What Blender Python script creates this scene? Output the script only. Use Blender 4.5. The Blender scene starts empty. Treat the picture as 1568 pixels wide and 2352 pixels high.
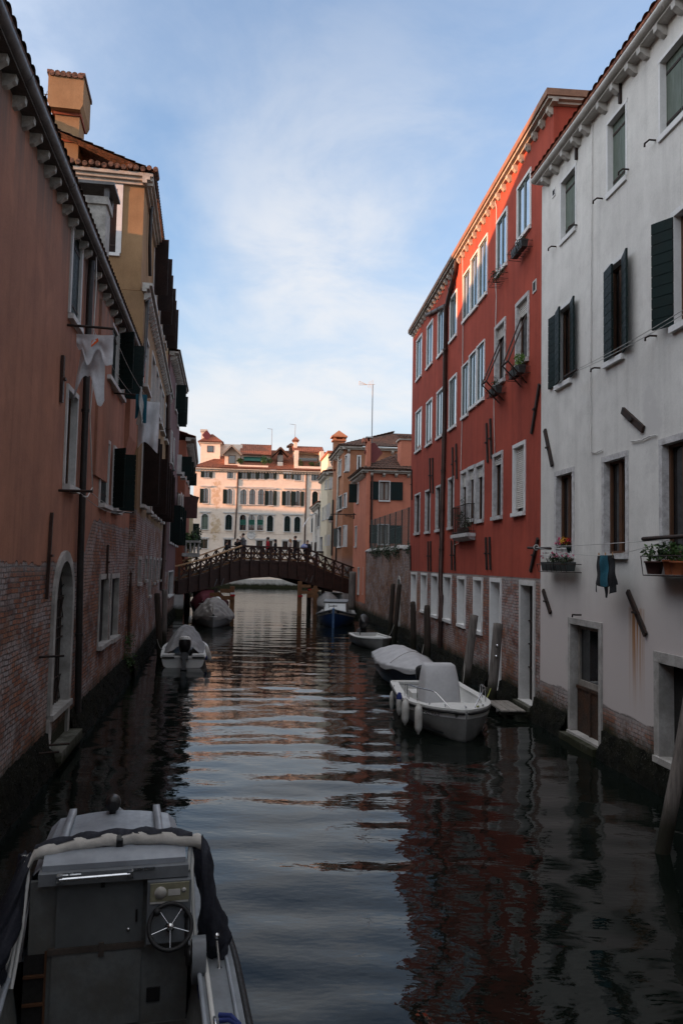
import bpy, math, random
import numpy as np
from mathutils import Vector, Matrix
rnd = random.Random(7)
scene = bpy.context.scene
COL = scene.collection
pi = math.pi
# ---------------------------------------------------------------- camera and survey helpers
CAMH, FOC, PITCH, ROLL = 3.7, 1830.0, math.atan(118/1830), .02
ROT = Matrix.Rotation(pi/2 + PITCH, 3, 'X') @ Matrix.Rotation(ROLL, 3, 'Z')
EYE = Vector((0, 0, CAMH))
# survey tables: each zoom of the photograph with its offset and scale; sight lines from them are met with real wall planes
SV = {'d': (0, 0, 1), 'c1': (0, 0, .34), 'c2': (0, 564.5, .3), 'c3': (0, 1066.2, .3), 'c4': (376.3, 940.8, .4),
      'c5': (909.4, 125.4, .2933), 'c6': (909.4, 815.3, .2933), 'c7': (1191.7, 0, .3733), 'c8': (1191.7, 878.1, .4),
      'e1': (0, 1787.5, .38), 'e2': (784, 1348.5, .28), 'e3': (345, 1254.4, .32), 'e4': (376.3, 972.1, .16),
      'e5': (564.5, 972.1, .16), 'e6': (721.3, 846.7, .24), 'e7': (313.6, 815.3, .24), 'e8': (1066.2, 564.5, .16),
      'g1': (0, 0, .2), 'g2': (376.3, 1285.7, .12), 'g3': (689.9, 1317.1, .12), 'g4': (1348.5, 1128.9, .14), 'g5': (501.8, 1191.7, .2)}
def sight(t, x, y):
    a, b, k = SV[t]
    return ROT @ Vector(((a + k*x - 784)/FOC, (1176 - b - k*y)/FOC, -1))
def gnd(t, x, y, z=0.0):
    r = sight(t, x, y); return EYE + r*((z - CAMH)/r.z)
def atY(t, x, y, Y):
    r = sight(t, x, y); return EYE + r*(Y/r.y)
# ---------------------------------------------------------------- mesh builder
GX = [None]
class MB:
    def __init__(s): s.v = []; s.f = []; s.m = []; s.sm = []
    def add(s, vs, fs, mat=0, smooth=False):
        b = len(s.v); s.v += [tuple(p) for p in vs]
        for f in fs: s.f.append(tuple(i + b for i in f)); s.m.append(mat); s.sm.append(smooth)
        return s
    def box(s, x0, x1, y0, y1, z0, z1, mat=0):
        x0, x1 = min(x0, x1), max(x0, x1); y0, y1 = min(y0, y1), max(y0, y1); z0, z1 = min(z0, z1), max(z0, z1)
        return s.add([(x0,y0,z0),(x1,y0,z0),(x1,y1,z0),(x0,y1,z0),(x0,y0,z1),(x1,y0,z1),(x1,y1,z1),(x0,y1,z1)],
                     [(0,3,2,1),(4,5,6,7),(0,1,5,4),(1,2,6,5),(2,3,7,6),(3,0,4,7)], mat)
    def hexa(s, c8, mat=0, smooth=False):
        return s.add(c8, [(0,3,2,1),(4,5,6,7),(0,1,5,4),(1,2,6,5),(2,3,7,6),(3,0,4,7)], mat, smooth)
    def beam(s, p, q, w, h, up=(0,0,1), mat=0):
        p, q, up = Vector(p), Vector(q), Vector(up); d = (q - p).normalized()
        a = d.cross(up)
        if a.length < 1e-4: a = d.cross(Vector((0,1,0)))
        a.normalize(); b = a.cross(d).normalized(); a = a*(w/2); b = b*(h/2)
        return s.hexa([p-a-b, p+a-b, p+a+b, p-a+b, q-a-b, q+a-b, q+a+b, q-a+b], mat)
    def quad(s, a, b, c, d, mat=0): return s.add([a,b,c,d], [(0,1,2,3)], mat)
    def loft(s, rings, mat=0, smooth=True, closed=True, caps=True):
        n = len(rings[0]); vs = [p for r in rings for p in r]; fs = []
        for i in range(len(rings) - 1):
            for j in range(n if closed else n - 1):
                k = (j + 1) % n; fs.append((i*n+j, i*n+k, (i+1)*n+k, (i+1)*n+j))
        s.add(vs, fs, mat, smooth)
        if caps and closed:
            s.add(rings[0], [tuple(range(n))[::-1]], mat); s.add(rings[-1], [tuple(range(n))], mat)
        return s
    def tube(s, pts, r, n=8, mat=0, caps=True, smooth=True):
        pts = [Vector(p) for p in pts]; rings = []
        rs = r if isinstance(r, (list, tuple)) else [r]*len(pts)
        ref = None
        for i, p in enumerate(pts):
            d = (pts[min(i+1, len(pts)-1)] - pts[max(i-1, 0)]).normalized()
            if ref is None:
                ref = Vector((0,0,1)) if abs(d.z) < .9 else Vector((1,0,0))
            a = (ref - d*ref.dot(d)).normalized(); b = d.cross(a); ref = a
            rings.append([p + (a*math.cos(2*pi*k/n) + b*math.sin(2*pi*k/n))*rs[i] for k in range(n)])
        return s.loft(rings, mat, smooth, True, caps)
    def lathe(s, prof, c=(0,0,0), n=12, mat=0, axis=None, smooth=True):
        c = Vector(c); M = Matrix.Identity(3) if axis is None else Vector((0,0,1)).rotation_difference(Vector(axis)).to_matrix()
        return s.loft([[c + M @ Vector((r*math.cos(2*pi*k/n), r*math.sin(2*pi*k/n), z)) for k in range(n)] for r, z in prof], mat, smooth)
    def ell(s, c, r, n=10, m=6, mat=0, M=None):
        c = Vector(c); rings = []
        for i in range(m + 1):
            a = -pi/2 + pi*i/m; k = max(math.cos(a), .02)
            ring = [Vector((r[0]*k*math.cos(2*pi*j/n), r[1]*k*math.sin(2*pi*j/n), r[2]*math.sin(a))) for j in range(n)]
            rings.append([c + (M @ p if M else p) for p in ring])
        return s.loft(rings, mat)
    def grid(s, fn, nu, nv, mat=0, smooth=True):
        vs = [fn(i/nu, j/nv) for j in range(nv+1) for i in range(nu+1)]
        return s.add(vs, [(j*(nu+1)+i, j*(nu+1)+i+1, (j+1)*(nu+1)+i+1, (j+1)*(nu+1)+i) for j in range(nv) for i in range(nu)], mat, smooth)
    def prism(s, poly, fn, d0, d1, mat=0):
        n = len(poly); a = [fn(u, v, d0) for u, v in poly]; b = [fn(u, v, d1) for u, v in poly]
        s.add(a + b, [tuple(range(n))[::-1], tuple(range(n, 2*n))] + [(i, (i+1) % n, n+(i+1) % n, n+i) for i in range(n)], mat); return s
    def build(s, name, mats, parent=None, M=None):
        M = M or GX[0]
        me = bpy.data.meshes.new(name)
        me.from_pydata([tuple(M @ Vector(p)) for p in s.v] if M else s.v, [], s.f)
        for m in (mats if isinstance(mats, (list, tuple)) else [mats]): me.materials.append(m)
        me.polygons.foreach_set('material_index', s.m); me.polygons.foreach_set('use_smooth', s.sm)
        me.update()
        import bmesh
        b = bmesh.new(); b.from_mesh(me); bmesh.ops.recalc_face_normals(b, faces=b.faces); b.to_mesh(me); b.free()
        o = bpy.data.objects.new(name, me); COL.objects.link(o)
        if parent: o.parent = parent
        return o
def tag(o, label, cat, group=None, kind=None):
    o['label'] = label; o['category'] = cat
    if group: o['group'] = group
    if kind: o['kind'] = kind
    return o
def thing(name, label, cat, loc=(0,0,0), rz=0.0, group=None):
    e = bpy.data.objects.new(name, None); COL.objects.link(e)
    e.location = loc; e.rotation_euler = (0, 0, rz); e.empty_display_size = .3
    return tag(e, label, cat, group)
def dup(root, loc, rz, label=None):
    c = root.copy(); COL.objects.link(c); c.location = loc; c.rotation_euler = (0, 0, rz)
    if label: c['label'] = label
    for ch in list(root.children):
        k = ch.copy(); COL.objects.link(k); k.parent = c
        for g in list(ch.children):
            q = g.copy(); COL.objects.link(q); q.parent = k
    return c
def struct(o):
    o['kind'] = 'structure'; return o
# ---------------------------------------------------------------- materials
class NT:
    def __init__(s, name):
        s.m = bpy.data.materials.new(name); s.m.use_nodes = True; s.t = s.m.node_tree; s.n = s.t.nodes; s.l = s.t.links
        s.b = s.n['Principled BSDF']; s.co = s.n.new('ShaderNodeTexCoord').outputs['Object']
    def new(s, k, **kw):
        n = s.n.new(k)
        for a, v in kw.items(): setattr(n, a, v)
        return n
    def put(s, sock, v):
        if hasattr(v, 'is_output') or isinstance(v, bpy.types.NodeSocket): s.l.new(v, sock)
        else: sock.default_value = v if not isinstance(v, tuple) or len(v) != 3 or sock.type != 'RGBA' else (*v, 1)
    def map(s, scale=(1,1,1), loc=(0,0,0), v=None):
        n = s.new('ShaderNodeMapping'); s.put(n.inputs[0], v if v else s.co); n.inputs['Scale'].default_value = scale; n.inputs['Location'].default_value = loc
        return n.outputs[0]
    def noise(s, scale, detail=5, v=None, rough=.6, dist=0):
        n = s.new('ShaderNodeTexNoise'); s.put(n.inputs['Vector'], v if v else s.co)
        n.inputs['Scale'].default_value = scale; n.inputs['Detail'].default_value = detail; n.inputs['Roughness'].default_value = rough; n.inputs['Distortion'].default_value = dist
        return n.outputs['Fac']
    def math(s, op, a, b=0.0, c=0.0):
        n = s.new('ShaderNodeMath', operation=op)
        for i, v in enumerate((a, b, c)): s.put(n.inputs[i], v)
        return n.outputs[0]
    def ramp(s, v, lo, hi, a=0.0, b=1.0):
        n = s.new('ShaderNodeMapRange', interpolation_type='SMOOTHSTEP')
        s.put(n.inputs[0], v); s.put(n.inputs[1], lo); s.put(n.inputs[2], hi); s.put(n.inputs[3], a); s.put(n.inputs[4], b); return n.outputs[0]
    def mix(s, f, a, b, mode='MIX'):
        n = s.new('ShaderNodeMix', data_type='RGBA', blend_type=mode)
        s.put(n.inputs[0], f); s.put(n.inputs[6], a); s.put(n.inputs[7], b); return n.outputs[2]
    def xyz(s):
        n = s.new('ShaderNodeSeparateXYZ'); s.put(n.inputs[0], s.co); return n.outputs
    def comb(s, a, b, c=0.0):
        n = s.new('ShaderNodeCombineXYZ'); s.put(n.inputs[0], a); s.put(n.inputs[1], b); s.put(n.inputs[2], c); return n.outputs[0]
    def bump(s, h, dist, strength=1.0):
        n = s.new('ShaderNodeBump'); s.put(n.inputs['Height'], h); n.inputs['Distance'].default_value = dist; n.inputs['Strength'].default_value = strength
        s.l.new(n.outputs[0], s.b.inputs['Normal'])
    def out(s, col, rough=.85, metal=0.0, spec=.3):
        s.put(s.b.inputs['Base Color'], col); s.put(s.b.inputs['Roughness'], rough); s.put(s.b.inputs['Metallic'], metal)
        s.b.inputs['Specular IOR Level'].default_value = spec; return s.m
def simple(name, c, rough=.6, metal=0.0, spec=.4, var=.25, scale=4.0, bump=.002, bscale=30.0, c2=None, stretch=(1,1,1)):
    t = NT(name); n = t.noise(scale, 5, t.map(stretch)); f = t.noise(scale*7, 4, t.map(stretch))
    c2 = c2 or tuple(k*.55 for k in c)
    col = t.mix(t.ramp(n, .35, .7, 0.0, min(1.0, var*2.2)), c, c2)
    col = t.mix(t.ramp(f, .3, .75, 0.0, var), col, tuple(k*.6 for k in c))
    t.bump(t.noise(bscale, 4, t.map(stretch)), bump)
    return t.out(col, t.ramp(f, .2, .8, max(rough-.12, .02), min(rough+.12, 1)), metal, spec)
def plaster(name, c1, c2, zb=None, amp=.5, slope=None, brickc=((.33,.135,.08),(.15,.078,.06)), white=.45, moss=.55, fade=None,
            bump=.006, stain=.35, rust=None, patches=None, top_tone=None):
    """render over brick: the render has come off below zb (ragged edge), algae below moss"""
    t = NT(name); X = t.xyz(); u = t.math('ADD', X[0], X[1]); z = X[2]
    big = t.noise(.45, 6, dist=.4); mid = t.noise(2.2, 8, rough=.65); fine = t.noise(28, 5)
    streak = t.noise(1.0, 6, t.map((2.6, 2.6, .16)))
    col = t.mix(t.ramp(big, .32, .68), c1, c2)
    col = t.mix(t.ramp(mid, .38, .8, 0, .55), col, tuple(k*.72 for k in c2))
    col = t.mix(t.ramp(t.noise(.9, 7, t.map((1,1,.5), (5,3,9)), rough=.7, dist=.5), .5, .64, 0, stain*.7), col, tuple(min(1, k*1.28) for k in c1))
    col = t.mix(t.ramp(streak, .45, .75, 0, stain), col, tuple(k*.5 for k in c2))
    col = t.mix(t.ramp(fine, .3, .8, 0, .22), col, tuple(min(1, k*1.35) for k in c1))
    if top_tone:  # streaky darker tone, stronger towards the wall top
        g = t.math('MULTIPLY', t.ramp(z, top_tone[0], top_tone[1]), t.ramp(streak, .3, .6))
        col = t.mix(g, col, top_tone[2])
    if fade:   # (z0, z1, colour): lower part blended towards this colour
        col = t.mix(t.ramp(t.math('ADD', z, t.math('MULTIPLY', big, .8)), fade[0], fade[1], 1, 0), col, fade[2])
    h = t.math('ADD', t.math('MULTIPLY', mid, .7), t.math('MULTIPLY', fine, .3))
    if patches:
        for (px, pz, rx_, rz_, pc) in patches:
            dx = t.math('DIVIDE', t.math('SUBTRACT', X[0], px), rx_); dz = t.math('DIVIDE', t.math('SUBTRACT', z, pz), rz_)
            r = t.math('ADD', t.math('ADD', t.math('MULTIPLY', dx, dx), t.math('MULTIPLY', dz, dz)), t.math('MULTIPLY', t.noise(1.4, 9, rough=.75), 4.5))
            col = t.mix(t.ramp(r, 2.2, 3.0, .85, 0), col, pc)
    if rust:   # (x0, x1, ztop, zbot): iron stain under an anchor plate
        x0, x1, za, zc = rust
        rx = t.noise(1.0, 5, t.map((16, 16, .25)))
        a = t.math('MULTIPLY', t.ramp(X[0], x0-.05, x0+.05), t.ramp(X[0], x1-.05, x1+.05, 1, 0))
        b = t.math('MULTIPLY', t.ramp(z, zc, za-.3), t.ramp(z, za-.02, za+.02, 1, 0))
        col = t.mix(t.math('MULTIPLY', t.math('MULTIPLY', a, b), t.ramp(rx, .42, .62, .1, .95)), col, (.30,.13,.03))
    if zb is not None:
        rag = t.math('MULTIPLY', t.math('SUBTRACT', t.noise(1.1, 8, rough=.7, dist=.8), .5), amp*2)
        zz = t.math('ADD', z, rag)
        if slope: thr = t.math('ADD', zb, t.ramp(X[0], slope[0], slope[1], slope[2], 0.0))
        else: thr = zb
        m = t.ramp(t.math('SUBTRACT', zz, thr), -.02, .02, 1, 0)
        edge = t.math('MULTIPLY', t.ramp(t.math('SUBTRACT', zz, thr), -.25, .05, 0, 1), m)
        bv = t.comb(t.math('ADD', u, t.math('MULTIPLY', mid, .05)), t.math('ADD', z, t.math('MULTIPLY', t.noise(1.5, 4), .07)))
        br = t.new('ShaderNodeTexBrick'); t.put(br.inputs['Vector'], bv)
        br.inputs['Scale'].default_value = 1; br.inputs['Brick Width'].default_value = .235; br.inputs['Row Height'].default_value = .078
        br.inputs['Mortar Size'].default_value = .011; br.inputs['Mortar Smooth'].default_value = .25; br.inputs['Bias'].default_value = -.1
        t.put(br.inputs['Color1'], brickc[0]); t.put(br.inputs['Color2'], brickc[1]); t.put(br.inputs['Mortar'], (.15,.125,.11))
        bv2 = t.new('ShaderNodeTexBrick'); t.put(bv2.inputs['Vector'], bv); bv2.inputs['Scale'].default_value = 1; bv2.inputs['Brick Width'].default_value = .235; bv2.inputs['Row Height'].default_value = .078; bv2.inputs['Mortar Size'].default_value = 0; bv2.offset = .5; t.put(bv2.inputs['Color1'], (0,0,0)); t.put(bv2.inputs['Color2'], (1,1,1)); bv2.inputs['Bias'].default_value = .1
        bc = t.mix(t.ramp(bv2.outputs[0], .62, .9, 0, .8), br.outputs[0], (.30,.25,.24))
        bc = t.mix(t.ramp(t.noise(3.2, 6), .45, .68, 0, .75), bc, (.10,.055,.05))
        bc = t.mix(t.ramp(t.noise(.5, 5, t.map((1,1,1), (3,5,1)), dist=.6), .5, .62, 0, .55), bc, (.30,.14,.075))
        big2 = t.noise(1.15, 7, t.map((1,1,1), (2,8,5)), rough=.65)
        bc = t.mix(t.ramp(big2, .35, .5, .62, 0), bc, (.07,.042,.036)); bc = t.mix(t.ramp(big2, .54, .68, 0, .5), bc, (.34,.19,.12))
        wf = t.math('MULTIPLY', t.ramp(t.noise(.7, 7, t.map((1,1,1), (9,2,4)), dist=.7), .44, .58), t.ramp(t.noise(13, 5), .34, .56))
        bc = t.mix(t.math('MULTIPLY', wf, white), bc, (.40,.365,.36))
        bc = t.mix(t.math('MULTIPLY', br.outputs[1], t.ramp(t.noise(2.0, 5), .35, .65, .25, 1)), bc, (.085,.068,.06))
        bc = t.mix(t.math('MULTIPLY', edge, .75), bc, (.27,.25,.24))
        col = t.mix(m, col, bc)
        bh = t.math('SUBTRACT', t.math('MULTIPLY', t.noise(12, 6), .9), t.math('MULTIPLY', br.outputs[1], .8))
        h = t.math('ADD', t.math('MULTIPLY', h, .6), t.math('MULTIPLY', m, t.math('SUBTRACT', t.math('MULTIPLY', bh, 2.6), 1.6)))
    if moss:
        mz = t.math('ADD', z, t.math('MULTIPLY', t.math('SUBTRACT', t.noise(1.6, 7, rough=.7), .5), .9))
        col = t.mix(t.ramp(mz, moss-.12, moss+.35, 1, 0), col, t.mix(t.noise(5, 5), (.012,.014,.008), (.035,.035,.016)))
    t.bump(h, bump*2.4)
    return t.out(col, .9, 0, .15)
M = {}
M['L1'] = plaster('salmon_render', (.385,.175,.112), (.285,.135,.093), 3.62, .22, (6.5, 8.5, 1.0), white=.75, stain=.5, top_tone=(8.3, 10.2, (.16,.12,.10)))
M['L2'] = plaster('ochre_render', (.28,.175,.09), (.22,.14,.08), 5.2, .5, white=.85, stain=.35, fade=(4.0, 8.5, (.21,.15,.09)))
M['L2a'] = plaster('ochre_attic_render', (.31,.195,.105), (.24,.145,.075), None, stain=.3, moss=None)
M['L3'] = plaster('mauve_render', (.17,.095,.095), (.115,.07,.072), 3.0, .5, white=.6, stain=.75)
M['L4'] = plaster('orange_red_render', (.28,.09,.055), (.22,.08,.052), None, stain=.4)
M['L5'] = plaster('pale_yellow_render', (.50,.43,.27), (.45,.38,.25), None, stain=.25)
M['red'] = plaster('red_render', (.35,.068,.042), (.27,.054,.036), 3.42, .0, white=.75, stain=.5, brickc=((.31,.11,.07),(.22,.12,.095)), bump=.004)
M['white'] = plaster('white_render', (.70,.69,.66), (.64,.63,.60), 1.02, .07, white=.75, stain=.08, fade=(2.6, 4.6, (.56,.50,.48)), rust=None, bump=.004)
M['pink'] = plaster('coral_render', (.49,.18,.11), (.42,.15,.095), 1.0, .2, white=.3, stain=.25)
M['brown'] = plaster('brown_render', (.34,.155,.085), (.28,.125,.07), None, stain=.35, fade=(4.0, 5.0, (.24,.15,.12)))
M['cream'] = plaster('cream_render', (.58,.51,.38), (.53,.46,.34), None, stain=.25)
M['grey'] = plaster('grey_white_render', (.50,.47,.42), (.44,.41,.37), 4.5, .9, white=.3, stain=.5)
M['gardenwall'] = plaster('old_brick_wall', (.2,.12,.08), (.2,.1,.07), 40, .1, white=.55, brickc=((.27,.14,.085),(.20,.105,.07)), bump=.01)
M['stone'] = simple('istrian_stone', (.56,.545,.52), .8, var=.3, scale=2.5, c2=(.40,.39,.37), bump=.004)
M['stepstone'] = plaster('damp_step_stone', (.26,.25,.22), (.15,.145,.125), None, stain=.7, moss=.22)
M['stoneold'] = simple('weathered_stone', (.42,.40,.375), .85, var=.5, scale=2.0, c2=(.22,.21,.19), bump=.008)
M['whitepaint'] = simple('white_paint', (.66,.655,.64), .7, var=.2, scale=3, c2=(.52,.51,.49), bump=.002)
M['peel'] = simple('peeling_white_stone', (.56,.55,.54), .8, var=.55, scale=7, c2=(.33,.31,.30), bump=.01, bscale=14)
M['gutter'] = simple('old_zinc_gutter', (.17,.165,.16), .55, .3, var=.4, scale=3, bump=.003)
M['gutterwhite'] = simple('white_gutter', (.50,.48,.45), .6, var=.35, scale=3, c2=(.36,.34,.30))
M['soffit'] = simple('dark_eave_boards', (.10,.085,.075), .85, var=.5)
M['corbel'] = simple('corbel_stone', (.46,.44,.40), .85, var=.5, scale=5, bump=.006)
M['cornice'] = simple('pale_cornice_stone', (.46,.42,.36), .8, var=.35, scale=3, bump=.004)
M['pipe'] = simple('dark_iron_pipe', (.035,.03,.028), .5, .3, var=.4, scale=3)
M['pipebrown'] = simple('brown_copper_pipe', (.07,.04,.032), .5, .4, var=.4, scale=3)
M['pipecream'] = simple('cream_pipe', (.55,.52,.45), .5, var=.2)
M['iron'] = simple('rusted_iron', (.028,.024,.022), .7, .4, var=.5, scale=12, c2=(.06,.03,.02))
M['shut'] = simple('dark_green_shutter', (.009,.019,.018), .55, var=.35, scale=3, c2=(.012,.016,.014), spec=.1)
M['shutgrn'] = simple('grey_green_shutter', (.105,.135,.105), .6, var=.25, scale=3, stretch=(1,1,.2))
M['shutbrn'] = simple('dark_brown_shutter', (.022,.012,.010), .65, spec=.15, var=.4, scale=3)
M['shutred'] = simple('oxblood_shutter', (.06,.016,.014), .6, var=.4)
M['blind'] = simple('roller_blind_slats', (.56,.53,.48), .6, var=.15)
M['frame'] = simple('brown_window_frame', (.10,.045,.022), .5, var=.3)
M['framegrn'] = simple('grey_green_frame', (.12,.15,.14), .4, var=.2)
M['wood'] = simple('dark_bridge_wood', (.052,.024,.017), .65, var=.5, scale=2, bscale=18, bump=.006, stretch=(1,1,3), c2=(.03,.017,.013))
M['woodlight'] = simple('fresh_pine_rail', (.47,.28,.14), .6, var=.3, scale=3)
M['woodwarm'] = simple('orange_pine_boards', (.20,.092,.036), .65, var=.35, scale=3)
M['woodgrey'] = simple('grey_weathered_planks', (.26,.235,.205), .85, var=.45, scale=4, stretch=(1,6,1), bump=.006)
def pole_mat(name, c, tide):
    t = NT(name); z = t.xyz()[2]; n = t.noise(3, 6, t.map((6,6,.5))); m = t.noise(2.5, 6)
    col = t.mix(t.ramp(n, .35, .7), c, tuple(k*.5 for k in c))
    col = t.mix(t.ramp(t.math('ADD', z, t.math('MULTIPLY', m, .5)), tide+.1, tide+.55, 1, 0), col, (.018,.017,.011))
    t.bump(n, .02); return t.out(col, .9, 0, .2)
M['pole'] = pole_mat('grey_mooring_wood', (.17,.15,.135), .45)
M['poledark'] = pole_mat('dark_mooring_wood', (.055,.042,.034), .6)
def tile_mat(name, c1, c2):
    t = NT(name); v = t.new('ShaderNodeTexVoronoi'); t.put(v.inputs['Vector'], t.map((3.4,3.4,3.4))); 
    col = t.mix(v.outputs['Color'], c1, c2, 'MIX'); 
    sep = t.new('ShaderNodeSeparateColor'); t.put(sep.inputs[0], v.outputs['Color'])
    col = t.mix(sep.outputs[0], c1, c2); col = t.mix(t.ramp(t.noise(6, 6), .45, .75, 0, .8), col, (.06,.045,.035))
    t.bump(t.noise(20, 4), .01); return t.out(col, .85, 0, .2)
M['tile'] = tile_mat('clay_roof_tiles', (.40,.14,.075), (.11,.045,.032))
M['tileold'] = tile_mat('lichen_roof_tiles', (.19,.10,.07), (.03,.024,.02))
def glass_mat(name, c=(.012,.014,.016), ior=1.9, rough=.03, wave=.0015):
    t = NT(name); t.bump(t.noise(2.5, 2), wave); t.b.inputs['IOR'].default_value = ior
    return t.out(c, rough, 0, .5)
M['glass'] = glass_mat('window_glass')
M['mirror'] = glass_mat('flush_outer_glazing', (.62,.68,.72), 1.5, .02, .0006); M['mirror'].node_tree.nodes['Principled BSDF'].inputs['Metallic'].default_value = .95
M['curtain'] = simple('net_curtain', (.33,.31,.28), .9, var=.4, scale=5, stretch=(6,6,.3))
M['dark'] = simple('dark_interior', (.012,.011,.010), .9, var=.1)  # near-black colour standing in for unlit depth
M['black'] = simple('black_plastic', (.012,.012,.013), .35, var=.2)
M['navy'] = simple('navy_canvas', (.010,.012,.022), .75, var=.4, scale=5, bump=.01, bscale=9)
M['canvas'] = simple('grey_canvas', (.27,.27,.27), .8, var=.3, scale=3, bump=.012, bscale=6)
M['canvaswarm'] = simple('beige_grey_canvas', (.26,.24,.22), .85, var=.35, scale=3, bump=.02, bscale=5)
M['canvaslight'] = simple('light_grey_cover', (.42,.42,.43), .7, var=.15, scale=2, bump=.012, bscale=4)
M['canvascream'] = simple('cream_canvas', (.58,.56,.52), .85, var=.3, scale=4, bump=.008, bscale=12)
M['gel'] = simple('white_gelcoat', (.58,.58,.56), .5, var=.15, scale=2, spec=.35, bump=.00005, c2=(.45,.45,.42))
M['gelgrey'] = simple('grey_hull_gelcoat', (.22,.22,.21), .45, var=.35, scale=2, spec=.4, bump=.00005)  # plain grey gelcoat, darker than the white one
M['boatgrey'] = simple('grey_boat_paint', (.17,.185,.20), .5, var=.3, scale=2.5, bump=.001)
M['boatpanel'] = simple('dull_grey_panel', (.14,.15,.15), .55, var=.5, scale=2.6, bump=.002, c2=(.095,.092,.08))
M['boatroof'] = simple('cabin_roof_paint', (.30,.33,.37), .38, var=.3, scale=2, bump=.001)
M['antifoul'] = simple('dark_antifouling', (.012,.014,.016), .6, var=.4)
M['blue'] = simple('blue_hull_paint', (.008,.045,.145), .4, var=.3, scale=3, bump=.001)
M['bluedark'] = simple('dark_blue_hull', (.012,.02,.035), .45, var=.3)
M['chrome'] = simple('stainless_steel', (.62,.63,.64), .2, 1.0, var=.05, bump=0.0)
M['rubber'] = simple('black_rubber', (.015,.015,.016), .6, var=.2)
M['fender'] = simple('white_fender_vinyl', (.55,.54,.51), .4, var=.35, scale=6, c2=(.33,.31,.27))
M['maroon'] = simple('maroon_canvas', (.10,.012,.022), .8, var=.25)
M['cloth'] = simple('white_laundry', (.60,.60,.62), .9, var=.2, scale=4, bump=.01, bscale=8)
M['clothgrey'] = simple('pale_grey_laundry', (.40,.42,.40), .9, var=.3)
M['teal'] = simple('teal_laundry', (.012,.11,.16), .9, var=.4)
M['blackcloth'] = simple('black_laundry', (.010,.010,.012), .9, var=.4)
M['orange'] = simple('orange_print', (.80,.13,.02), .8, var=.1)
M['wire'] = simple('pale_washing_line', (.42,.41,.39), .7, var=.1)
M['cable'] = simple('white_cable', (.55,.53,.5), .6, var=.2)
M['terracotta'] = simple('terracotta_pot', (.34,.10,.035), .8, var=.3)
M['potdark'] = simple('dark_brown_pot', (.07,.03,.025), .7, var=.3)
M['planter'] = simple('grey_plastic_planter', (.035,.043,.042), .5, var=.25)
M['leaf'] = simple('green_leaves', (.055,.12,.025), .6, var=.6, scale=8, c2=(.03,.06,.015))
M['leafdark'] = simple('dark_green_leaves', (.022,.045,.014), .6, var=.6, scale=8)
M['leafbright'] = simple('bright_green_leaves', (.13,.26,.03), .55, var=.5, scale=8)
M['pinkflower'] = simple('magenta_petals', (.62,.05,.17), .7, var=.3)
M['redflower'] = simple('red_petals', (.50,.02,.03), .7, var=.3)
M['whiteflower'] = simple('white_petals', (.70,.68,.66), .7, var=.2)
M['yellowflower'] = simple('yellow_petals', (.70,.42,.03), .7, var=.3)
M['awning'] = simple('green_awning', (.012,.085,.06), .8, var=.25)
M['rope'] = simple('blue_rope', (.02,.035,.16), .8, var=.3)
M['ropegrey'] = simple('grey_rope', (.2,.19,.17), .9, var=.3)
M['redmark'] = simple('red_mark_paint', (.42,.012,.015), .6, var=.25)
M['quay'] = plaster('quay_stone', (.44,.43,.40), (.33,.32,.30), None, stain=.6, moss=.42, bump=.01)
M['paving'] = simple('stone_paving', (.26,.25,.24), .9, var=.35, scale=1.5)
M['gauge'] = simple('yellowed_gauge_panel', (.26,.25,.17), .4, var=.4, scale=9)
M['mossfoot'] = None
def foot_mat():
    t = NT('algae_covered_footing'); z = t.xyz()[2]; n = t.noise(3.2, 9, rough=.72); f = t.noise(26, 6, rough=.7)
    col = t.mix(t.ramp(n, .35, .7), (.004,.0045,.003), (.016,.015,.009))
    col = t.mix(t.math('MULTIPLY', t.ramp(f, .56, .66), t.ramp(z, .12, .3)), col, (.07,.068,.058))
    t.bump(t.math('ADD', n, t.math('MULTIPLY', f, .5)), .1); return t.out(col, t.ramp(z, 0, .4, .6, .95), 0, .08)
M['mossfoot'] = foot_mat()
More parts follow.
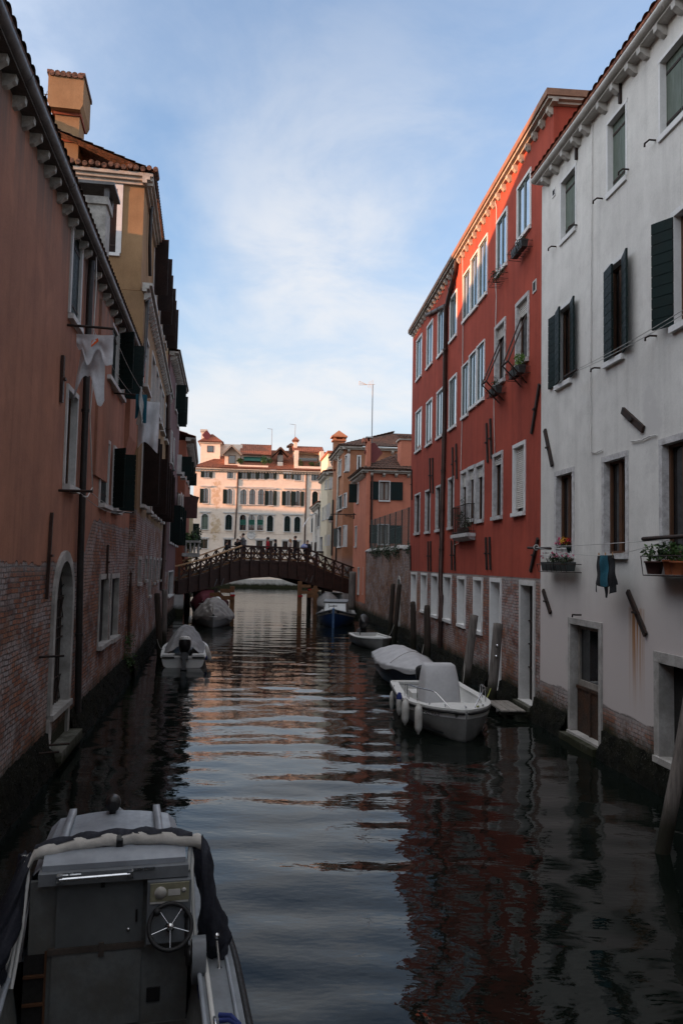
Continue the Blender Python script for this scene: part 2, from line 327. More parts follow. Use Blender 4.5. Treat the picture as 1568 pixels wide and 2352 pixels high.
# ---------------------------------------------------------------- houses
class House:
    """a facade from p0 to p1 (local x), outward normal = local +y, z up from the water"""
    def __init__(s, name, label, p0, p1, zt, depth, mat, zb=-.5, cat='house', rel=None, group=None):
        p0, p1 = Vector((*p0, 0)), Vector((*p1, 0)); d = p1 - p0; s.L = d.length; s.d = d.normalized(); s.n = Vector((-s.d.y, s.d.x, 0)); s.p0 = p0
        s.mx = Matrix.Translation(p0) @ Matrix.Rotation(math.atan2(d.y, d.x), 4, 'Z'); s.X = None
        if rel: s.e = rel.e; s.X = rel.mx.inverted() @ s.mx
        else: s.e = thing(name, label, cat, p0, math.atan2(d.y, d.x), group)
        s.zt, s.zb, s.dep, s.mat = zt, zb, depth, mat; s.holes = []; s.ext = [0, s.L]
    def __enter__(s): GX[0] = s.X; return s
    def __exit__(s, *a): GX[0] = None
    def px(s, t, x, y, off=0.0):
        r = sight(t, x, y); k = ((s.p0 + s.n*off - EYE).dot(s.n))/r.dot(s.n); q = EYE + r*k
        return (q - s.p0).dot(s.d), q.z
    def rect(s, t, xl, xr, yt, yb):
        ym = (yt + yb)/2; a = s.px(t, xl, ym)[0]; b = s.px(t, xr, ym)[0]; zt = s.px(t, xl, yt)[1]; zb = s.px(t, xl, yb)[1]
        return min(a, b), max(a, b), min(zt, zb), max(zt, zb)
    def P(s, mb, name, mat, parent=None): return mb.build(name, mat, parent or s.e)
    def wall(s, name='wall', ends=(1, 1), top=1):
        mb = MB(); H = s.holes; x0, x1 = s.ext
        xs = sorted({x0, x1} | {min(max(h[i], x0), x1) for h in H for i in (0, 1)}); zs = sorted({s.zb, s.zt} | {min(max(h[i], s.zb), s.zt) for h in H for i in (2, 3)})
        for i in range(len(xs) - 1):
            for j in range(len(zs) - 1):
                if xs[i+1]-xs[i] < 1e-5 or zs[j+1]-zs[j] < 1e-5: continue
                cx, cz = (xs[i]+xs[i+1])/2, (zs[j]+zs[j+1])/2
                if any(h[0] < cx < h[1] and h[2] < cz < h[3] for h in H): continue
                mb.quad((xs[i],0,zs[j]), (xs[i+1],0,zs[j]), (xs[i+1],0,zs[j+1]), (xs[i],0,zs[j+1]))
        for a, b, c, d, dp in H:
            if not dp: continue
            mb.quad((a,0,c),(a,-dp,c),(a,-dp,d),(a,0,d)); mb.quad((b,0,c),(b,0,d),(b,-dp,d),(b,-dp,c))
            mb.quad((a,0,d),(a,-dp,d),(b,-dp,d),(b,0,d)); mb.quad((a,0,c),(b,0,c),(b,-dp,c),(a,-dp,c))
        D = -s.dep
        if ends[0]: mb.quad((x0,0,s.zb),(x0,0,s.zt),(x0,D,s.zt),(x0,D,s.zb))
        if ends[1]: mb.quad((x1,0,s.zb),(x1,D,s.zb),(x1,D,s.zt),(x1,0,s.zt))
        if s.dep and top: mb.quad((x0,D,s.zb),(x0,D,s.zt),(x1,D,s.zt),(x1,D,s.zb)); mb.quad((x0,0,s.zt),(x1,0,s.zt),(x1,D,s.zt),(x0,D,s.zt))
        o = MB(); o.v, o.f, o.m, o.sm = mb.v, mb.f, mb.m, mb.sm
        ob = o.build(name, s.mat, s.e)
        return ob
    def window(s, r, w=.1, depth=.22, proud=.035, style='glass', sur='stone', sill=.07, leaves=2, shut=None, shutmat='shut', arch=False, blind=0.0,
               fr='frame', pane='glass', surround=True, boards=9, lintel=0.0, name='window', key=None, bars=None, gap=0.0, sashd=.05):
        x0, x1, z0, z1 = r; W = x1 - x0; mb = MB(); S = M[sur] if isinstance(sur, str) else sur
        rad = W/2 if arch else 0; zs = z1 - rad
        if surround:
            s.holes.append((x0-w+.02, x1+w-.02, z0-(w*.6 if sill else w)+.02, z1+w-.02, 0))
            if arch:
                n = 10; inn = [(x1, z0)] + [((x0+x1)/2 + rad*math.cos(pi*k/n), zs + rad*math.sin(pi*k/n)) for k in range(n+1)] + [(x0, z0)]
                o2 = rad + w; out = [(x1+w, z0)] + [((x0+x1)/2 + o2*math.cos(pi*k/n), zs + o2*math.sin(pi*k/n)) for k in range(n+1)] + [(x0-w, z0)]
                for k in range(len(inn)-1):
                    a, b, c, d = inn[k], inn[k+1], out[k+1], out[k]
                    mb.quad((a[0],proud,a[1]),(b[0],proud,b[1]),(c[0],proud,c[1]),(d[0],proud,d[1]))
                    mb.quad((a[0],proud,a[1]),(b[0],proud,b[1]),(b[0],-depth,b[1]),(a[0],-depth,a[1]))
                    mb.quad((d[0],proud,d[1]),(c[0],proud,c[1]),(c[0],-.01,c[1]),(d[0],-.01,d[1]))
                # spandrel filler in the wall's own render
                f = MB()
                for sg in (0, 1):
                    pts = [q for q in out[1:-1] if (q[0] >= (x0+x1)/2 - 1e-6) == (sg == 0)]
                    cx = x1+w if sg == 0 else x0-w
                    for k in range(len(pts)-1):
                        f.add([(cx,.003,z1+w),(pts[k][0],.003,pts[k][1]),(pts[k+1][0],.003,pts[k+1][1])], [(0,1,2)])
                s.span = getattr(s, 'span', MB()); s.span.add(f.v, f.f)
            else:
                mb.box(x0-w, x0, -depth, proud, z0, z1); mb.box(x1, x1+w, -depth, proud, z0, z1)
                mb.box(x0-w-lintel, x1+w+lintel, -depth, proud+.004, z1, z1+w*(1.15 if lintel else 1))
            if not sill: mb.box(x0-w, x1+w, -depth, proud+.004, z0-w, z0)
        else:
            s.holes.append((x0, x1, z0, z1, depth))
            mb.box(x0+.004, x0+.03, -depth, -depth+.05, z0, z1); mb.box(x1-.03, x1-.004, -depth, -depth+.05, z0, z1); S = M[fr]
        win = mb.build(name, S, s.e)
        if key: win['label'] = key
        if sill:
            q = MB(); ov = w*.8 if surround else .06
            q.box(x0-ov, x1+ov, -depth, sill+proud, z0-.085-(.02 if surround else 0), z0); q.build('sill', S if surround else M['stone'], win)
        yb = -depth + .012
        if style in ('glass', 'curtain'):
            mat = M[pane] if style == 'glass' else M['curtain']
            q = MB(); q.quad((x0,yb-.01,z0),(x1,yb-.01,z0),(x1,yb-.01,z1),(x0,yb-.01,z1)); q.build('pane', mat, win)
            q = MB(); t = .055
            for k in range(leaves):
                a = x0 + W*k/leaves; b = x0 + W*(k+1)/leaves
                q.box(a+.003, a+t, yb, yb+sashd, z0, z1); q.box(b-t, b-.003, yb, yb+sashd, z0, z1); q.box(a+t, b-t, yb, yb+sashd*.9, z0, z0+t); q.box(a+t, b-t, yb, yb+sashd*.9, z1-t, z1)
            if bars:
                for bz in bars: q.box(x0+t, x1-t, yb, yb+.04, z0+(z1-z0)*bz-.02, z0+(z1-z0)*bz+.02)
            q.build('sash', M[fr], win)
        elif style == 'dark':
            q = MB(); q.quad((x0,yb,z0),(x1,yb,z0),(x1,yb,z1),(x0,yb,z1)); q.build('dark_sheet', M['dark'], win)  # black sheet painted in place of the shaded room behind
        elif style == 'niche':
            q = MB(); q.quad((x0,yb,z0),(x1,yb,z0),(x1,yb,z1),(x0,yb,z1)); q.build('back_panel', S, win)
        elif style == 'closed':
            for k in range(leaves):
                q = MB(); a = x0 + W*k/leaves; b = x0 + W*(k+1)/leaves
                q.box(a+.006, b-.006, yb-.02, yb+.02, z0+.01, z1)
                for hz in (.16, .84): q.box(a+.02, b-.02, yb+.02, yb+.032, z0+(z1-z0)*hz-.025, z0+(z1-z0)*hz+.025, 1)
                q.build('shutter', [M[shutmat], M['iron']], win)
        if blind:
            q = MB(); zb2 = z1 - (z1-z0)*blind; n = max(3, int((z1-zb2)/.055))
            for k in range(n):
                a = zb2 + (z1-zb2)*k/n; b = zb2 + (z1-zb2)*(k+1)/n
                q.hexa([(x0+.01,yb+.05,a),(x1-.01,yb+.05,a),(x1-.01,yb+.085,a),(x0+.01,yb+.085,a),(x0+.01,yb+.05,b-.008),(x1-.01,yb+.05,b-.008),(x1-.01,yb+.07,b-.008),(x0+.01,yb+.07,b-.008)])
            q.build('roller_blind', M['blind'], win)
        for (side, ang, ht, *ww) in (shut or []):
            wd = ww[0] if ww else W/2; q = MB(); sg = 1 if side == 'a' else -1; hx = (x0 if side == 'a' else x1) - sg*gap
            c, sn = math.cos(math.radians(ang)), math.sin(math.radians(ang)); zl, zh = z0+.02, z0+(z1-z0)*ht-.01
            n = boards
            for k in range(n):
                za, zc = zl+(zh-zl)*k/n, zl+(zh-zl)*(k+1)/n - (.014 if k < n-1 else 0)
                vs = []
                for zz in (za, zc):
                    for (lu, lv) in ((0, 0), (wd, 0), (wd, .04), (0, .04)):
                        vs.append((hx + sg*(c*lu - sn*lv*0) + sg*(-sn*lv), proud+.02 + sn*lu + c*lv, zz))
                q.hexa(vs)
            vs = []
            for zz in (zl+.01, zh-.01):
                for (lu, lv) in ((.02, .008), (wd-.02, .008), (wd-.02, .03), (.02, .03)):
                    vs.append((hx + sg*(c*lu - sn*lv), proud+.02 + sn*lu + c*lv, zz))
            q.hexa(vs, 0)
            q.build('shutter', M[shutmat], win)
        return win
    def pipe(s, pts, r=.06, mat='pipe', off=.1, name='drainpipe', parent=None):
        mb = MB(); P3 = [Vector((p[0], p[2] if len(p) > 2 else off, p[1])) for p in pts]; mb.tube(P3, r, 10)
        for a, b in zip(P3, P3[1:]):
            n = int((b-a).length/1.9)
            for k in range(1, n+1):
                c = a + (b-a)*(k/(n+1)); d = (b-a).normalized()*.03
                mb.tube([c-d, c+d], r*1.22, 10)
        return mb.build(name, M[mat], parent or s.e)
    def eave(s, z, over, x0, x1, mat='cornice', th=.12, name='cornice', steps=2):
        mb = MB()
        for k in range(steps): mb.box(x0, x1, -.05, over*(k+1)/steps, z-th*(steps-k)/steps+.002*k, z-th*(steps-k-1)/steps)
        return mb.build(name, M[mat], s.e)
    def corbels(s, xs, z, length, w, h, mat, name='corbel'):
        for i, x in enumerate(xs):
            mb = MB(); pr = [(0, -h), (length*.35, -h*.92), (length*.72, -h*.62), (length*.95, -h*.5), (length, -h*.12), (length, 0), (0, 0)]
            mb.prism(pr, lambda u, v, d: (x + d, u, z + v), -w/2, w/2); mb.build(name, mat, s.e)
    def gutter(s, z, y, x0, x1, r, mat, name='gutter'):
        mb = MB(); n = 9; ang = [pi + pi*k/(n-1) for k in range(n)]
        L = max(1, int((x1-x0)/3.0))
        for i in range(L):
            a, b = x0+(x1-x0)*i/L, x0+(x1-x0)*(i+1)/L
            for (q0, q1, rr) in ((a, b, r), (b-.06, b+.06, r*1.07)):
                mb.loft([[(xx, y + rr*math.cos(t), z + rr*math.sin(t)) for t in ang] + [(xx, y + rr*.85*math.cos(t), z+.002 + rr*.85*math.sin(t)) for t in ang[::-1]] for xx in (q0, q1)])
        return mb.build(name, mat, s.e)
    def anchor(s, x, z, l, ang, w=.07, mat='iron', parent=None):
        mb = MB(); c, sn = math.cos(math.radians(ang)), math.sin(math.radians(ang))
        mb.beam((x-c*l/2, .035, z-sn*l/2), (x+c*l/2, .035, z+sn*l/2), w, .05, (0,1,0)); mb.beam((x-.07, .075, z), (x+.07, .075, z), .04, .05, (0,1,0))
        return mb.build('wall_anchor', M[mat], s.e)
    def footing(s, x0=None, x1=None, h=.5, out=.18, gaps=()):
        """stone foot of the wall under algae, broken where water doors come down to it"""
        x0 = s.ext[0] if x0 is None else x0; x1 = s.ext[1] if x1 is None else x1; cuts = [x0]
        for g in sorted(gaps): cuts += [g[0], g[1]]
        cuts.append(x1); R = random.Random(int(x1*100)); mb = MB()
        prof = [(out, -.4), (out*.95, -.02), (out*.8, .12), (out*.6, h*.5), (out*.4, h*.62), (.05, h), (-.05, h+.02)]
        for a, b in zip(cuts[::2], cuts[1::2]):
            n = max(2, int((b-a)/.16)); rows = []
            for i in range(n+1):
                x = a + (b-a)*i/n
                rows.append([(x, max(-.05, y + (R.random()-.5)*.05*(0 if k == 6 else 1)), z + (R.random()-.5)*.07) for k, (y, z) in enumerate(prof)])
            mb.loft(rows, closed=False, caps=False)
            for _ in range(int((b-a)*40)):
                x = R.uniform(a, b); z = R.uniform(-.02, h*1.05)*R.random()**.4; y = out*(.95-.7*z/h)
                leaves(mb, (x, y+.01, z), (.06, .02, .05), 3, R.uniform(.012, .026), 0, R)
        return mb.build('footing', M['mossfoot'], s.e)
    def finish(s, **k):
        ob = s.wall(**k)
        if hasattr(s, 'span'): s.span.build('arch_render', s.mat, s.e)
        return ob
def tiled(name, quad, mat, parent, pitch=.2, amp=.045, rows=.35, th=.05):
    """roof slope of curved clay tiles; quad = eave a, eave b, ridge b, ridge a"""
    a, b, c, d = [Vector(p) for p in quad]; nrm = (b-a).cross(d-a).normalized()
    if nrm.z < 0: nrm = -nrm
    nu = max(4, int(((b-a).length)/pitch))*4; nv = max(1, int((d-a).length/rows)); mb = MB(); vs = []; nn = nu + 1
    for j in range(nv):
        for e in (0, 1):
            v = (j+e)/nv; lift = .035*(1-e)
            for i in range(nn):
                u = i/nu; p = (a+(b-a)*u)*(1-v) + (d+(c-d)*u)*v
                ph = (i % 4); hgt = amp*(0, .75, 1, .75)[ph]
                vs.append(p + nrm*(hgt + lift + th))
    fs = []
    for j in range(nv*2 - 1):
        for i in range(nu): fs.append((j*nn+i, j*nn+i+1, (j+1)*nn+i+1, (j+1)*nn+i))
    mb.add(vs, fs, 0, False)
    mb.quad(a, b, c, d)
    # closed eave and side edges
    mb.quad(a, b, b+nrm*th, a+nrm*th)
    return mb.build(name, M[mat], parent)
def leaves(mb, c, r, n, size, mat=0, R=rnd, flat=1.0):
    c = Vector(c)
    for _ in range(n):
        while True:
            p = Vector((R.uniform(-1,1), R.uniform(-1,1), R.uniform(-1,1)))
            if p.length < 1: break
        p = c + Vector((p.x*r[0], p.y*r[1], p.z*r[2]))
        a = Vector((R.gauss(0,1), R.gauss(0,1), R.gauss(0,1)*flat)).normalized(); b = a.cross(Vector((R.gauss(0,1), R.gauss(0,1), R.gauss(0,1)))).normalized()
        k = size*R.uniform(.6, 1.3)
        mb.add([p-a*k, p+b*k*.45, p+a*k, p-b*k*.45], [(0,1,2,3)], mat)
# ================================================================ left row: salmon house
Y0, Y1 = 25.2, -14.0
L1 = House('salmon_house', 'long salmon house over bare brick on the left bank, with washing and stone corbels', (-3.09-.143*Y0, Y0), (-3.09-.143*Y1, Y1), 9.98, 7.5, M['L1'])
r = L1.rect('c2', 545, 615, -170, 545); L1.window(r, w=.13, depth=.05, style='closed', shutmat='shut', leaves=2, key='upper window with closed dark shutters')
r = L1.rect('c2', 502, 575, 1085, 1830); L1.window(r, w=.1, depth=.13, style='glass', leaves=2, sashd=.02, sill=.1)
r = L1.rect('c2', 815, 893, 520, 1000); L1.window(r, w=.08, depth=.04, style='closed', shutmat='shut', sill=.12)
r = L1.rect('c2', 905, 950, 650, 1120); L1.window(r, w=.06, depth=.25, style='dark', shut=[('a', 95, 1, .5), ('b', 120, 1, .45)], boards=11)
r = L1.rect('c3', 768, 828, -215, 300); L1.window(r, w=.09, depth=.06, style='closed', shutmat='shut', sill=.12)
r = L1.rect('c3', 862, 905, -130, 345); L1.window(r, w=.08, depth=.2, style='dark', sill=.12, shut=[('b', 130, 1, .4), ('a', 95, 1, .42)], boards=11)
# arched water gate with iron grille
r = L1.rect('c3', 402, 524, 740, 1890)
w = L1.window(r, w=.2, depth=.16, proud=.06, style='dark', sur='stoneold', arch=True, sill=.05, name='water_gate', key='tall arched water gate with iron grille')
x0, x1, z0, z1 = r; g = MB(); W = x1-x0; zs = z1-W/2; yb = -.12
for k in range(1, 8):
    x = x0+W*k/8; zt = zs + math.sqrt(max(.001, (W/2)**2-(x-(x0+x1)/2)**2)); g.tube([(x, yb, z0), (x, yb, zs-.35)], .011, 6)
for zz in (z0+.05, z0+.5, z0+1.25, z0+1.45, z0+2.05, zs-.35, zs+.02): g.beam((x0, yb, zz), (x1, yb, zz), .03, .02)
for k in range(5):
    x = x0+W*k/5; b = x0+W*(k+1)/5
    for (za, zc) in ((zs-.35, zs+.02), (z0+.05, z0+.5)): g.tube([(x, yb, za), (b, yb, zc)], .01, 5); g.tube([(b, yb, za), (x, yb, zc)], .01, 5)
for k in range(1, 8):
    a = pi*k/8; g.tube([((x0+x1)/2, yb, zs), ((x0+x1)/2+W/2*math.cos(a), yb, zs+W/2*math.sin(a))], .01, 5)
g.build('iron_grille', M['iron'], w)
q = MB(); q.box(x0-.28, x1+.28, -.1, .3, z0-.8, z0-.62); q.box(x0-.24, x1+.24, -.1, .24, -.5, z0-.805); q.build('doorstep', M['stepstone'], L1.e); gapsL = [(x0-.25, x1+.25)]
q = MB(); q.box(x0+.003, x1-.003, -.3, -.02, z0-.62, z0-.09); q.build('threshold_brickwork', M['L1'], L1.e)
for xx in (x0-.1, x1+.1):
    q = MB(); q.box(xx-.1, xx+.1, -.2, .055, z0-.62, z0-.088); q.build('gate_jamb', M['stoneold'], L1.e)
for (a, b, t, bo) in ((757, 820, 885, 1385), (845, 898, 878, 1335)):
    r = L1.rect('c3', a, b, t, bo); L1.window(r, w=.13, depth=.12, proud=.03, style='dark', sur='stoneold', sill=.09, key='small cellar window in a rough stone frame')
# eaves, gutter, corbels
q = MB(); q.box(-.1, L1.L, -.1, .22, 9.98, 10.05); q.build('eave_boards', M['soffit'], L1.e)
L1.gutter(10.12, .21, -.2, L1.L, .11, M['gutter'])
cx_ = [L1.px('c1', x, y, .1)[0] for x, y in ((25, 280), (85, 430), (150, 575), (210, 715), (260, 845), (310, 950), (355, 1050), (390, 1150), (435, 1240), (470, 1335), (510, 1420), (545, 1495), (578, 1565), (605, 1630))] + [L1.px('c2', x, y, .1)[0] for x, y in ((760, 140), (800, 225), (830, 310), (850, 370), (885, 440), (915, 515), (945, 580), (985, 655), (1010, 690))]
cx_ = [cx_[0]+.43*k for k in range(3, 0, -1)] + cx_ + [.25]
L1.corbels([x for x in cx_ if x > .1], 9.98, .17, .11, .17, M['corbel'])
tiled('roof', [(-.2, .3, 10.14), (L1.L, .3, 10.14), (L1.L, -7.5, 12.2), (-.2, -7.5, 12.2)], 'tileold', L1.e, pitch=.24, rows=.5)
def pl(H, pts, off=.1): return [(*H.px(t, x, y, off), off) for (t, x, y) in pts]
L1.pipe(pl(L1, [('c2', 705, 120), ('c2', 690, 330), ('c3', 640, 60), ('c3', 618, 700), ('c3', 597, 1900)]), .07)
L1.pipe(pl(L1, [('c3', 1038, 20), ('c3', 1015, 600), ('c3', 995, 1080), ('c3', 985, 1380)]), .06, 'pipebrown')
q = MB(); q.tube([Vector((p[0], p[2], p[1])) for p in pl(L1, [('c2', 740, 0), ('c2', 738, 300), ('c2', 718, 620), ('c2', 707, 1100), ('c2', 690, 1300), ('c2', 700, 1600), ('c2', 712, 1880), ('c3', 708, 180), ('c3', 670, 250), ('c3', 640, 245)], .2)], .013, 6); q.build('cable', M['cable'], L1.e)
p = L1.px('c2', 465, 1020); L1.anchor(p[0], p[1], .85, 88, .12, 'pipebrown')
p = L1.px('c3', 365, 700); L1.anchor(p[0], p[1], 1.5, 94, .06, 'pipebrown')
p = L1.px('c3', 815, 750); L1.anchor(p[0], p[1], .9, 90, .1, 'pipebrown')
for (t, x, y) in (('c3', 300, 1478), ('c3', 350, 2155), ('c3', 260, 2220)):
    p = L1.px(t, x, y); q = MB(); q.tube([(p[0], -.02, p[1]), (p[0]-.05, .4, p[1]+.02)], .02, 6); q.build('iron_peg', M['iron'], L1.e)
# shallow pilaster strips on the render
for (a, b, zz0, zz1) in ((742, 835, 5.6, 9.7),):
    xa, xb = sorted((L1.px('c2', a, 1000)[0], L1.px('c2', b, 1000)[0])); q = MB(); q.box(xa, xb, -.02, .06, zz0, zz1); q.build('chimney_breast', M['L1'], L1.e)
xa, xb = sorted((L1.px('c2', 955, 1400)[0], L1.px('c2', 1068, 1400)[0])); za = L1.px('c2', 1060, 1580)[1]; zb_ = L1.px('c2', 1000, 700)[1]
q = MB(); q.box(xa+.0, xb-.02, -.02, .14, za, za+3.3); q.hexa([(xa,-.02,za-.7),(xb-.02,-.02,za-.7),(xb-.02,.0,za-.7),(xa,.0,za-.7),(xa,-.02,za-.001),(xb-.02,-.02,za-.001),(xb-.02,.14,za-.001),(xa,.14,za-.001)]); q.build('chimney_breast', M['L1'], L1.e)
L1.footing(h=.6, out=.26, gaps=gapsL)
# grey chimney on the salmon roof
a = atY('c1', 640, 1380, 20.5); q = MB(); w = MB(); lx = L1.mx.inverted() @ Vector((a.x, 20.5, 0))
cw = .36; q.box(lx.x-cw, lx.x+cw, lx.y-cw, lx.y+cw, 10.1, a.z-.15); q.box(lx.x-cw*1.15, lx.x+cw*1.15, lx.y-cw*1.15, lx.y+cw*1.15, a.z-.15, a.z+.05)
ch = q.build('chimney', M['corbel'], L1.e); w.box(lx.x-cw*1.6, lx.x+cw*1.6, lx.y-cw*1.6, lx.y+cw*1.6, a.z+.3, a.z+.38)
for sx in (-1, 1):
    for sy in (-1, 1): w.box(lx.x+sx*cw-.06, lx.x+sx*cw+.06, lx.y+sy*cw-.06, lx.y+sy*cw+.06, a.z+.05, a.z+.3)
w.build('chimney_slab', M['gutter'], ch)
L1.finish()
# ================================================================ left row: ochre house with attic
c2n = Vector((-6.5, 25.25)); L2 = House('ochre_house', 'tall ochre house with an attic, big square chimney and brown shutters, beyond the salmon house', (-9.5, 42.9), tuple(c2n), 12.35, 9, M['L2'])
fd = Vector((L2.n.x, L2.n.y)); F2p1 = c2n - fd*7
for (a, b, t, bo) in ((1100, 1133, 640, 1075), (1158, 1182, 800, 1215), (1190, 1208, 920, 1290), (1215, 1232, 1010, 1360), (1236, 1250, 1090, 1420), (1262, 1274, 1200, 1490)):
    L2.window(L2.rect('c2', a, b, t, bo), w=.1, depth=.25, style='glass', sill=.14)
for i, (a, b, t, bo) in enumerate(((48, 72, 775, 1440), (108, 132, 905, 1490), (150, 166, 975, 1530), (178, 192, 1040, 1555), (206, 217, 1085, 1575), (238, 248, 1130, 1600))):
    L2.window(L2.rect('e7', a, b, t, bo), w=.08, depth=.2, style='glass', sill=.14, shut=[] if i == 1 else [('b', 100, 1, .55), ('a', 95, 1, .55)], shutmat='shutbrn', boards=1)
for (a, b, t, bo) in ((14, 36, 1960, 2180), (80, 96, 1950, 2150), (118, 132, 1955, 2300), (158, 170, 1960, 2180), (188, 200, 1965, 2160), (222, 232, 1965, 2150)):
    L2.window(L2.rect('e7', a, b, t, bo), w=.12, depth=.3, style='dark', sur='stoneold', sill=.06)
L2.eave(12.56, .26, -.1, L2.L+.24, 'corbel', .28, steps=3)
L2.corbels([.4+.5*k for k in range(36)], 12.28, .2, .2, .24, M['corbel'], 'modillion')
L2.pipe(pl(L2, [('c2', 1155, 330), ('c2', 1130, 440), ('c2', 1118, 700), ('c2', 1090, 1000)]), .06)
L2.pipe(pl(L2, [('e7', 325, 340), ('e7', 308, 400), ('e7', 300, 1000), ('e7', 275, 1700), ('e7', 245, 2250)], .12), .12, 'pipebrown')
L2.footing(h=.55); L2.wall(ends=(1, 0), top=0)
def front(H, corner, width, zt, mat, **k): return House('x', 'x', tuple(corner), tuple(Vector(corner) - Vector((H.n.x, H.n.y))*width), zt, 0, mat, rel=H, **k)
with front(L2, c2n, 7, 12.35, M['L2']) as F: F.wall('end_wall', ends=(0, 0))
a2n = c2n - fd*.12
L2a = House('x', 'x', tuple(Vector((-9.5, 42.9)) - fd*.12), tuple(a2n), 16.0, 8, M['L2a'], zb=12.36, rel=L2)
with L2a:
    for (a, b, t, bo) in ((1178, 1205, -100, 420), (1226, 1244, 180, 640), (1262, 1274, 380, 760)):
        L2a.window(L2a.rect('c2', a, b, t, bo), w=.09, depth=.2, style='glass', shut=[('b', 95, 1, .5), ('a', 92, 1, .55)], shutmat='shutbrn', boards=1)
    L2a.eave(16.15, .28, -.1, L2a.L+.28, 'cornice', .32, steps=3)
    L2a.wall('attic_wall', ends=(1, 0), top=1)
    L2a.pipe(pl(L2a, [('c1', 1030, 1255), ('c1', 1018, 1500), ('c2', 1148, 10), ('c2', 1150, 230)]), .06)
    tiled('roof', [(-.1, .34, 16.17), (L2a.L+.34, .34, 16.17), (L2a.L+.34, -8, 19.0), (-.1, -8, 19.0)], 'tileold', L2.e, pitch=.22)
with front(L2, a2n, 7.5, 16.0, M['L2a'], zb=12.36) as F:
    r = F.rect('c1', 545, 790, 1255, 1690); F.window(r, w=.17, depth=.25, style='closed', shutmat='shutbrn', leaves=2, sur='whitepaint', sill=.03, key='large white framed attic window with brown boards')
    F.eave(16.152, .28, -.28, 7.5, 'cornice', .33, steps=3); F.wall('end_wall', ends=(0, 0))
    q = MB()
    for k in range(21): q.tube([(-.36+.2*k, .36, 16.27+.03*math.sin(k*2.1)), (-.36+.2*k, -.4, 16.31)], .085, 8)
    q.build('verge_tiles', M['tileold'], L2.e)
    # big chimney
    x0, x1 = F.px('c1', 370, 850)[0], F.px('c1', 535, 850)[0]; z = lambda y: F.px('c1', 450, y)[1]
    xm = (x0+x1)/2; hw = abs(x1-x0)/2; q = MB(); dpt = .75
    q.box(xm-hw, xm+hw, -dpt-.3, -.05, 16.0, z(775)); q.box(xm-hw-.03, xm+hw+.03, -dpt-.33, -.02, z(955), z(940), 1); q.box(xm-hw-.05, xm+hw+.05, -dpt-.35, .0, z(775), z(755), 1)
    x0, x1 = F.px('c1', 333, 650)[0], F.px('c1', 572, 650)[0]; xm2 = (x0+x1)/2; hw2 = abs(x1-x0)/2; zb, zt = z(755), z(535)
    pr = [(-hw2*.85, 0), (hw2*.85, 0), (hw2, .18), (hw2, zt-zb), (-hw2, zt-zb), (-hw2, .18)]
    q.prism(pr, lambda u, v, d: (xm2+u, d, zb+v), .22, -dpt-.55); ch = q.build('chimney', [M['L2a'], M['L4']], L2.e)
    q = MB()
    for k in range(6): q.tube([(xm2-hw2+.1+k*(2*hw2-.2)/5, .27, zt+.02), (xm2-hw2+.1+k*(2*hw2-.2)/5, -dpt-.6, zt+.02)], .1, 8)
    q.box(xm2-hw2-.04, xm2-hw2+.1, -dpt-.6, .26, zt, zt+.12); q.box(xm2+hw2-.1, xm2+hw2+.04, -dpt-.6, .26, zt, zt+.12)
    q.build('chimney_tiles', M['tileold'], ch)
# ================================================================ left row: mauve, orange-red, pale yellow houses
L3 = House('mauve_house', 'peeling mauve house with dark arched shutters just before the bridge on the left bank', (-11.0, 53.2), (-9.5, 42.9), 14.9, 9, M['L3'])
for (a, b, t, bo) in ((372, 384, 270, 530), (392, 400, 380, 680)): L3.window(L3.rect('e7', a, b, t, bo), w=.08, style='glass', shut=[('b', 95, 1, .6), ('a', 90, 1, .5)], boards=1)
for (a, b, t, bo) in ((328, 338, 720, 1030), (352, 360, 790, 1090)): L3.window(L3.rect('e7', a, b, t, bo), w=.08, style='glass')
for (a, b, t, bo) in ((318, 328, 1430, 1790), (340, 350, 1440, 1800), (360, 372, 1450, 1815), (382, 392, 1480, 1825)): L3.window(L3.rect('e7', a, b, t, bo), w=.08, style='glass', shut=[('b', 100, 1, .6), ('a', 95, 1, .5)], boards=1)
L3.window(L3.rect('e7', 302, 345, 2080, 2310), w=.08, style='closed', leaves=3, key='dark green ground floor shutters')
L3.eave(15.1, .45, -.3, L3.L, 'corbel', .22); L3.corbels([.3+.55*k for k in range(19)], 14.88, .36, .16, .26, M['corbel']); L3.footing(h=.5); L3.finish()
tiled('roof', [(-.3, .5, 15.1), (L3.L, .5, 15.1), (L3.L, -8, 17.3), (-.3, -8, 17.3)], 'tileold', L3.e, pitch=.26, rows=.6)
L4 = House('orange_red_house', 'orange-red house with iron balconies beyond the bridge on the left bank', (-13.55, 71), (-11.1, 56.2), 12.2, 9, M['L4'])
for (a, b, t, bo) in ((425, 432, 960, 1130), (455, 462, 1010, 1170), (478, 486, 1060, 1210), (500, 506, 1120, 1260)): L4.window(L4.rect('e7', a, b, t, bo), w=.08, style='glass', shut=[('b', 95, 1, .6)], boards=1)
L4.window(L4.rect('e7', 420, 436, 1300, 1560), w=.08, style='glass', arch=True); L4.window(L4.rect('e7', 440, 446, 1330, 1560), w=.08, style='glass', arch=True, shut=[('a', 90, 1, .9)], shutmat='shutred', boards=1)
L4.eave(12.4, .6, -.3, L4.L+.2, 'corbel', .25); L4.corbels([.3+.6*k for k in range(24)], 12.14, .5, .18, .28, M['corbel']); L4.footing(h=.5); L4.finish()
tiled('roof', [(-.3, .62, 12.4), (L4.L+.3, .62, 12.4), (L4.L+.3, -8, 15.2), (-.3, -8, 15.2)], 'tile', L4.e, pitch=.26, rows=.6)
L5 = House('pale_yellow_house', 'small pale yellow house with a tiled roof between the orange-red house and the palace', (-18.6, 98.5), (-14.6, 78.5), 9.6, 8, M['L5'])
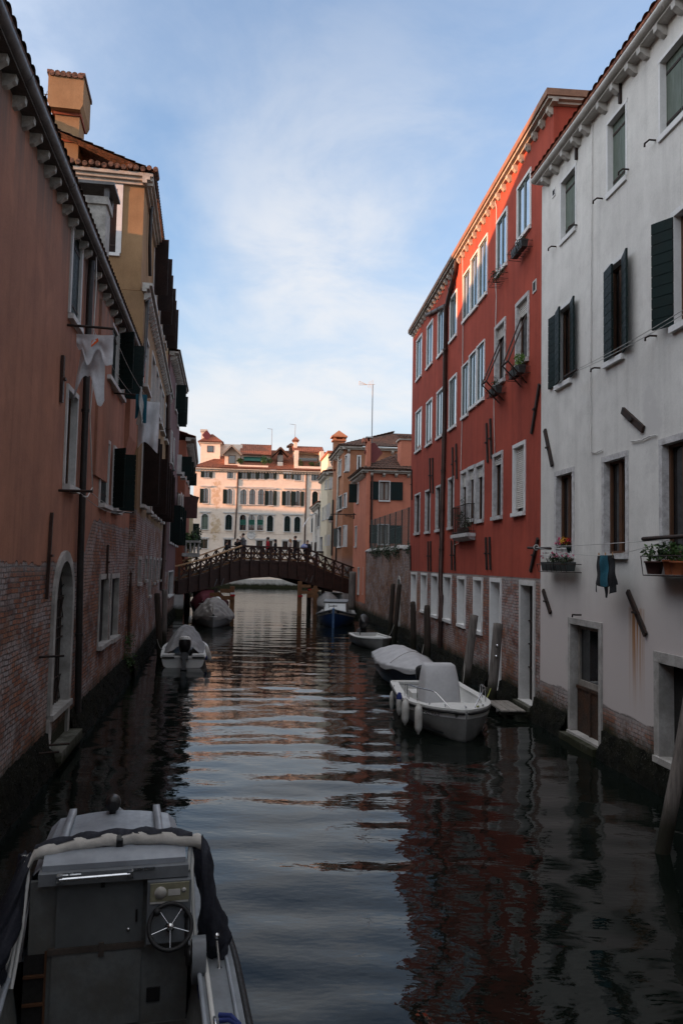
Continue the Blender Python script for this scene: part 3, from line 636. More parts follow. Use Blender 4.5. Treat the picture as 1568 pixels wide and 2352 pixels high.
L5.window((3, 4, 6, 8), w=.1, style='glass', shut=[('b', 95, 1, .6), ('a', 95, 1, .6)], boards=1); L5.window((10, 11, 5.6, 7.6), w=.1, style='glass', shut=[('b', 95, 1, .6), ('a', 95, 1, .6)], boards=1)
L5.window((18, 19, 5.6, 7.4), w=.1, style='glass', shut=[('b', 95, 1, .6)], boards=1)
L5.eave(9.8, .4, -.3, L5.L+.3, 'cornice', .2); L5.finish()
with front(L5, (-14.6, 78.5), 8, 9.6, M['L5']) as F: F.eave(9.802, .3, -.3, 8, 'cornice', .2)
tiled('roof', [(-.3, .5, 9.82), (L5.L+.4, .5, 9.82), (L5.L+.4, -8, 12.4), (-.3, -8, 12.4)], 'tileold', L5.e, pitch=.3, rows=.7)
# ================================================================ right row: red house
RH = House('red_house', 'four storey red house over brick with sky reflecting windows on the right bank', (4.955, 18.7), (3.343, 38.6), 14.9, 9, M['red'])
S_ = dict(sur='whitepaint', w=.085, proud=.03)
for i, (t, a, b, yt, yb) in enumerate((('c5', 955, 1050, 1062, 1462), ('c5', 792, 865, 1330, 1722), ('c5', 425, 474, 1930, 2245), ('c5', 330, 372, 2045, 2365), ('c5', 243, 285, 2150, 2455), ('c5', 162, 200, 2258, 2550))):
    RH.window(RH.rect(t, a, b, yt, yb), depth=.03, style='glass', pane='mirror', fr='framegrn', sashd=.012, leaves=2, sill=.04, **S_)
for (t, xs, yt, yb) in (('c5', ((528, 578), (588, 640), (652, 712)), (1745, 1620, 1510), (2090, 2020, 1930)), ('c6', ((518, 566), (575, 625), (636, 690)), (105, 20, -50), (490, 420, 370))):
    for (a, b), y0_, y1_ in zip(xs, yt, yb): RH.window(RH.rect(t, a, b, y0_, y1_), depth=.03, style='glass', pane='mirror', fr='framegrn', sashd=.012, leaves=2, sill=.04, sur='whitepaint', w=.06, proud=.03, key='one light of the triple window')
for (t, a, b, yt, yb) in (('c6', 418, 470, 215, 580), ('c6', 321, 366, 312, 650), ('c6', 238, 280, 392, 708), ('c6', 155, 197, 465, 758)):
    RH.window(RH.rect(t, a, b, yt, yb), depth=.03, style='glass', pane='mirror', fr='framegrn', sashd=.012, leaves=2, sill=.04, **S_)
RH.window(RH.rect('e8', 755, 912, 880, 1730), depth=.14, style='glass', leaves=1, sashd=.02, sill=.06, sur='peel', w=.1, blind=.22, key='deep white window with half lowered blind and awning arms')
RH.window(RH.rect('e8', 452, 578, 1210, 2000), depth=.14, style='glass', leaves=1, sashd=.02, sill=.06, sur='peel', w=.1, blind=.2, key='deep white window with half lowered blind and awning arms')
RH.window(RH.rect('c6', 925, 1005, 735, 1240), depth=.14, style='glass', leaves=1, sashd=.02, sill=.06, sur='whitepaint', w=.1, blind=.93, key='white window with the roller blind shut')
RH.window(RH.rect('c6', 765, 828, 805, 1270), depth=.13, style='glass', sashd=.02, leaves=1, sill=.06, sur='peel', w=.1, blind=.14)
for (a, b, yt, yb, bl) in ((512, 552, 935, 1405, .22), (568, 612, 905, 1290, .2), (630, 682, 880, 1295, .2)):
    RH.window(RH.rect('c6', a, b, yt, yb), depth=.13, style='glass', sashd=.02, leaves=1, sill=.03, sur='peel', w=.11, blind=bl, key='one light of the triple window between flaking columns')
for (a, b, yt, yb) in ((412, 450, 985, 1350), (315, 350, 1045, 1370), (232, 266, 1078, 1385), (150, 186, 1108, 1395)):
    RH.window(RH.rect('c6', a, b, yt, yb), depth=.11, style='glass', sashd=.02, leaves=1, sill=.04, sur='peel', w=.085)
for (a, b, yt, yb) in ((612, 672, 1762, 2150), (486, 540, 1752, 2100), (375, 430, 1738, 2062), (281, 326, 1730, 2030), (198, 240, 1722, 1995), (122, 158, 1716, 1975)):
    RH.window(RH.rect('c6', a, b, yt, yb), depth=.2, style='niche', sill=.03, sur='whitepaint', w=.1, key='blind ground floor niche')
d1 = RH.rect('c6', 742, 815, 1775, 2640); RH.window((d1[0], d1[1], .12, d1[3]), depth=.25, style='niche', sill=0.02, sur='whitepaint', w=.12, name='doorway', key='blocked water door')
d2 = RH.rect('c6', 978, 1075, 1800, 2700); RH.window((d2[0], d2[1], .27, d2[3]), depth=.24, style='dark', sill=0.02, sur='stone', w=.13, name='doorway', key='open water door with iron gate')
g = MB()
for k in range(1, 6): g.tube([(d2[0]+(d2[1]-d2[0])*k/6, -.2, .3), (d2[0]+(d2[1]-d2[0])*k/6, -.2, d2[3])], .012, 6)
for zz in (1.1, 1.7, 2.3): g.beam((d2[0], -.2, zz), (d2[1], -.2, zz), .03, .03)
g.build('iron_gate', M['iron'], RH.e)
# cornice, fascia, corbels on both visible sides
RH.eave(15.04, .2, -.2, RH.L, 'cornice', .13, steps=2)
q = MB(); q.box(-.24, RH.L, -.1, .25, 15.044, 15.21); q.box(-.24, -.0, -9, -.1, 15.044, 15.21); q.build('roof_edge', simple('brown_roof_edge', (.24,.125,.075), .8, var=.3), RH.e)
RH.corbels([.1+.57*k for k in range(35)], 14.91, .14, .15, .2, M['cornice'])
G = House('x', 'x', (13.9, 19.43), (4.955, 18.7), 14.9, 0, M['red'], zb=12.4, rel=RH)
with G:
    G.eave(15.041, .2, 0, G.L, 'cornice', .13, steps=2); G.corbels([G.L-1.35, G.L-2.5, G.L-3.7], 14.91, .14, .15, .2, M['cornice'])
    G.pipe([(G.L-.95, 14.8), (G.L-.95, 12.5)], .07); v = MB(); v.lathe([(.1, 0), (.19, .05), (.19, .12), (.05, .14)], (G.L-1.7, .02, 14.0), 12, axis=(0, 1, 0)); v.build('round_vent', M['cornice'], RH.e)
RH.pipe(pl(RH, [('c5', 470, 1610), ('c5', 465, 1680), ('c5', 388, 1990), ('c6', 375, 600), ('c6', 345, 1830), ('c6', 355, 1890), ('c6', 340, 2290)]), .085, 'pipebrown')
RH.pipe(pl(RH, [('c5', 240, 2040), ('c5', 385, 1965)]), .08, 'pipebrown')
for pts in ([('c5', 770, 1130), ('c5', 785, 1200), ('c5', 785, 1330)], [('c5', 778, 1790), ('c5', 783, 1900), ('c5', 778, 2100), ('c6', 768, 60)], [('c6', 764, 340), ('c6', 765, 560), ('c6', 772, 770), ('c6', 740, 800)], [('c5', 520, 1580), ('c5', 522, 2110), ('c6', 515, 520), ('c6', 505, 900)], [('c6', 510, 1430), ('c6', 485, 1475), ('c6', 448, 1490), ('c6', 450, 1560)]):
    q = MB(); q.tube([Vector((p[0], p[2], p[1])) for p in pl(RH, pts, .03)], .014, 5); q.build('cable', M['cable'], RH.e)
for (x, y, l, a) in ((270, 945, 1.5, 96), (291, 945, 1.5, 96), (449, 858, 1.3, 97), (478, 832, 1.3, 97), (718, 688, 1.25, 98), (748, 655, 1.25, 98), (126, 1015, 1.5, 96),
                     (255, 1575, 1.25, 96), (275, 1575, 1.25, 96), (440, 1568, 1.1, 97), (464, 1570, 1.1, 97), (712, 1555, 1.0, 98), (741, 1555, 1.0, 98), (117, 1590, 1.2, 96), (1098, 425, 1.3, 62), (1088, 1568, 1.0, 55)):
    p = RH.px('c6', x, y); RH.anchor(p[0], p[1], l, 180-a, .1)
p = RH.px('c5', 1085, 1815); q = MB(); q.box(p[0]-.14, p[0]+.14, -.02, .02, p[1]-.16, p[1]+.16); v = q.build('air_vent', M['gutterwhite'], RH.e); q = MB(); q.box(p[0]-.09, p[0]+.09, .0, .024, p[1]-.11, p[1]+.11); q.build('vent_grille', M['dark'], v)
MB().box(d2[0]-.15, d2[1]+.15, -.2, .18, -.5, .25).build('doorstep', M['stepstone'], RH.e); MB().box(d1[0]-.15, d1[1]+.15, -.2, .16, -.5, .1).build('doorstep', M['stepstone'], RH.e)
RH.footing(h=.5, out=.2, gaps=[(d1[0]-.16, d1[1]+.16), (d2[0]-.16, d2[1]+.16)]); RH.finish()
# ================================================================ right row: white house
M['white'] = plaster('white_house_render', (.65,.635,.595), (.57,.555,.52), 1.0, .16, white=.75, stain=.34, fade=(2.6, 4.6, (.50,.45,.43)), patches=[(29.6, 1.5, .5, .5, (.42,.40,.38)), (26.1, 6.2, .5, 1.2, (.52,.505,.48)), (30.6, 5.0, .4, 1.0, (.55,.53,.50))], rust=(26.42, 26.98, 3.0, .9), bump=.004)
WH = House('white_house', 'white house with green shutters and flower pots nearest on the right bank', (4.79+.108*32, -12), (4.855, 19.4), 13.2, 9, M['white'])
print('white anchors', WH.px('c8', 650, 1340), WH.px('c8', 735, 1400))
for (a, b, yt, yb) in ((258, 345, 1130, 1485), (545, 655, 770, 1195), (868, 1060, 385, 840)):
    r = WH.rect('c7', a, b, yt, yb); WH.window(r, w=.06, depth=.14, style='closed', shutmat='shutgrn', leaves=2, sill=.03, sur='whitepaint', proud=.012, lintel=.02)
WH.window(WH.rect('c7', 238, 318, 1925, 2375), w=.09, depth=.18, style='glass', sur='whitepaint', proud=.015, shut=[('a', 166, 1, .46), ('b', 177, 1, .48), ('b', 12, 1, .5)], sill=.07, boards=10, key='window with dark shutters folded back on both sides')
WH.window(WH.rect('c7', 540, 638, 1665, 2235), w=.09, depth=.18, style='glass', sur='whitepaint', proud=.015, shut=[('a', 163, 1, .5), ('b', 8, .98, .5)], sill=.07, boards=10)
WH.window(WH.rect('c7', 955, 1100, 1330, 2010), w=.09, depth=.18, style='glass', sur='whitepaint', proud=.015, shut=[('b', 150, 1, .4)], sill=.07, boards=10)
for (a, b, yt, yb) in ((215, 305, 540, 985), (490, 612, 460, 985), (825, 1005, 360, 985)):
    WH.window(WH.rect('c8', a, b, yt, yb), w=.11, depth=.17, style='glass', sur='peel', proud=.02, sill=.06, leaves=2, key='tall window with brown wooden sash in a worn stone frame')
r = WH.rect('c8', 300, 462, 1385, 2000); rd = (r[0], r[1], .2, r[3])
w = WH.window(rd, w=.13, depth=.22, style='dark', sur='stoneold', sill=.04, name='water_door', key='weathered water door with a low iron flap')
x0, x1, z0, z1 = rd; q = MB(); q.box(x0+.003, x1-.003, -.17, -.13, z0, z0+.95); q.box(x0, x1, -.14, -.10, z0+.92, z0+.98)
q.box((x0+x1)/2-.03, (x0+x1)/2+.03, -.14, -.095, z0, z0+.98); q.build('door_flap', simple('rusty_iron_door', (.05,.034,.026), .7, .3, var=.6, c2=(.09,.04,.02)), w)
q = MB(); q.box(x0+.003, x1-.003, -.205, -.19, z0+.98, z1); q.build('door_pane', M['glass'], w)
q = MB()
for (a, b) in ((x0, x0+.09), (x1-.09, x1)): q.box(a+.003, b-.003, -.19, -.15, z0+.98, z1)
q.box(x0+.09, x1-.09, -.19, -.15, z0+.98, z0+1.1); q.box(x0+.09, x1-.09, -.19, -.15, z1-.1, z1); q.build('door_frame', M['woodgrey'], w)
q = MB(); q.box(x0-.16, x1+.16, -.1, .22, -.5, z0-.05); q.build('doorstep', M['stepstone'], WH.e); gapsW = [(x0-.2, x1+.2)]
r = WH.rect('c8', 812, 1000, 1610, 2210); w = WH.window((r[0], r[1], .55, r[3]), w=.18, depth=.25, style='dark', sur='stoneold', sill=.05, name='water_door', key='dark water door at the picture edge')
WH.gutter(13.34, .21, 0, WH.L-.1, .1, M['gutterwhite'])
q = MB(); q.box(0, WH.L-.1, -.1, .2, 13.2, 13.27); q.build('eave_boards', M['gutterwhite'], WH.e)
cx_ = [WH.px('c7', x, y, .1)[0] for x, y in ((160, 1085), (215, 1000), (280, 915), (345, 825), (400, 755), (505, 605), (590, 490), (685, 365), (760, 260), (865, 105))]; WH.corbels([x for x in cx_ if x < WH.L-.08] + [cx_[-1]-.6*k for k in range(1, 5)], 13.2, .2, .13, .19, M['gutterwhite'])
tiled('roof', [(0, .31, 13.36), (WH.L-.08, .31, 13.36), (WH.L-.08, -8.5, 15.4), (0, -8.5, 15.4)], 'tile', WH.e, pitch=.26, rows=.5)
for (x, y, l, a, w_) in ((175, 375, 1.05, 118, .11), (660, 215, .95, 148, .13), (165, 1258, .7, 133, .1), (682, 1322, 1.0, 132, .1)):
    p = WH.px('c8', x, y); WH.anchor(p[0], p[1], l, 180-a, w_)
for pts in ([('c7', 440, 560), ('c7', 425, 690), ('c7', 448, 720), ('c7', 445, 1400), ('c7', 438, 2350), ('c8', 408, 400), ('c8', 440, 405), ('c8', 475, 388)], [('c8', 640, 340), ('c8', 700, 332), ('c8', 750, 308), ('c8', 785, 303)]):
    q = MB(); q.tube([Vector((p[0], p[2], p[1])) for p in pl(WH, pts, .03)], .012, 5); q.build('cable', M['cable'], WH.e)
for (t, x, y) in (('c7', 222, 1522), ('c7', 350, 1390), ('c7', 505, 1228), ('c7', 665, 1050), ('c7', 830, 872), ('c7', 835, 2072), ('c7', 490, 2268), ('c8', 350, 1335)):
    p = WH.px(t, x, y); q = MB(); q.tube([(p[0]-.05, -.02, p[1]), (p[0]-.05, .12, p[1]), (p[0]+.08, .14, p[1]), (p[0]+.09, .14, p[1]-.06)], .018, 6); q.build('shutter_hook', M['iron'], WH.e)
for (t, x, y, l) in (('c7', 628, 560, .5), ('c7', 358, 915, .5)):
    p = WH.px(t, x, y); q = MB(); q.box(p[0]-.03, p[0]+.03, 0, .06, p[1]-l/2, p[1]+l/2); q.build('gutter_strap', M['iron'], WH.e)
p = WH.px('c7', 216, 1185); q = MB(); q.box(p[0]-.1, p[0]+.1, -.01, .02, p[1]-.1, p[1]+.1); v = q.build('air_vent', M['whitepaint'], WH.e); q = MB(); q.box(p[0]-.06, p[0]+.06, 0, .025, p[1]-.06, p[1]+.06); q.build('vent_grille', M['dark'], v)
WH.footing(h=.5, out=.22, gaps=gapsW); WH.finish()
# ================================================================ right row: coral house, garden wall, brown, cream and grey houses
CX = lambda Y: 7.86 - .114*Y
def front2(H, corner, width, zt, mat, **k):
    c = Vector(corner); n = Vector((H.n.x, H.n.y)); return House('x', 'x', tuple(c - n*width), tuple(c), zt, 0, mat, rel=H, **k)
PH = House('coral_house', 'coral pink house with green shutters rising behind the brick garden wall', (1.69, 54.2), (CX(60.8), 60.8), 9.9, 9, M['pink'])
PH.window(PH.rect('e6', 394, 408, 1515, 1700), w=.06, style='glass', shut=[])
PH.window(PH.rect('e6', 416, 428, 1105, 1285), w=.06, style='glass', shut=[('b', 100, 1, .6)], boards=1)
for (a, b) in ((418, 432), (470, 484)): PH.window(PH.rect('e6', a, b, 1905, 2150), w=.05, depth=.12, style='niche', sur='white', sill=0, surround=True) if False else PH.window(PH.rect('e6', a, b, 1905, 2150), w=.05, depth=.12, style='closed', shutmat='shutred', sill=.02)
PH.eave(10.1, .4, -.3, PH.L, 'cornice', .2); PH.corbels([.4+.6*k for k in range(11)], 9.9, .3, .16, .24, M['cornice']); PH.wall(ends=(0, 1)); PH.footing(h=.45)
PF = front2(PH, (1.69, 54.2), 9, 9.9, M['pink'], zb=.8)
with PF:
    for (a, b, yt, yb, k) in ((625, 718, 1080, 1258, 'upper window between open green shutters'), (612, 706, 1495, 1675, 'lower window seen through the wire fence')):
        r = PF.rect('e6', a, b, yt, yb); PF.window(r, w=.07, depth=.15, style='curtain', fr='frame', sill=.08, leaves=2, shut=[('a', 176, 1, .85), ('b', 176, 1, .8)], boards=1, key=k, gap=.07)
    PF.eave(10.102, .42, 0, PF.L+.4, 'cornice', .2); PF.corbels([PF.L-.3-.85*k for k in range(5)], 9.9, .32, .18, .24, M['cornice']); PF.wall('front_wall', ends=(0, 0))
    PF.pipe(pl(PF, [('e6', 532, 950), ('e6', 556, 985), ('e6', 549, 1500), ('e6', 542, 1690), ('e6', 562, 1722)]), .07, 'pipebrown')
    z = lambda y: PF.px('e6', 600, y)[1]
    # chimney breast at the corner and tall shaft at the right
    a, b = PF.px('e6', 528, 1300)[0], PF.px('e6', 436, 1300)[0]; q = MB(); q.box(a, PF.L+.06, -.6, .25, 1.0, z(705)); ch = q.build('chimney_breast', M['pink'], PH.e)
    q = MB(); q.box(a-.1, PF.L+.16, -.7, .33, z(705)+.25, z(660)); q.build('chimney_cap', M['stoneold'], ch)
    q = MB()
    for k in range(3): q.box(a+.02+k*.22, a+.1+k*.22, -.6, .25, z(705), z(705)+.25)
    q.build('chimney_vents', M['pink'], ch)
    a, b = PF.px('e6', 960, 800)[0], PF.px('e6', 832, 800)[0]; q = MB(); q.box(a-.4, b, -1.4, -.15, 9.5, z(670)); ch2 = q.build('chimney', M['pink'], PH.e)
    q = MB(); q.box(a-.5, b+.12, -1.5, -.05, z(670), z(655)); q.build('chimney_moulding', M['cornice'], ch2)
    tiled('chimney_roof', [(a-.6, .05, z(652)), (b+.25, .05, z(652)), (b+.25, -1.0, z(620)), (a-.6, -1.0, z(620))], 'tileold', ch2, pitch=.22)
    tiled('roof', [(0, .5, 10.12), (PF.L+.5, .5, 10.12), (PF.L-3.2, -4, 12.0), (0, -4, 12.0)], 'tileold', PH.e, pitch=.25, rows=.5)
tiled('roof', [(-.4, .5, 10.13), (PH.L, .5, 10.13), (PH.L, -4, 12.0), (3.6, -4, 12.0)], 'tileold', PH.e, pitch=.25, rows=.5)
GW = House('garden_wall', 'old brick garden wall with a pointed doorway between the red and coral houses', (3.49, 38.4), (1.69, 54.15), 4.55, .45, M['gardenwall'], cat='wall')
r = GW.rect('e6', 800, 826, 2010, 2330); GW.window((r[0]+.1, r[1], .6, r[3]), w=.16, depth=.4, style='dark', sur='stoneold', arch=True, sill=0.02, name='doorway'); GW.footing(h=.5); GW.finish()
q = MB(); R5 = random.Random(3)
q.loft([[(GW.L*i/40, y, z + R5.uniform(-.05, .05)) for (y, z) in ((.06, 4.5), (.04, 4.63), (-.2, 4.72), (-.5, 4.6), (-.5, 4.5))] for i in range(41)], closed=False, caps=False); q.build('coping', M['stoneold'], GW.e)
FN = House('wire_fence', 'tall green wire mesh fence on iron posts along the top of the brick garden wall', (3.44, 38.6), (1.76, 53.2), 6.6, .1, M['iron'], cat='fence')
for k in range(9):
    q = MB(); q.tube([(.1+1.8*k, -.2, 4.6), (.1+1.8*k, -.2, 6.62)], .035, 6); q.build('post', M['pipe'], FN.e)
q = MB()
for zz in (4.75, 5.7, 6.6): q.tube([(0, -.2, zz), (14.6, -.2, zz)], .008, 3)
st = .105
for k in range(int((14.6+1.9)/st)):
    for sg in (1, -1):
        x0 = k*st - 1.9; xa, za = (x0, 4.7); xb, zb_ = (x0+1.9, 6.6)
        if sg < 0: za, zb_ = zb_, za
        ta = max(0, (0-xa)/1.9); tb = min(1, (14.6-xa)/1.9)
        if tb <= ta: continue
        q.tube([(xa+1.9*ta, -.2+.004*sg, za+(zb_-za)*ta), (xa+1.9*tb, -.2+.004*sg, za+(zb_-za)*tb)], .0035, 3, caps=False, smooth=False)
q.build('wire_mesh', simple('green_coated_wire', (.04,.065,.055), .6), FN.e)
q = MB(); R6 = random.Random(11)
for k in range(26):
    s_ = R6.uniform(0, 14); leaves(q, (s_, .1, 4.55-R6.uniform(0, .5)*R6.random()), (.4, .15, .35), 60, .05, 0, R6)
o = q.build('ivy', M['leafdark'], None); o.matrix_world = GW.mx; tag(o, 'dark creeper trailing over the top of the brick garden wall', 'creeper')
BH = House('brown_house', 'tall brown house with a white drainpipe and slim chimney beyond the bridge', (.11, 68), (CX(76.7), 76.7), 13.5, 10, M['brown'])
for (a, b, yt, yb) in ((244, 260, 890, 1030), (299, 315, 845, 985)): BH.window(BH.rect('e6', a, b, yt, yb), w=.1, style='glass', sill=.1)
for (a, b, yt, yb) in ((233, 268, 1235, 1360), (285, 302, 1205, 1330)): BH.window(BH.rect('e6', a, b, yt, yb), w=.06, depth=.1, style='closed', sill=.1)
BH.window(BH.rect('e6', 226, 260, 1525, 1705), w=.06, style='glass', bars=(.3, .6), shut=[('b', 172, 1)], gap=.06, boards=10); BH.window(BH.rect('e6', 279, 290, 1510, 1695), w=.08, style='glass')
BH.eave(13.72, .4, -.4, BH.L+.3, 'cornice', .24); BH.corbels([.3+.7*k for k in range(13)], 13.48, .3, .16, .26, M['cornice']); BH.wall(ends=(0, 1)); BH.footing(h=.6)
BH.pipe(pl(BH, [('e6', 234, 840), ('e6', 226, 1150), ('e6', 212, 1520)]), .09, 'pipecream'); BH.pipe(pl(BH, [('e6', 212, 1700), ('e6', 207, 1850)]), .07)
with front2(BH, (.11, 68), 14, 13.5, M['brown']) as F:
    F.window(F.rect('e6', 420, 436, 840, 970), w=.12, style='glass'); F.eave(13.722, .4, 0, F.L+.4, 'cornice', .24); F.corbels([F.L-.4-1.9*k for k in range(7)], 13.48, .3, .2, .3, M['cornice']); F.wall('front_wall', ends=(0, 0))
    zr = F.px('e6', 690, 625, -6)[1]
    tiled('roof', [(0, .5, 13.74), (F.L+.5, .5, 13.74), (F.L-5, -6, zr), (0, -6, zr)], 'tileold', BH.e, pitch=.3, rows=.6)
tiled('roof', [(-.5, .5, 13.75), (BH.L, .5, 13.75), (BH.L, -5.5, 16.2), (6, -5.5, 16.2)], 'tileold', BH.e, pitch=.3, rows=.6)
a = atY('e6', 235, 720, 75); lx = BH.mx.inverted() @ Vector((a.x, 75, 0)); zt = atY('e6', 238, 665, 75).z; q = MB(); hw = 1.02*.5
q.box(lx.x-hw, lx.x+hw, lx.y-hw, lx.y+hw, 12.5, zt-.35); ch = q.build('chimney', M['brown'], BH.e); q = MB(); q.box(lx.x-hw*1.25, lx.x+hw*1.25, lx.y-hw*1.25, lx.y+hw*1.25, zt-.35, zt-.2)
for sx in (-1, 1):
    for sy in (-1, 1): q.box(lx.x+sx*hw*.8-.12, lx.x+sx*hw*.8+.12, lx.y+sy*hw*.8-.12, lx.y+sy*hw*.8+.12, zt-.2, zt)
q.box(lx.x-hw*1.45, lx.x+hw*1.45, lx.y-hw*1.45, lx.y+hw*1.45, zt, zt+.12); h_ = hw*1.4
q.add([(lx.x-h_,lx.y-h_,zt+.12),(lx.x+h_,lx.y-h_,zt+.12),(lx.x+h_,lx.y+h_,zt+.12),(lx.x-h_,lx.y+h_,zt+.12),(lx.x,lx.y,zt+.75)], [(0,1,4),(1,2,4),(2,3,4),(3,0,4)]); q.build('chimney_cap', M['brown'], ch)
CH = House('cream_house', 'cream house with narrow windows between the brown house and the palace', (CX(82), 82), (CX(89.7), 89.7), 12.8, 10, M['cream'])
for (a, b) in ((1140, 1152), (1160, 1171), (1198, 1211)): CH.window(CH.rect('e5', a, b, 800+(1200-a)*.6, 935+(1200-a)*.2), w=.06, style='glass')
for (a, b) in ((1100, 1113), (1128, 1139), (1153, 1164), (1185, 1196)): CH.window(CH.rect('e5', a, b, 1160+(1190-a)*.6, 1360+(1190-a)*.35), w=.06, depth=.1, style='closed', shutmat='shutgrn')
for (a, b) in ((1140, 1150), (1169, 1178)): CH.window(CH.rect('e5', a, b, 1610, 1745), w=.06, style='glass')
CH.window(CH.rect('e5', 1064, 1100, 1640, 1840), w=.06, style='dark', name='doorway')
CH.eave(13.1, .45, -.45, CH.L, 'cornice', .3, steps=3); CH.corbels([.2+.55*k for k in range(14)], 12.8, .36, .2, .25, M['cornice']); CH.wall(ends=(0, 1)); CH.footing(h=.5)
CH.pipe(pl(CH, [('e5', 1250, 1100), ('e5', 1240, 1500), ('e5', 1230, 1900)]), .08)
with front2(CH, (CX(82), 82), 14, 12.8, M['cream']) as F: F.eave(13.102, .45, 0, F.L+.45, 'cornice', .3, steps=3); F.wall('front_wall', ends=(0, 0))
tiled('roof', [(-.4, .5, 13.12), (CH.L, .5, 13.12), (CH.L, -6, 15.0), (3, -6, 15.0)], 'tile', CH.e, pitch=.3, rows=.6)
p = CH.px('e5', 1100, 1840); q = MB()
q.box(p[0]-1.3, p[0]+1.3, 0, .8, p[1]-.15, p[1])
for k in range(13): q.tube([(p[0]-1.3+.2166*k, .78, p[1]), (p[0]-1.3+.2166*k, .78, p[1]+.95)], .02, 5)
q.tube([(p[0]-1.3, .78, p[1]+.95), (p[0]+1.3, .78, p[1]+.95)], .03, 5); q.build('balcony', M['iron'], CH.e)
EH = House('grey_house', 'narrow grey-white house with a sun blind, nearest the palace on the right', (CX(90), 90), (CX(100.5), 100.5), 10.2, 10, M['grey'])
for (a, b, yt, yb) in ((1060, 1072, 1290, 1480), (1030, 1042, 1320, 1500), (1008, 1018, 1620, 1760)): EH.window(EH.rect('e5', a, b, yt, yb), w=.08, style='glass')
EH.eave(10.5, .4, -.3, EH.L+.3, 'cornice', .25); EH.corbels([.3+.6*k for k in range(17)], 10.25, .3, .18, .24, M['cornice']); EH.pipe(pl(EH, [('e5', 1050, 1200), ('e5', 1040, 1480)]), .07); EH.footing(h=.5); EH.finish()
tiled('roof', [(-.3, .45, 10.52), (EH.L+.4, .45, 10.52), (EH.L+.4, -6, 12.4), (-.3, -6, 12.4)], 'tile', EH.e, pitch=.3, rows=.6)
p = EH.px('e5', 1010, 1370); q = MB(); q.grid(lambda u, v: (p[0]-1+2*u, .05+1.5*v, p[1]+.6-1.6*v*v), 4, 6); o = q.build('sun_blind', M['cloth'], None); o.matrix_world = EH.mx; tag(o, 'white sun blind stretched out from the narrow grey-white house', 'awning')
OH = House('peach_attic_house', 'sliver of a peach house with a green shutter above the cream house roof', (7.5, 97.2), (-1.75, 96.0), 17.0, 8, M['L5'] if False else M['cream'])
r = OH.rect('e5', 1228, 1276, 510, 612); OH.window(r, w=.1, depth=.1, style='closed', leaves=1); OH.finish()
q = MB(); a, b = OH.px('e5', 1190, 380)[0], OH.px('e5', 1300, 380)[0]; zz = OH.px('e5', 1230, 400)[1]; q.box(b-1, a+.2, -8, .4, 17.01, zz+.0 if zz > 17.1 else 17.5); q.build('roof', M['tile'], OH.e)
# ================================================================ the palace at the end of the canal
M['palace'] = plaster('palace_render', (.67,.57,.475), (.62,.53,.44), None, stain=.1, moss=None, bump=.004, patches=[(26.8, 8.6, 1.0, 2.6, (.40,.29,.17)), (26.8, 13.6, .9, 3.2, (.46,.32,.2))])
PA = House('palace', 'wide cream palace with rows of arched windows, closing the view beyond the bridge', (8, 121.05), (-22.0, 118), 17.1, 14, M['palace'], zb=0)
print('palace patch', PA.px('e4', 760, 1300), PA.px('e4', 760, 900))
SH = lambda wa, wb: [('a', 176, 1, wa), ('b', 176, 1, wb)]
kw = dict(w=.14, depth=.22, sur='stone', proud=.06)
for (t, a, b, wa, wb) in (('e4', 576, 655, .42, .42), ('e4', 1120, 1197, .46, .46), ('e4', 1246, 1320, .4, .4), ('e4', 1368, 1440, .4, .4), ('e4', 1508, 1575, .4, .4), ('e5', 577, 655, .36, .36)):
    PA.window(PA.rect(t, a, b, 697+(5 if t == 'e4' else 35)*(a > 1000 or t == 'e5'), 780+(20 if a > 1000 or t == 'e5' else 0)), style='glass', boards=1, shut=SH(wa*1.05, wb*1.05), sill=.06, **kw)
for (t, a, b, yt, yb) in (('e4', 912, 997, 702, 790), ('e5', 704, 796, 735, 820), ('e5', 938, 1043, 738, 825)): PA.window(PA.rect(t, a, b, yt, yb), style='glass', fr='shut', sill=.06, **kw)
for (t, a, b, yt, yb, s_) in (('e4', 568, 640, 932, 1148, 'r'), ('e4', 903, 985, 942, 1158, 'l'), ('e5', 322, 394, 962, 1178, 'lr'), ('e5', 570, 645, 968, 1184, 'lr'), ('e5', 708, 784, 970, 1186, 'lr')):
    sh = ([('b', 174, .97, .55)] if s_ != 'r' else [('b', 174, .97, .5)]) + ([('a', 174, .97, .5)] if 'r' in s_ and s_ != 'r' else [])
    PA.window(PA.rect(t, a, b, yt, yb), style='glass', arch=True, fr='frame', boards=1, shut=sh, sill=.14, **kw)
for (a, b) in ((1102, 1190), (1227, 1314), (1352, 1440)): PA.window(PA.rect('e4', a, b, 947, 1168), style='glass', arch=True, fr='frame', bars=(.68,), sill=.14, **{**kw, 'w': .13})
PA.window(PA.rect('e5', 952, 1035, 975, 1190), style='closed', arch=True, leaves=2, sill=.14, **kw)
for (t, a, b, yt, yb) in (('e4', 542, 635, 1300, 1522), ('e4', 884, 978, 1310, 1530), ('e5', 305, 392, 1322, 1550), ('e5', 553, 637, 1330, 1555), ('e5', 696, 781, 1340, 1560), ('e5', 942, 1030, 1345, 1565)):
    PA.window(PA.rect(t, a, b, yt, yb), style='closed', arch=True, leaves=2, sill=.14, shutmat='shutgrn' if a in (542,) else 'shut', **kw)
for (a, b) in ((1090, 1180), (1216, 1303), (1340, 1427)):
    r = PA.rect('e4', a, b, 1312, 1535); w_ = PA.window(r, style='glass', arch=True, fr='frame', sill=.14, **{**kw, 'w': .11})
    q = MB(); q.grid(lambda u, v: (r[0]+.02+(r[1]-r[0]-.04)*u, -.1+.03*math.sin(v*14), r[3]-.75-.75*v), 4, 12); q.build('window_blind', M['awning'], w_)
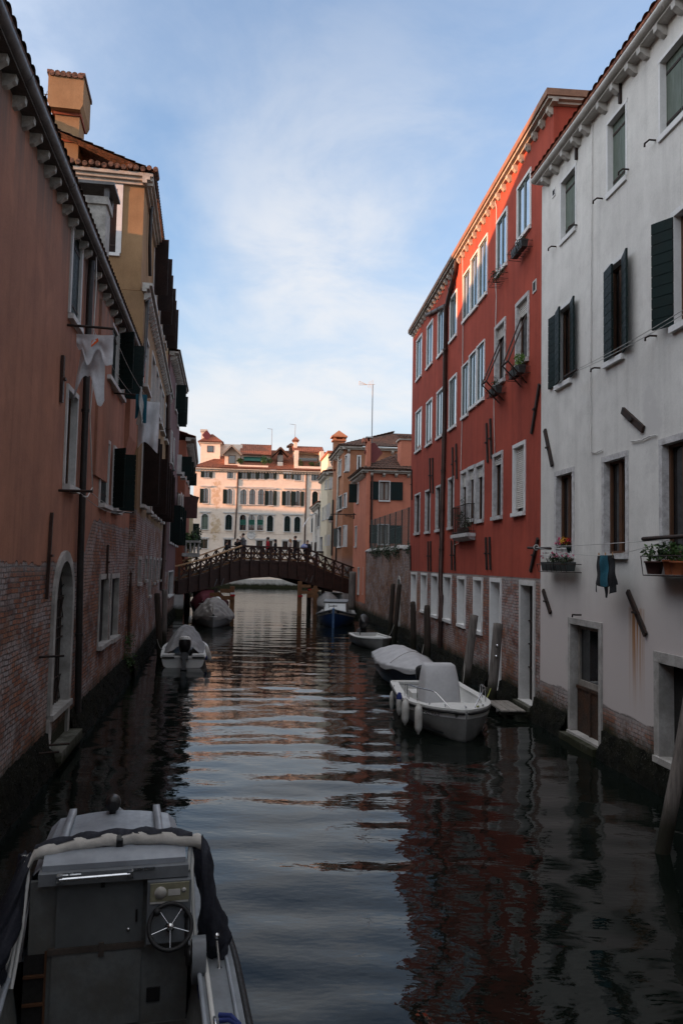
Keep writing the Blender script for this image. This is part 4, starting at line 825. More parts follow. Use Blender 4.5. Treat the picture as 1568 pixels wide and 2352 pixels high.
for (t, a, b, yt, yb) in (('e4', 528, 628, 1665, 1795), ('e4', 868, 968, 1670, 1800), ('e4', 1085, 1180, 1672, 1805), ('e5', 152, 242, 1685, 1815), ('e5', 286, 382, 1688, 1815), ('e5', 526, 600, 1695, 1820), ('e5', 690, 770, 1700, 1820), ('e5', 938, 1000, 1705, 1830)):
    PA.window(PA.rect(t, a, b, yt, yb), style='glass', sill=.1, **kw)
for (t, a, b, y) in (('e4', 520, 688, 900), ('e4', 866, 1036, 910), ('e4', 1075, 1568, 915), ('e5', 30, 440, 928), ('e5', 540, 830, 936), ('e5', 925, 1065, 945), ('e4', 512, 672, 1272), ('e4', 852, 1014, 1280), ('e4', 1062, 1568, 1285), ('e5', 30, 428, 1300), ('e5', 522, 815, 1305), ('e5', 910, 1010, 1312), ('e4', 525, 655, 1642), ('e4', 850, 1010, 1650), ('e5', 120, 420, 1662), ('e5', 520, 800, 1675)):
    xa, z_ = PA.px(t, a, y); xb = PA.px(t, b, y)[0]; q = MB(); q.box(xb, xa, -.02, .2, z_-.06, z_+.1); q.box(xb+.1, xa-.1, -.02, .12, z_-.16, z_-.062); q.build('moulding', M['stone'], PA.e)
for (x, y) in ((('e4', 520), 1560), ): pass
z_ = PA.px('e4', 800, 1567)[1]; q = MB(); q.box(0, PA.L, -.02, .05, z_-.05, z_+.03); q.build('string_course', M['palace'], PA.e)
for (t, pts) in (('e4', ((1066, 670), (1045, 1200), (1020, 1660))), ('e5', ((869, 690), (855, 1300), (842, 1760)))): PA.pipe([(*PA.px(t, x, y, .1), .1) for x, y in pts], .1, 'pipebrown')
PA.eave(17.45, .55, -.3, PA.L+.55, 'cornice', .28); PA.corbels([.2+.42*k for k in range(72)], 17.17, .38, .2, .24, M['cornice'], 'modillion')
p = PA.px('e4', 1255, 1607); q = MB(); q.lathe([(0, 0), (.6, 0), (.66, .05), (.6, .12), (.52, .1), (.48, .05), (0, .05)], (p[0], .0, p[1]), 24, axis=(0, 1, 0)); q.box(p[0]-.05, p[0]+.05, .04, .1, p[1]-.4, p[1]+.4); q.box(p[0]-.38, p[0]+.38, .04, .095, p[1]-.05, p[1]+.05)
for sx in (-.24, .24): q.box(p[0]+sx-.1, p[0]+sx+.1, .03, .085, p[1]-.28, p[1]+.28)
q.build('stone_roundel', M['stone'], PA.e); PA.finish()
tiled('roof', [(0, .6, 17.47), (PA.L+.6, .6, 17.47), (PA.L-7, -8.5, 21.6), (0, -8.5, 21.6)], 'tile', PA.e, pitch=.3, rows=.55, amp=.07)
PX = lambda t, x, y, off: PA.px(t, x, y, off)
def blk(t, xa, xb, yt, zb, off, dep, mat, name, parent=None):
    a, zt = PX(t, xa, yt, off); b = PX(t, xb, yt, off)[0]; q = MB(); q.box(b, a, off-dep, off, zb, zt); return q.build(name, M[mat] if isinstance(mat, str) else mat, parent or PA.e), b, a, zt
def pyr(x0, x1, y0, y1, z0, z1, mat, parent, name='roof'):
    cx_, cy = (x0+x1)/2, (y0+y1)/2
    for q_ in (((x0,y1,z0),(x1,y1,z0),(cx_+.05,cy,z1),(cx_-.05,cy,z1)), ((x1,y1,z0),(x1,y0,z0),(cx_,cy-.05,z1),(cx_,cy+.05,z1)), ((x0,y0,z0),(x0,y1,z0),(cx_,cy+.05,z1),(cx_,cy-.05,z1)), ((x1,y0,z0),(x0,y0,z0),(cx_-.05,cy,z1),(cx_+.05,cy,z1))): tiled(name, q_, mat, parent, pitch=.3, rows=.5, amp=.06)
t_, b, a, zt = blk('e4', 532, 812, 285, 17.3, -3.2, 7, 'palace', 'roof_tower'); q = MB(); q.box(b-.25, a+.25, -10.4, -2.95, zt, zt+.18); q.build('tower_cornice', M['cornice'], t_); pyr(b-.4, a+.4, -10.5, -2.8, zt+.18, zt+1.9, 'tile', t_, 'tower_roof')
a, zt = PX('e4', 632, 330, -3.2); b, zb = PX('e4', 704, 410, -3.2); q = MB(); q.box(b-.1, a+.1, -3.22, -3.14, zb-.1, zt+.1); w_ = q.build('window', M['frame'], t_); q = MB(); q.box(b, a, -3.2, -3.12, zb, zt); q.build('pane', M['glass'], w_)
t_, b, a, zt = blk('e4', 540, 612, 120, 20, -4.5, 1.1, 'palace', 'chimney'); q = MB(); q.box(b-.15, a+.15, -5.8, -4.35, zt, zt+.35); q.build('chimney_cap', M['cornice'], t_)
def panel(P, s, rz, label):
    q = MB(); q.prism([(-s*.7, 0), (-.1, -s*.72), (.1, -s*.72), (s*.7, 0), (.1, s*.72), (-.1, s*.72)], lambda u, v, d: (u, d, v), -.05, .05); q.tube([(0, .05, 0), (0, .5, -.1), (0, .5, -s*.9)], .035, 6)
    e = thing('dish_aerial', label, 'satellite dish', P, rz); q.build('dish', simple('dark_red_sheet', (.16,.03,.028), .5, var=.2), e)
e_ = PA.mx @ Vector((*[PX('e4', 615, 172, -3.6)[0], -3.6], PX('e4', 615, 172, -3.6)[1])); panel(e_, 1.0, .25, 'dark red square dish tilted beside the left palace chimney')
e_ = atY('e6', 565, 805, 54.6); panel(e_, .95, .2, 'dark red square dish tilted on the coral house roof')
blk('e4', 812, 1130, 296, 17.3, -5.5, 6, 'palace', 'upper_wall')
# gabled dormer
a, zs_ = PX('e4', 876, 452, -.6); b, zb = PX('e4', 1092, 600, -.6); xa_, za_ = PX('e4', 978, 345, -.6); q = MB()
q.prism([(a, 17.3), (b, 17.3), (b, zs_), (xa_, za_), (a, zs_)], lambda u, v, d: (u, d, v), -.6, -7); dm = q.build('dormer', M['palace'], PA.e)
q = MB(); q.beam((a+.3, .0, zs_-.1), (xa_, .0, za_+.1), 1.6, .22, (0, 0, 1)); q.beam((b-.3, .0, zs_-.1), (xa_, .0, za_+.1), 1.6, .22, (0, 0, 1)); q.build('dormer_roof', M['woodgrey'], dm)
a, zt = PX('e4', 938, 470, -.6); b, zb = PX('e4', 1022, 575, -.6); q = MB(); q.box(b-.1, a+.1, -.62, -.53, zb-.1, zt+.1); w_ = q.build('window', M['frame'], dm); q = MB(); q.box(b, a, -.6, -.51, zb, zt); q.build('pane', M['glass'], w_)
# terrace with green awning
t_, b, a, zt = blk('e4', 1062, 1500, 595, 17.3, -.1, .4, 'palace', 'terrace_parapet')
t2, b2, a2, zt2 = blk('e4', 1110, 1530, 455, 17.3, -3.6, 5, 'palace', 'terrace_room')
zr = PX('e4', 1300, 305, -7)[1]; zz = PX('e4', 1300, 458, -3.0)[1]; tiled('terrace_roof', [(b2-.2, -2.9, zz), (a2+.2, -2.9, zz), (a2+.2, -7.5, zr), (b2-.2, -7.5, zr)], 'tile', t2, pitch=.3, rows=.5, amp=.07)
q = MB(); a, z0_ = PX('e4', 1150, 480, -3.4); b = PX('e4', 1478, 480, -3.4)[0]; q.grid(lambda u, v: (a+(b-a)*u, -3.4+1.5*v, z0_-.75*v - (.08*abs(math.sin(u*40)) if v > .95 else 0)), 60, 5); q.build('awning', M['awning'], t2)
for k in range(4):
    x = a+(b-a)*(k+.5)/4; q = MB(); q.box(x-.55, x+.55, -3.6, -3.55, zt+.05, z0_-.5); w_ = q.build('glass_door', M['glass'], t2)
# dark dormer with small block below
xa_, za_ = PX('e5', 497, 362, -2); a, zs_ = PX('e5', 382, 440, -2); b = PX('e5', 610, 440, -2)[0]; q = MB(); q.prism([(a-.8, 18), (b+.8, 18), (b+.8, zs_), (xa_, za_-.2), (a-.8, zs_)], lambda u, v, d: (u, d, v), -2, -8); dm = q.build('dormer', M['shutbrn'], PA.e)
q = MB(); q.beam((a, -2.2, zs_-.3), (xa_, -2.2, za_+.05), 2.4, .22); q.beam((b, -2.2, zs_-.3), (xa_, -2.2, za_+.05), 2.4, .22); q.build('dormer_roof', M['frame'], dm)
a, zt = PX('e5', 458, 455, -1.9); b, zb = PX('e5', 534, 542, -1.9); q = MB(); q.box(b, a, -2.1, -1.92, zb, zt); q.build('window_blind', M['curtain'], dm)
blk('e5', 455, 533, 552, 17.3, -.9, 1.2, 'palace', 'chimney')
# loggia block
t_, b, a, zt = blk('e5', 694, 1086, 612, 17.3, -.1, .4, 'palace', 'loggia_parapet')
t2, b2, a2, zt2 = blk('e5', 690, 1100, 425, 17.3, -3.6, 5, 'palace', 'loggia_room'); zr = PX('e5', 900, 335, -6)[1]; zz = PX('e5', 900, 420, -2.4)[1]
tiled('loggia_roof', [(b2-.2, -2.3, zz), (a2+.2, -2.3, zz), (a2+.2, -6.5, zr), (b2-.2, -6.5, zr)], 'tile', t2, pitch=.3, rows=.5, amp=.07)
for xx in (a2-.3, b2+.3): q = MB(); q.box(xx-.3, xx+.3, -3.5, -.5, zt, zz); q.build('loggia_pier', M['palace'], t2)
q = MB(); q.box(b2, a2, -2.6, -2.4, zz-.3, zz-.05)
for k in range(9): q.box(b2+.5+k*.7, b2+.6+k*.7, -3.5, -2.3, zz-.05, zz+.03)
q.build('loggia_beam', M['woodwarm'], t2)
a, zt3 = PX('e5', 740, 497, -3.5); b = PX('e5', 1055, 497, -3.5)[0]; q = MB(); q.box(b, a, -3.6, -3.5, zt, zt3); q.build('glass_doors', M['glass'], t2)
q = MB()
for k in range(22): q.tube([(b+(a-b)*k/21, -.3, zt), (b+(a-b)*k/21, -.3, zt+.95)], .02, 4)
q.tube([(b, -.3, zt+.95), (a, -.3, zt+.95)], .03, 4); q.build('railing', M['iron'], t_)
t_, b, a, zt = blk('e5', 690, 740, 262, 19, -5, .9, 'palace', 'chimney'); q = MB(); q.box(b-.18, a+.18, -6.1, -4.8, zt, zt+.2); q.add([(b-.3,-6.2,zt+.2),(a+.3,-6.2,zt+.2),(a+.3,-4.7,zt+.2),(b-.3,-4.7,zt+.2),((a+b)/2,-5.4,zt+.85)], [(0,1,4),(1,2,4),(2,3,4),(3,0,4),(0,3,2,1)]); q.build('chimney_cap', M['tile'], t_)
t_, b, a, zt = blk('e5', 622, 690, 335, 19, -7, 1.4, 'tileold', 'chimney'); pyr(b-.3, a+.3, -8.7, -6.7, zt, zt+.6, 'tileold', t_, 'chimney_roof')
def bush(name, label, c, r, n, size, mat='leafdark', seed=1, group=None, cat='plant'):
    q = MB(); R_ = random.Random(seed); e = thing(name, label, cat, c, 0, group)
    for k in range(max(2, n//120)):
        p = (R_.uniform(-.6, .6)*r[0], R_.uniform(-.6, .6)*r[1], R_.uniform(-.5, .6)*r[2]); leaves(q, p, (r[0]*.5, r[1]*.5, r[2]*.5), 120, size, R_.choice((0, 0, 1)), R_)
    q.build('foliage', [M[mat], M['leaf']], e); s_ = MB()
    for k in range(5): s_.tube([(R_.uniform(-.1, .1), R_.uniform(-.1, .1), -r[2]), (R_.uniform(-.5, .5)*r[0], R_.uniform(-.5, .5)*r[1], r[2]*.5)], .012, 5)
    s_.build('stem', M['woodgrey'], e); return e
W3 = lambda t, x, y, off: PA.mx @ Vector((PX(t, x, y, off)[0], off, PX(t, x, y, off)[1]))
for i, (t, x, y, rr, lab) in enumerate((('e4', 1120, 545, (.9, .4, .8), 'bushy plant at the left end of the awning terrace'), ('e4', 1470, 550, (.9, .4, .9), 'bushy plant at the right end of the awning terrace'), ('e5', 745, 570, (1.0, .4, .8), 'spiky plant at the left of the roof loggia'), ('e5', 1030, 580, (1.2, .4, .7), 'spreading plant at the right of the roof loggia'), ('e5', 940, 595, (.6, .4, .5), 'low plant in the middle of the roof loggia railing'))):
    bush('terrace_plant', lab, W3(t, x, y, -.6), rr, 360, .13, 'leaf', i+3, 'plants on the palace roof terraces')
def mast(label, pts, arm, nm='aerial', elems=0, r=.035, Yd=126):
    P_ = [atY(*p, Yd) for p in pts]; e = thing(nm, label, 'aerial', P_[-1]); q = MB(); q.tube([p-P_[-1] for p in P_], r, 5); q.build('mast', M['gutter'], e)
    A = [atY(*p, Yd) - P_[-1] for p in arm]; q = MB(); q.tube(A, r*.8, 5)
    for k in range(elems):
        c = A[0]+(A[-1]-A[0])*(k+.5)/elems; q.tube([c+Vector((0, -.3, -.25)), c+Vector((0, .3, .25))], r*.5, 4)
    q.build('arm', M['gutter'], e); return e
mast('thin bent mast on the palace roof left of the dark dormer', (('e5', 378, 80), ('e5', 368, 410)), (('e5', 310, 75), ('e5', 380, 86)), Yd=127)
mast('thin bent mast above the pink palace chimney', (('e5', 712, 18), ('e5', 703, 240)), (('e5', 632, 12), ('e5', 714, 22)), Yd=127)
# tall yagi on the coral house
P0, P1 = atY('e6', 548, 890, 55), atY('e6', 560, 150, 55); e = thing('aerial', 'tall television aerial with a forked head above the coral house', 'aerial', P0); q = MB(); q.tube([(0,0,0), P1-P0], .03, 6); q.build('mast', M['gutter'], e)
q = MB(); O = P1-P0; s = .24*55/1830
def a2(dx, dy, y=0): return O + Vector((dx*s, y, -dy*s))
q.tube([a2(20, 0), a2(-55, 5)], .02, 5)
for k in range(4): q.tube([a2(-5-14*k, 45-3*k, -.2), a2(-32-14*k+36, -50+k*6, .2)], .012, 4)
q.tube([a2(-55, 5), a2(-130, -28)], .018, 4); q.tube([a2(-55, 5), a2(-130, 8)], .018, 4); q.tube([a2(-55, 5), a2(-130, -10)], .014, 4); q.tube([a2(-130, -28), a2(-132, 8)], .014, 4); q.build('antenna_head', M['gutterwhite'], e)
P0, P1 = atY('g1', 525, 1200, 33), atY('g1', 528, 1085, 33); e = thing('aerial', 'small aerial peeping over the salmon house eaves beside the big chimney', 'aerial', P0-Vector((0,0,1.2))); q = MB(); q.tube([(0,0,0), P1-P0+Vector((0,0,1.2))], .025, 5); q.build('mast', M['pipe'], e); q = MB(); O = P1-P0+Vector((0,0,1.2)); q.tube([O+Vector((-.5,0,.05)), O+Vector((.1,0,0))], .02, 5); q.tube([O+Vector((-.12,0,0)), O+Vector((-.12,0,.3))], .012, 4); q.tube([O+Vector((.02,0,-.1)), O+Vector((.06,0,.15))], .012, 4); q.build('arm', M['pipe'], e)
# lamp on a bracket
Pw = atY('e6', 380, 1395, 59.5); Pl = atY('e6', 160, 1392, 59.5); e = thing('street_lamp', 'dark lantern on a long scrolled wall bracket from the coral house', 'lamp', Pw); d = Pl - Pw; q = MB(); q.tube([(0.15,0,0), d], .035, 6); q.tube([(0,0,.1), (0,0,-.35)], .04, 6)
for (u0, u1, r_) in ((.02, .26, .17), (.26, .42, .11)):
    pts = [Vector((d.x*(u0+(u1-u0)*(.5-.5*math.cos(a*.3))), 0, -r_*math.sin(a*.3)*(1.3 if a < 5 else .7))) for a in range(0, 11)]; q.tube(pts, .016, 5)
    c_ = d*((u0+u1)/2); q.tube([c_+Vector((.09*k_/14*math.cos(k_*.9), 0, -.09+.09*k_/14*math.sin(k_*.9))) for k_ in range(15)], .012, 4)
q.tube([(0,0,-.33), d*.45], .014, 4); q.build('bracket', M['iron'], e)
q = MB(); q.lathe([(.02, 0), (.03, -.12), (.1, -.18), (.17, -.34), (.22, -.42), (.2, -.46), (.03, -.5)], d, 12); ln = q.build('lamp_shade', M['shut'], e); q = MB(); q.ell(d+Vector((0,0,-.52)), (.16,.16,.13), 12, 6); q.build('lamp_globe', M['whitepaint'], ln)
# balcony and bush on the orange-red house
pb = atY('e7', 408, 1900, 56.6); e0 = L4.mx.inverted() @ Vector((pb.x, 56.6, 0)); zt, zb = atY('e7', 470, 1775, 56.6).z, atY('e7', 470, 1895, 56.6).z
q = MB(); q.box(L4.L-4.5, L4.L+.1, -.05, 1.15, zb-.25, zb); q.box(L4.L-4.5, L4.L+.1, .95, 1.15, zt-.15, zt); q.box(L4.L-.1, L4.L+.1, -.05, .95, zt-.15, zt)
for k in range(9): q.lathe([(.05, zb), (.09, zb+(zt-zb)*.3), (.05, zb+(zt-zb)*.6), (.07, zt-.15)], (L4.L-.35-.5*k, 1.05, 0), 8)
for k in range(3): q.lathe([(.05, zb), (.09, zb+(zt-zb)*.3), (.05, zb+(zt-zb)*.6), (.07, zt-.15)], (L4.L, .2+.3*k, 0), 8)
q.build('balcony', M['stoneold'], L4.e)
for i, (x, y, Y, rr) in enumerate((((450, 1710, 57.0, (.55, .9, .8))), ((545, 1760, 59, (.6, 1.2, 1.1))))): bush('balcony_plant', ('leafy plant filling the stone balcony on the left by the bridge', 'taller leafy plant trailing from the far end of the left stone balcony')[i], atY('e7', x, y, Y), rr, 900, .11, 'leafdark', 40+i)
# unseen houses and the viewer's bridge, added to throw shade along the canal
def hidden(label, x0, x1, y0, y1, ym, ze, zr):
    e = thing('shade_house', label, 'house', (x0, y0, 0)); q = MB(); q.prism([(0, 0), (y1-y0, 0), (y1-y0, ze), (ym-y0, zr), (0, ze)], lambda u, v, d: (d, u, v), 0, x1-x0); q.build('wall', M['cream'], e)
    q = MB(); q.prism([(y1-y0+.4, ze-.05), (ym-y0, zr+.02), (-.4, ze-.05), (-.4, ze+.15), (ym-y0, zr+.25), (y1-y0+.4, ze+.15)], lambda u, v, d: (d, u, v), -.3, x1-x0+.3); q.build('roof', M['tile'], e)
hidden('unseen cream house added behind the salmon house to cast shade', -24, -11.9, -6, 23.4, 9.5, 14.6, 18.0)
hidden('unseen cream house added behind the orange-red house for shade', -32, -23.5, 56, 96, 80, 17.5, 18.5)
hidden('unseen cream house added left of the crossing canal to shade the palace', -60, -44, 92, 109.6, 101.5, 13.7, 17.5)
hidden('unseen cream house added behind the start of the left row for shade', -26, -13, -40, -6.2, -20, 15, 18)

hidden('unseen cream house added behind the viewer to darken the near canal', -13, 15, -24, -14, -19, 12.5, 14.5)
e = thing('stone_bridge', 'stone bridge under the viewer, outside the picture', 'bridge', (0, -3.5, 0))
q = MB(); q.prism([(-5.5, 1.3), (-3.8, .3), (-2.5, 1.1), (0, 1.65), (2.5, 1.65), (5, 1.1), (6.3, .3), (8.2, 1.3), (8.2, 2.2), (-5.5, 2.2)], lambda u, v, d: (u, d, v), 0, 3.2); q.build('span', M['quay'], e)
for y in (0, 3.0): q = MB(); q.box(-5.5, 8.2, y, y+.2, 2.203, 3.15); q.build('parapet', M['quay'], e)

hidden('unseen cream house added behind the mauve house for shade', -36, -21.5, 37, 55.8, 47, 16.8, 18.2)
# ================================================================ wooden bridge
BR = House('wooden_bridge', 'dark timber footbridge with cross braced railings arching over the canal', (.95, 60.2), (-11.3, 53.4), 4, .1, M['wood'], cat='bridge')
rail = sorted([BR.px(t, x, y) for (t, x, y) in (('e3', 190, 140), ('e3', 400, 85), ('g5', 258, 305), ('g5', 620, 320), ('g5', 1000, 335), ('g5', 1220, 440), ('g5', 1500, 545), ('g5', 1530, 560))])
low = sorted([BR.px(t, x, y) for (t, x, y) in (('e3', 195, 350), ('e3', 330, 325), ('e3', 470, 290), ('e3', 600, 252), ('e3', 720, 230), ('e3', 870, 221), ('e3', 980, 229), ('e3', 1060, 242), ('e3', 1200, 290), ('e3', 1390, 335), ('e3', 1440, 345))])
def itp(tab, x):
    if x <= tab[0][0]: return tab[0][1]
    for a, b in zip(tab, tab[1:]):
        if x <= b[0]: return a[1] + (b[1]-a[1])*(x-a[0])/(b[0]-a[0])
    return tab[-1][1]
RZ = lambda x: itp(rail, x); LZ = lambda x: itp(low, x); DZ = lambda x: RZ(x) - .98
xs_ = [rail[0][0] + (rail[-1][0]-rail[0][0])*k/40 for k in range(41)]
print('bridge', rail, low)
BW = 3.0
for (yy, nm) in ((0, 'near'), (-BW, 'far')):
    q = MB(); q.loft([[(x, yy+.06, LZ(x)), (x, yy+.06, DZ(x)-.06), (x, yy-.14, DZ(x)-.06), (x, yy-.14, LZ(x))] for x in xs_], smooth=False); q.build('arch_beam', M['wood'], BR.e)
    q = MB(); q.loft([[(x, yy+.09, DZ(x)-.22), (x, yy+.09, DZ(x)-.02), (x, yy+.062, DZ(x)-.02), (x, yy+.062, DZ(x)-.22)] for x in xs_], smooth=False); q.build('edge_board', M['wood'], BR.e)
    n = 19; px_ = [rail[0][0]+.15 + (rail[-1][0]-rail[0][0]-.3)*k/(n-1) for k in range(n)]
    for k, x in enumerate(px_):
        q = MB(); q.box(x-.065, x+.065, yy+.092, yy+.21, max(LZ(x)+.12, DZ(x)-1.1), RZ(x)-.03); q.build('post', M['wood'], BR.e)
        if k < n-1:
            b = px_[k+1]; q = MB()
            q.beam((x+.06, yy+.11, DZ(x)+.1), (b-.06, yy+.11, RZ(b)-.1), .05, .09, (0, 1, 0)); q.beam((x+.06, yy+.16, RZ(x)-.1), (b-.06, yy+.16, DZ(b)+.1), .05, .09, (0, 1, 0)); q.build('cross_brace', M['wood'], BR.e)
    xl = BR.px('g5', 258, 305)[0]
    for (xa, xb, mt) in ((rail[0][0]-.1, xl, 'wood'), (xl, rail[-1][0]+.25, 'woodlight')):
        q = MB(); st_ = [xa+(xb-xa)*k/16 for k in range(17)]; q.loft([[(x, yy+.26, RZ(x)-.06), (x, yy+.26, RZ(x)+.02), (x, yy-.02, RZ(x)+.02), (x, yy-.02, RZ(x)-.06)] for x in st_], smooth=False); q.build('handrail', M[mt], BR.e)
    q = MB(); q.loft([[(x, yy+.055, DZ(x)+.42), (x, yy+.055, DZ(x)+.54), (x, yy+.02, DZ(x)+.54), (x, yy+.02, DZ(x)+.42)] for x in xs_], smooth=False); q.build('inner_rail', M['woodwarm'], BR.e)
    q = MB(); q.loft([[(x, yy+.055, DZ(x)+.02), (x, yy+.055, DZ(x)+.14), (x, yy+.02, DZ(x)+.14), (x, yy+.02, DZ(x)+.02)] for x in xs_], smooth=False); q.build('inner_rail', M['woodwarm'], BR.e)
q = MB()
for k in range(46):
    x = rail[0][0] + (rail[-1][0]-rail[0][0])*k/46; w_ = (rail[-1][0]-rail[0][0])/46; q.box(x, x+w_-.01, -BW-.1, .05, DZ(x+w_/2)-.09, DZ(x+w_/2)-.02)
q.build('deck', M['woodgrey'], BR.e)
for k in range(1, 12):
    x = rail[0][0]+(rail[-1][0]-rail[0][0])*k/12; q = MB(); q.box(x-.1, x+.1, -BW-.05, -.15, LZ(x)+.1, LZ(x)+.4); q.build('cross_beam', M['wood'], BR.e)
for (a_, b_, z_) in ((-.6, .9, LZ(.3)), (BR.L-.9, BR.L+.6, LZ(BR.L-.3))): MB().box(a_, b_, -3.4, .1, -.5, z_+.02).build('abutment', M['quay'], BR.e)
for (xx) in (2.3, BR.L-2.6):
    for yy in (-.4, -2.6):
        q = MB(); q.tube([(xx, yy, -.9), (xx, yy, LZ(xx)+.15)], .14, 8); q.build('pile', M['poledark'], BR.e)
        q = MB(); q.beam((xx, yy, 1.9), (xx-.8, yy, LZ(xx-.8)+.1), .12, .12); q.beam((xx, yy, 1.9), (xx+.8, yy, LZ(xx+.8)+.1), .12, .12); q.build('strut', M['wood'], BR.e)
for (t, x, y) in (('e3', 470, 262), ('e3', 518, 258), ('e3', 1125, 230), ('e3', 1158, 235)):
    p = BR.px(t, x, y, .12); q = MB(); q.beam((p[0]-.1, .12, p[1]+.25), (p[0]+.08, .12, p[1]-.25), .06, .04, (0, 1, 0)); q.build('tie_plate', M['gutter'], BR.e)
# timber fenders that guard the bridge piles
def guard(label, Y, posts, boards, marks):
    O = atY(*posts[0][:3], Y); O.z = 0; e = thing('timber_guard', label, 'timber guard', O)
    for (t, x, y0, y1, w_, dy) in posts:
        a, b = atY(t, x, y0, Y+dy)-O, atY(t, x, y1, Y+dy)-O; b.z = -.8; q = MB(); q.beam((b.x, a.y, b.z), (b.x, a.y, a.z), w_, w_, (0, 1, 0)); q.build('post', M['woodwarm'] if w_ > .22 else M['poledark'], e)
    for (t, x0, x1, y, h, dy) in boards:
        a, b = atY(t, x0, y, Y+dy)-O, atY(t, x1, y, Y+dy)-O; q = MB(); q.beam(a, b, .08, h, (0, 0, 1)); q.build('board', M['woodwarm'], e)
    for (t, x, y0, y1, w_, dy, mt) in marks:
        a, b = atY(t, x, y0, Y+dy)-O, atY(t, x, y1, Y+dy)-O; q = MB(); q.beam(a, b, w_, .02, (0, 1, 0)); q.build('warning_mark', M[mt], e)
guard('orange timber guard with a red and white mark below the left of the bridge', 50.5, [('e3', 584, 288, 520, .27, 0), ('e3', 470, 300, 400, .2, 1.5)],
      [('e3', 503, 602, 321, .24, -.2), ('e3', 503, 602, 371, .24, -.2), ('e3', 428, 510, 348, .24, .4), ('e3', 440, 512, 389, .2, .4)], [('e3', 593, 332, 346, .27, -.3, 'whitepaint'), ('e3', 593, 346, 361, .27, -.3, 'redmark')])
guard('orange timber guard with a red mark below the right of the bridge', 55.5, [('e3', 1069, 252, 480, .3, 0), ('e3', 1182, 285, 420, .28, 1.5), ('e3', 1130, 330, 500, .2, .8)],
      [('e3', 1085, 1152, 287, .2, -.2), ('e3', 1082, 1180, 331, .22, -.2), ('e3', 1140, 1210, 317, .22, .6), ('e3', 1125, 1205, 357, .22, .6)], [('e3', 1077, 352, 366, .3, -.22, 'redmark'), ('e3', 1142, 306, 316, .2, -.3, 'redmark')])
# ================================================================ people on the bridge
def skin_mesh(verts, edges, radii, name, mat, parent, levels=1, root=0):
    me = bpy.data.meshes.new(name); me.from_pydata([tuple(v) for v in verts], edges, []); o = bpy.data.objects.new(name, me); COL.objects.link(o)
    m = o.modifiers.new('skin', 'SKIN'); m.use_smooth_shade = True
    for i, r in enumerate(radii): me.skin_vertices[0].data[i].radius = (r, r) if not isinstance(r, tuple) else r
    me.skin_vertices[0].data[root].use_root = True
    s = o.modifiers.new('sub', 'SUBSURF'); s.levels = s.render_levels = levels
    dg = bpy.context.evaluated_depsgraph_get(); m2 = bpy.data.meshes.new_from_object(o.evaluated_get(dg)); m2.name = name
    o.modifiers.clear(); o.data = m2; bpy.data.meshes.remove(me); m2.materials.clear(); m2.materials.append(mat)
    for p in m2.polygons: p.use_smooth = True
    if parent: o.parent = parent
    return o
M['skin'] = simple('skin', (.46,.25,.17), .6, var=.15)
M['hairdark'] = simple('dark_hair', (.012,.009,.008), .5, var=.3); M['hairblond'] = simple('blonde_hair', (.36,.19,.08), .5, var=.3); M['hairgrey'] = simple('short_grey_brown_hair', (.08,.055,.045), .6)
M['trousers'] = simple('dark_trousers', (.018,.02,.026), .9); M['jgrey'] = simple('grey_jumper', (.16,.165,.175), .9); M['jblack'] = simple('black_jacket', (.012,.012,.016), .8)
M['jred'] = simple('red_jacket', (.42,.012,.025), .7); M['jwhite'] = simple('off_white_jacket', (.52,.46,.42), .8); M['bagblue'] = simple('blue_and_white_bag', (.12,.17,.45), .8, var=.8, scale=9, c2=(.6,.6,.65))
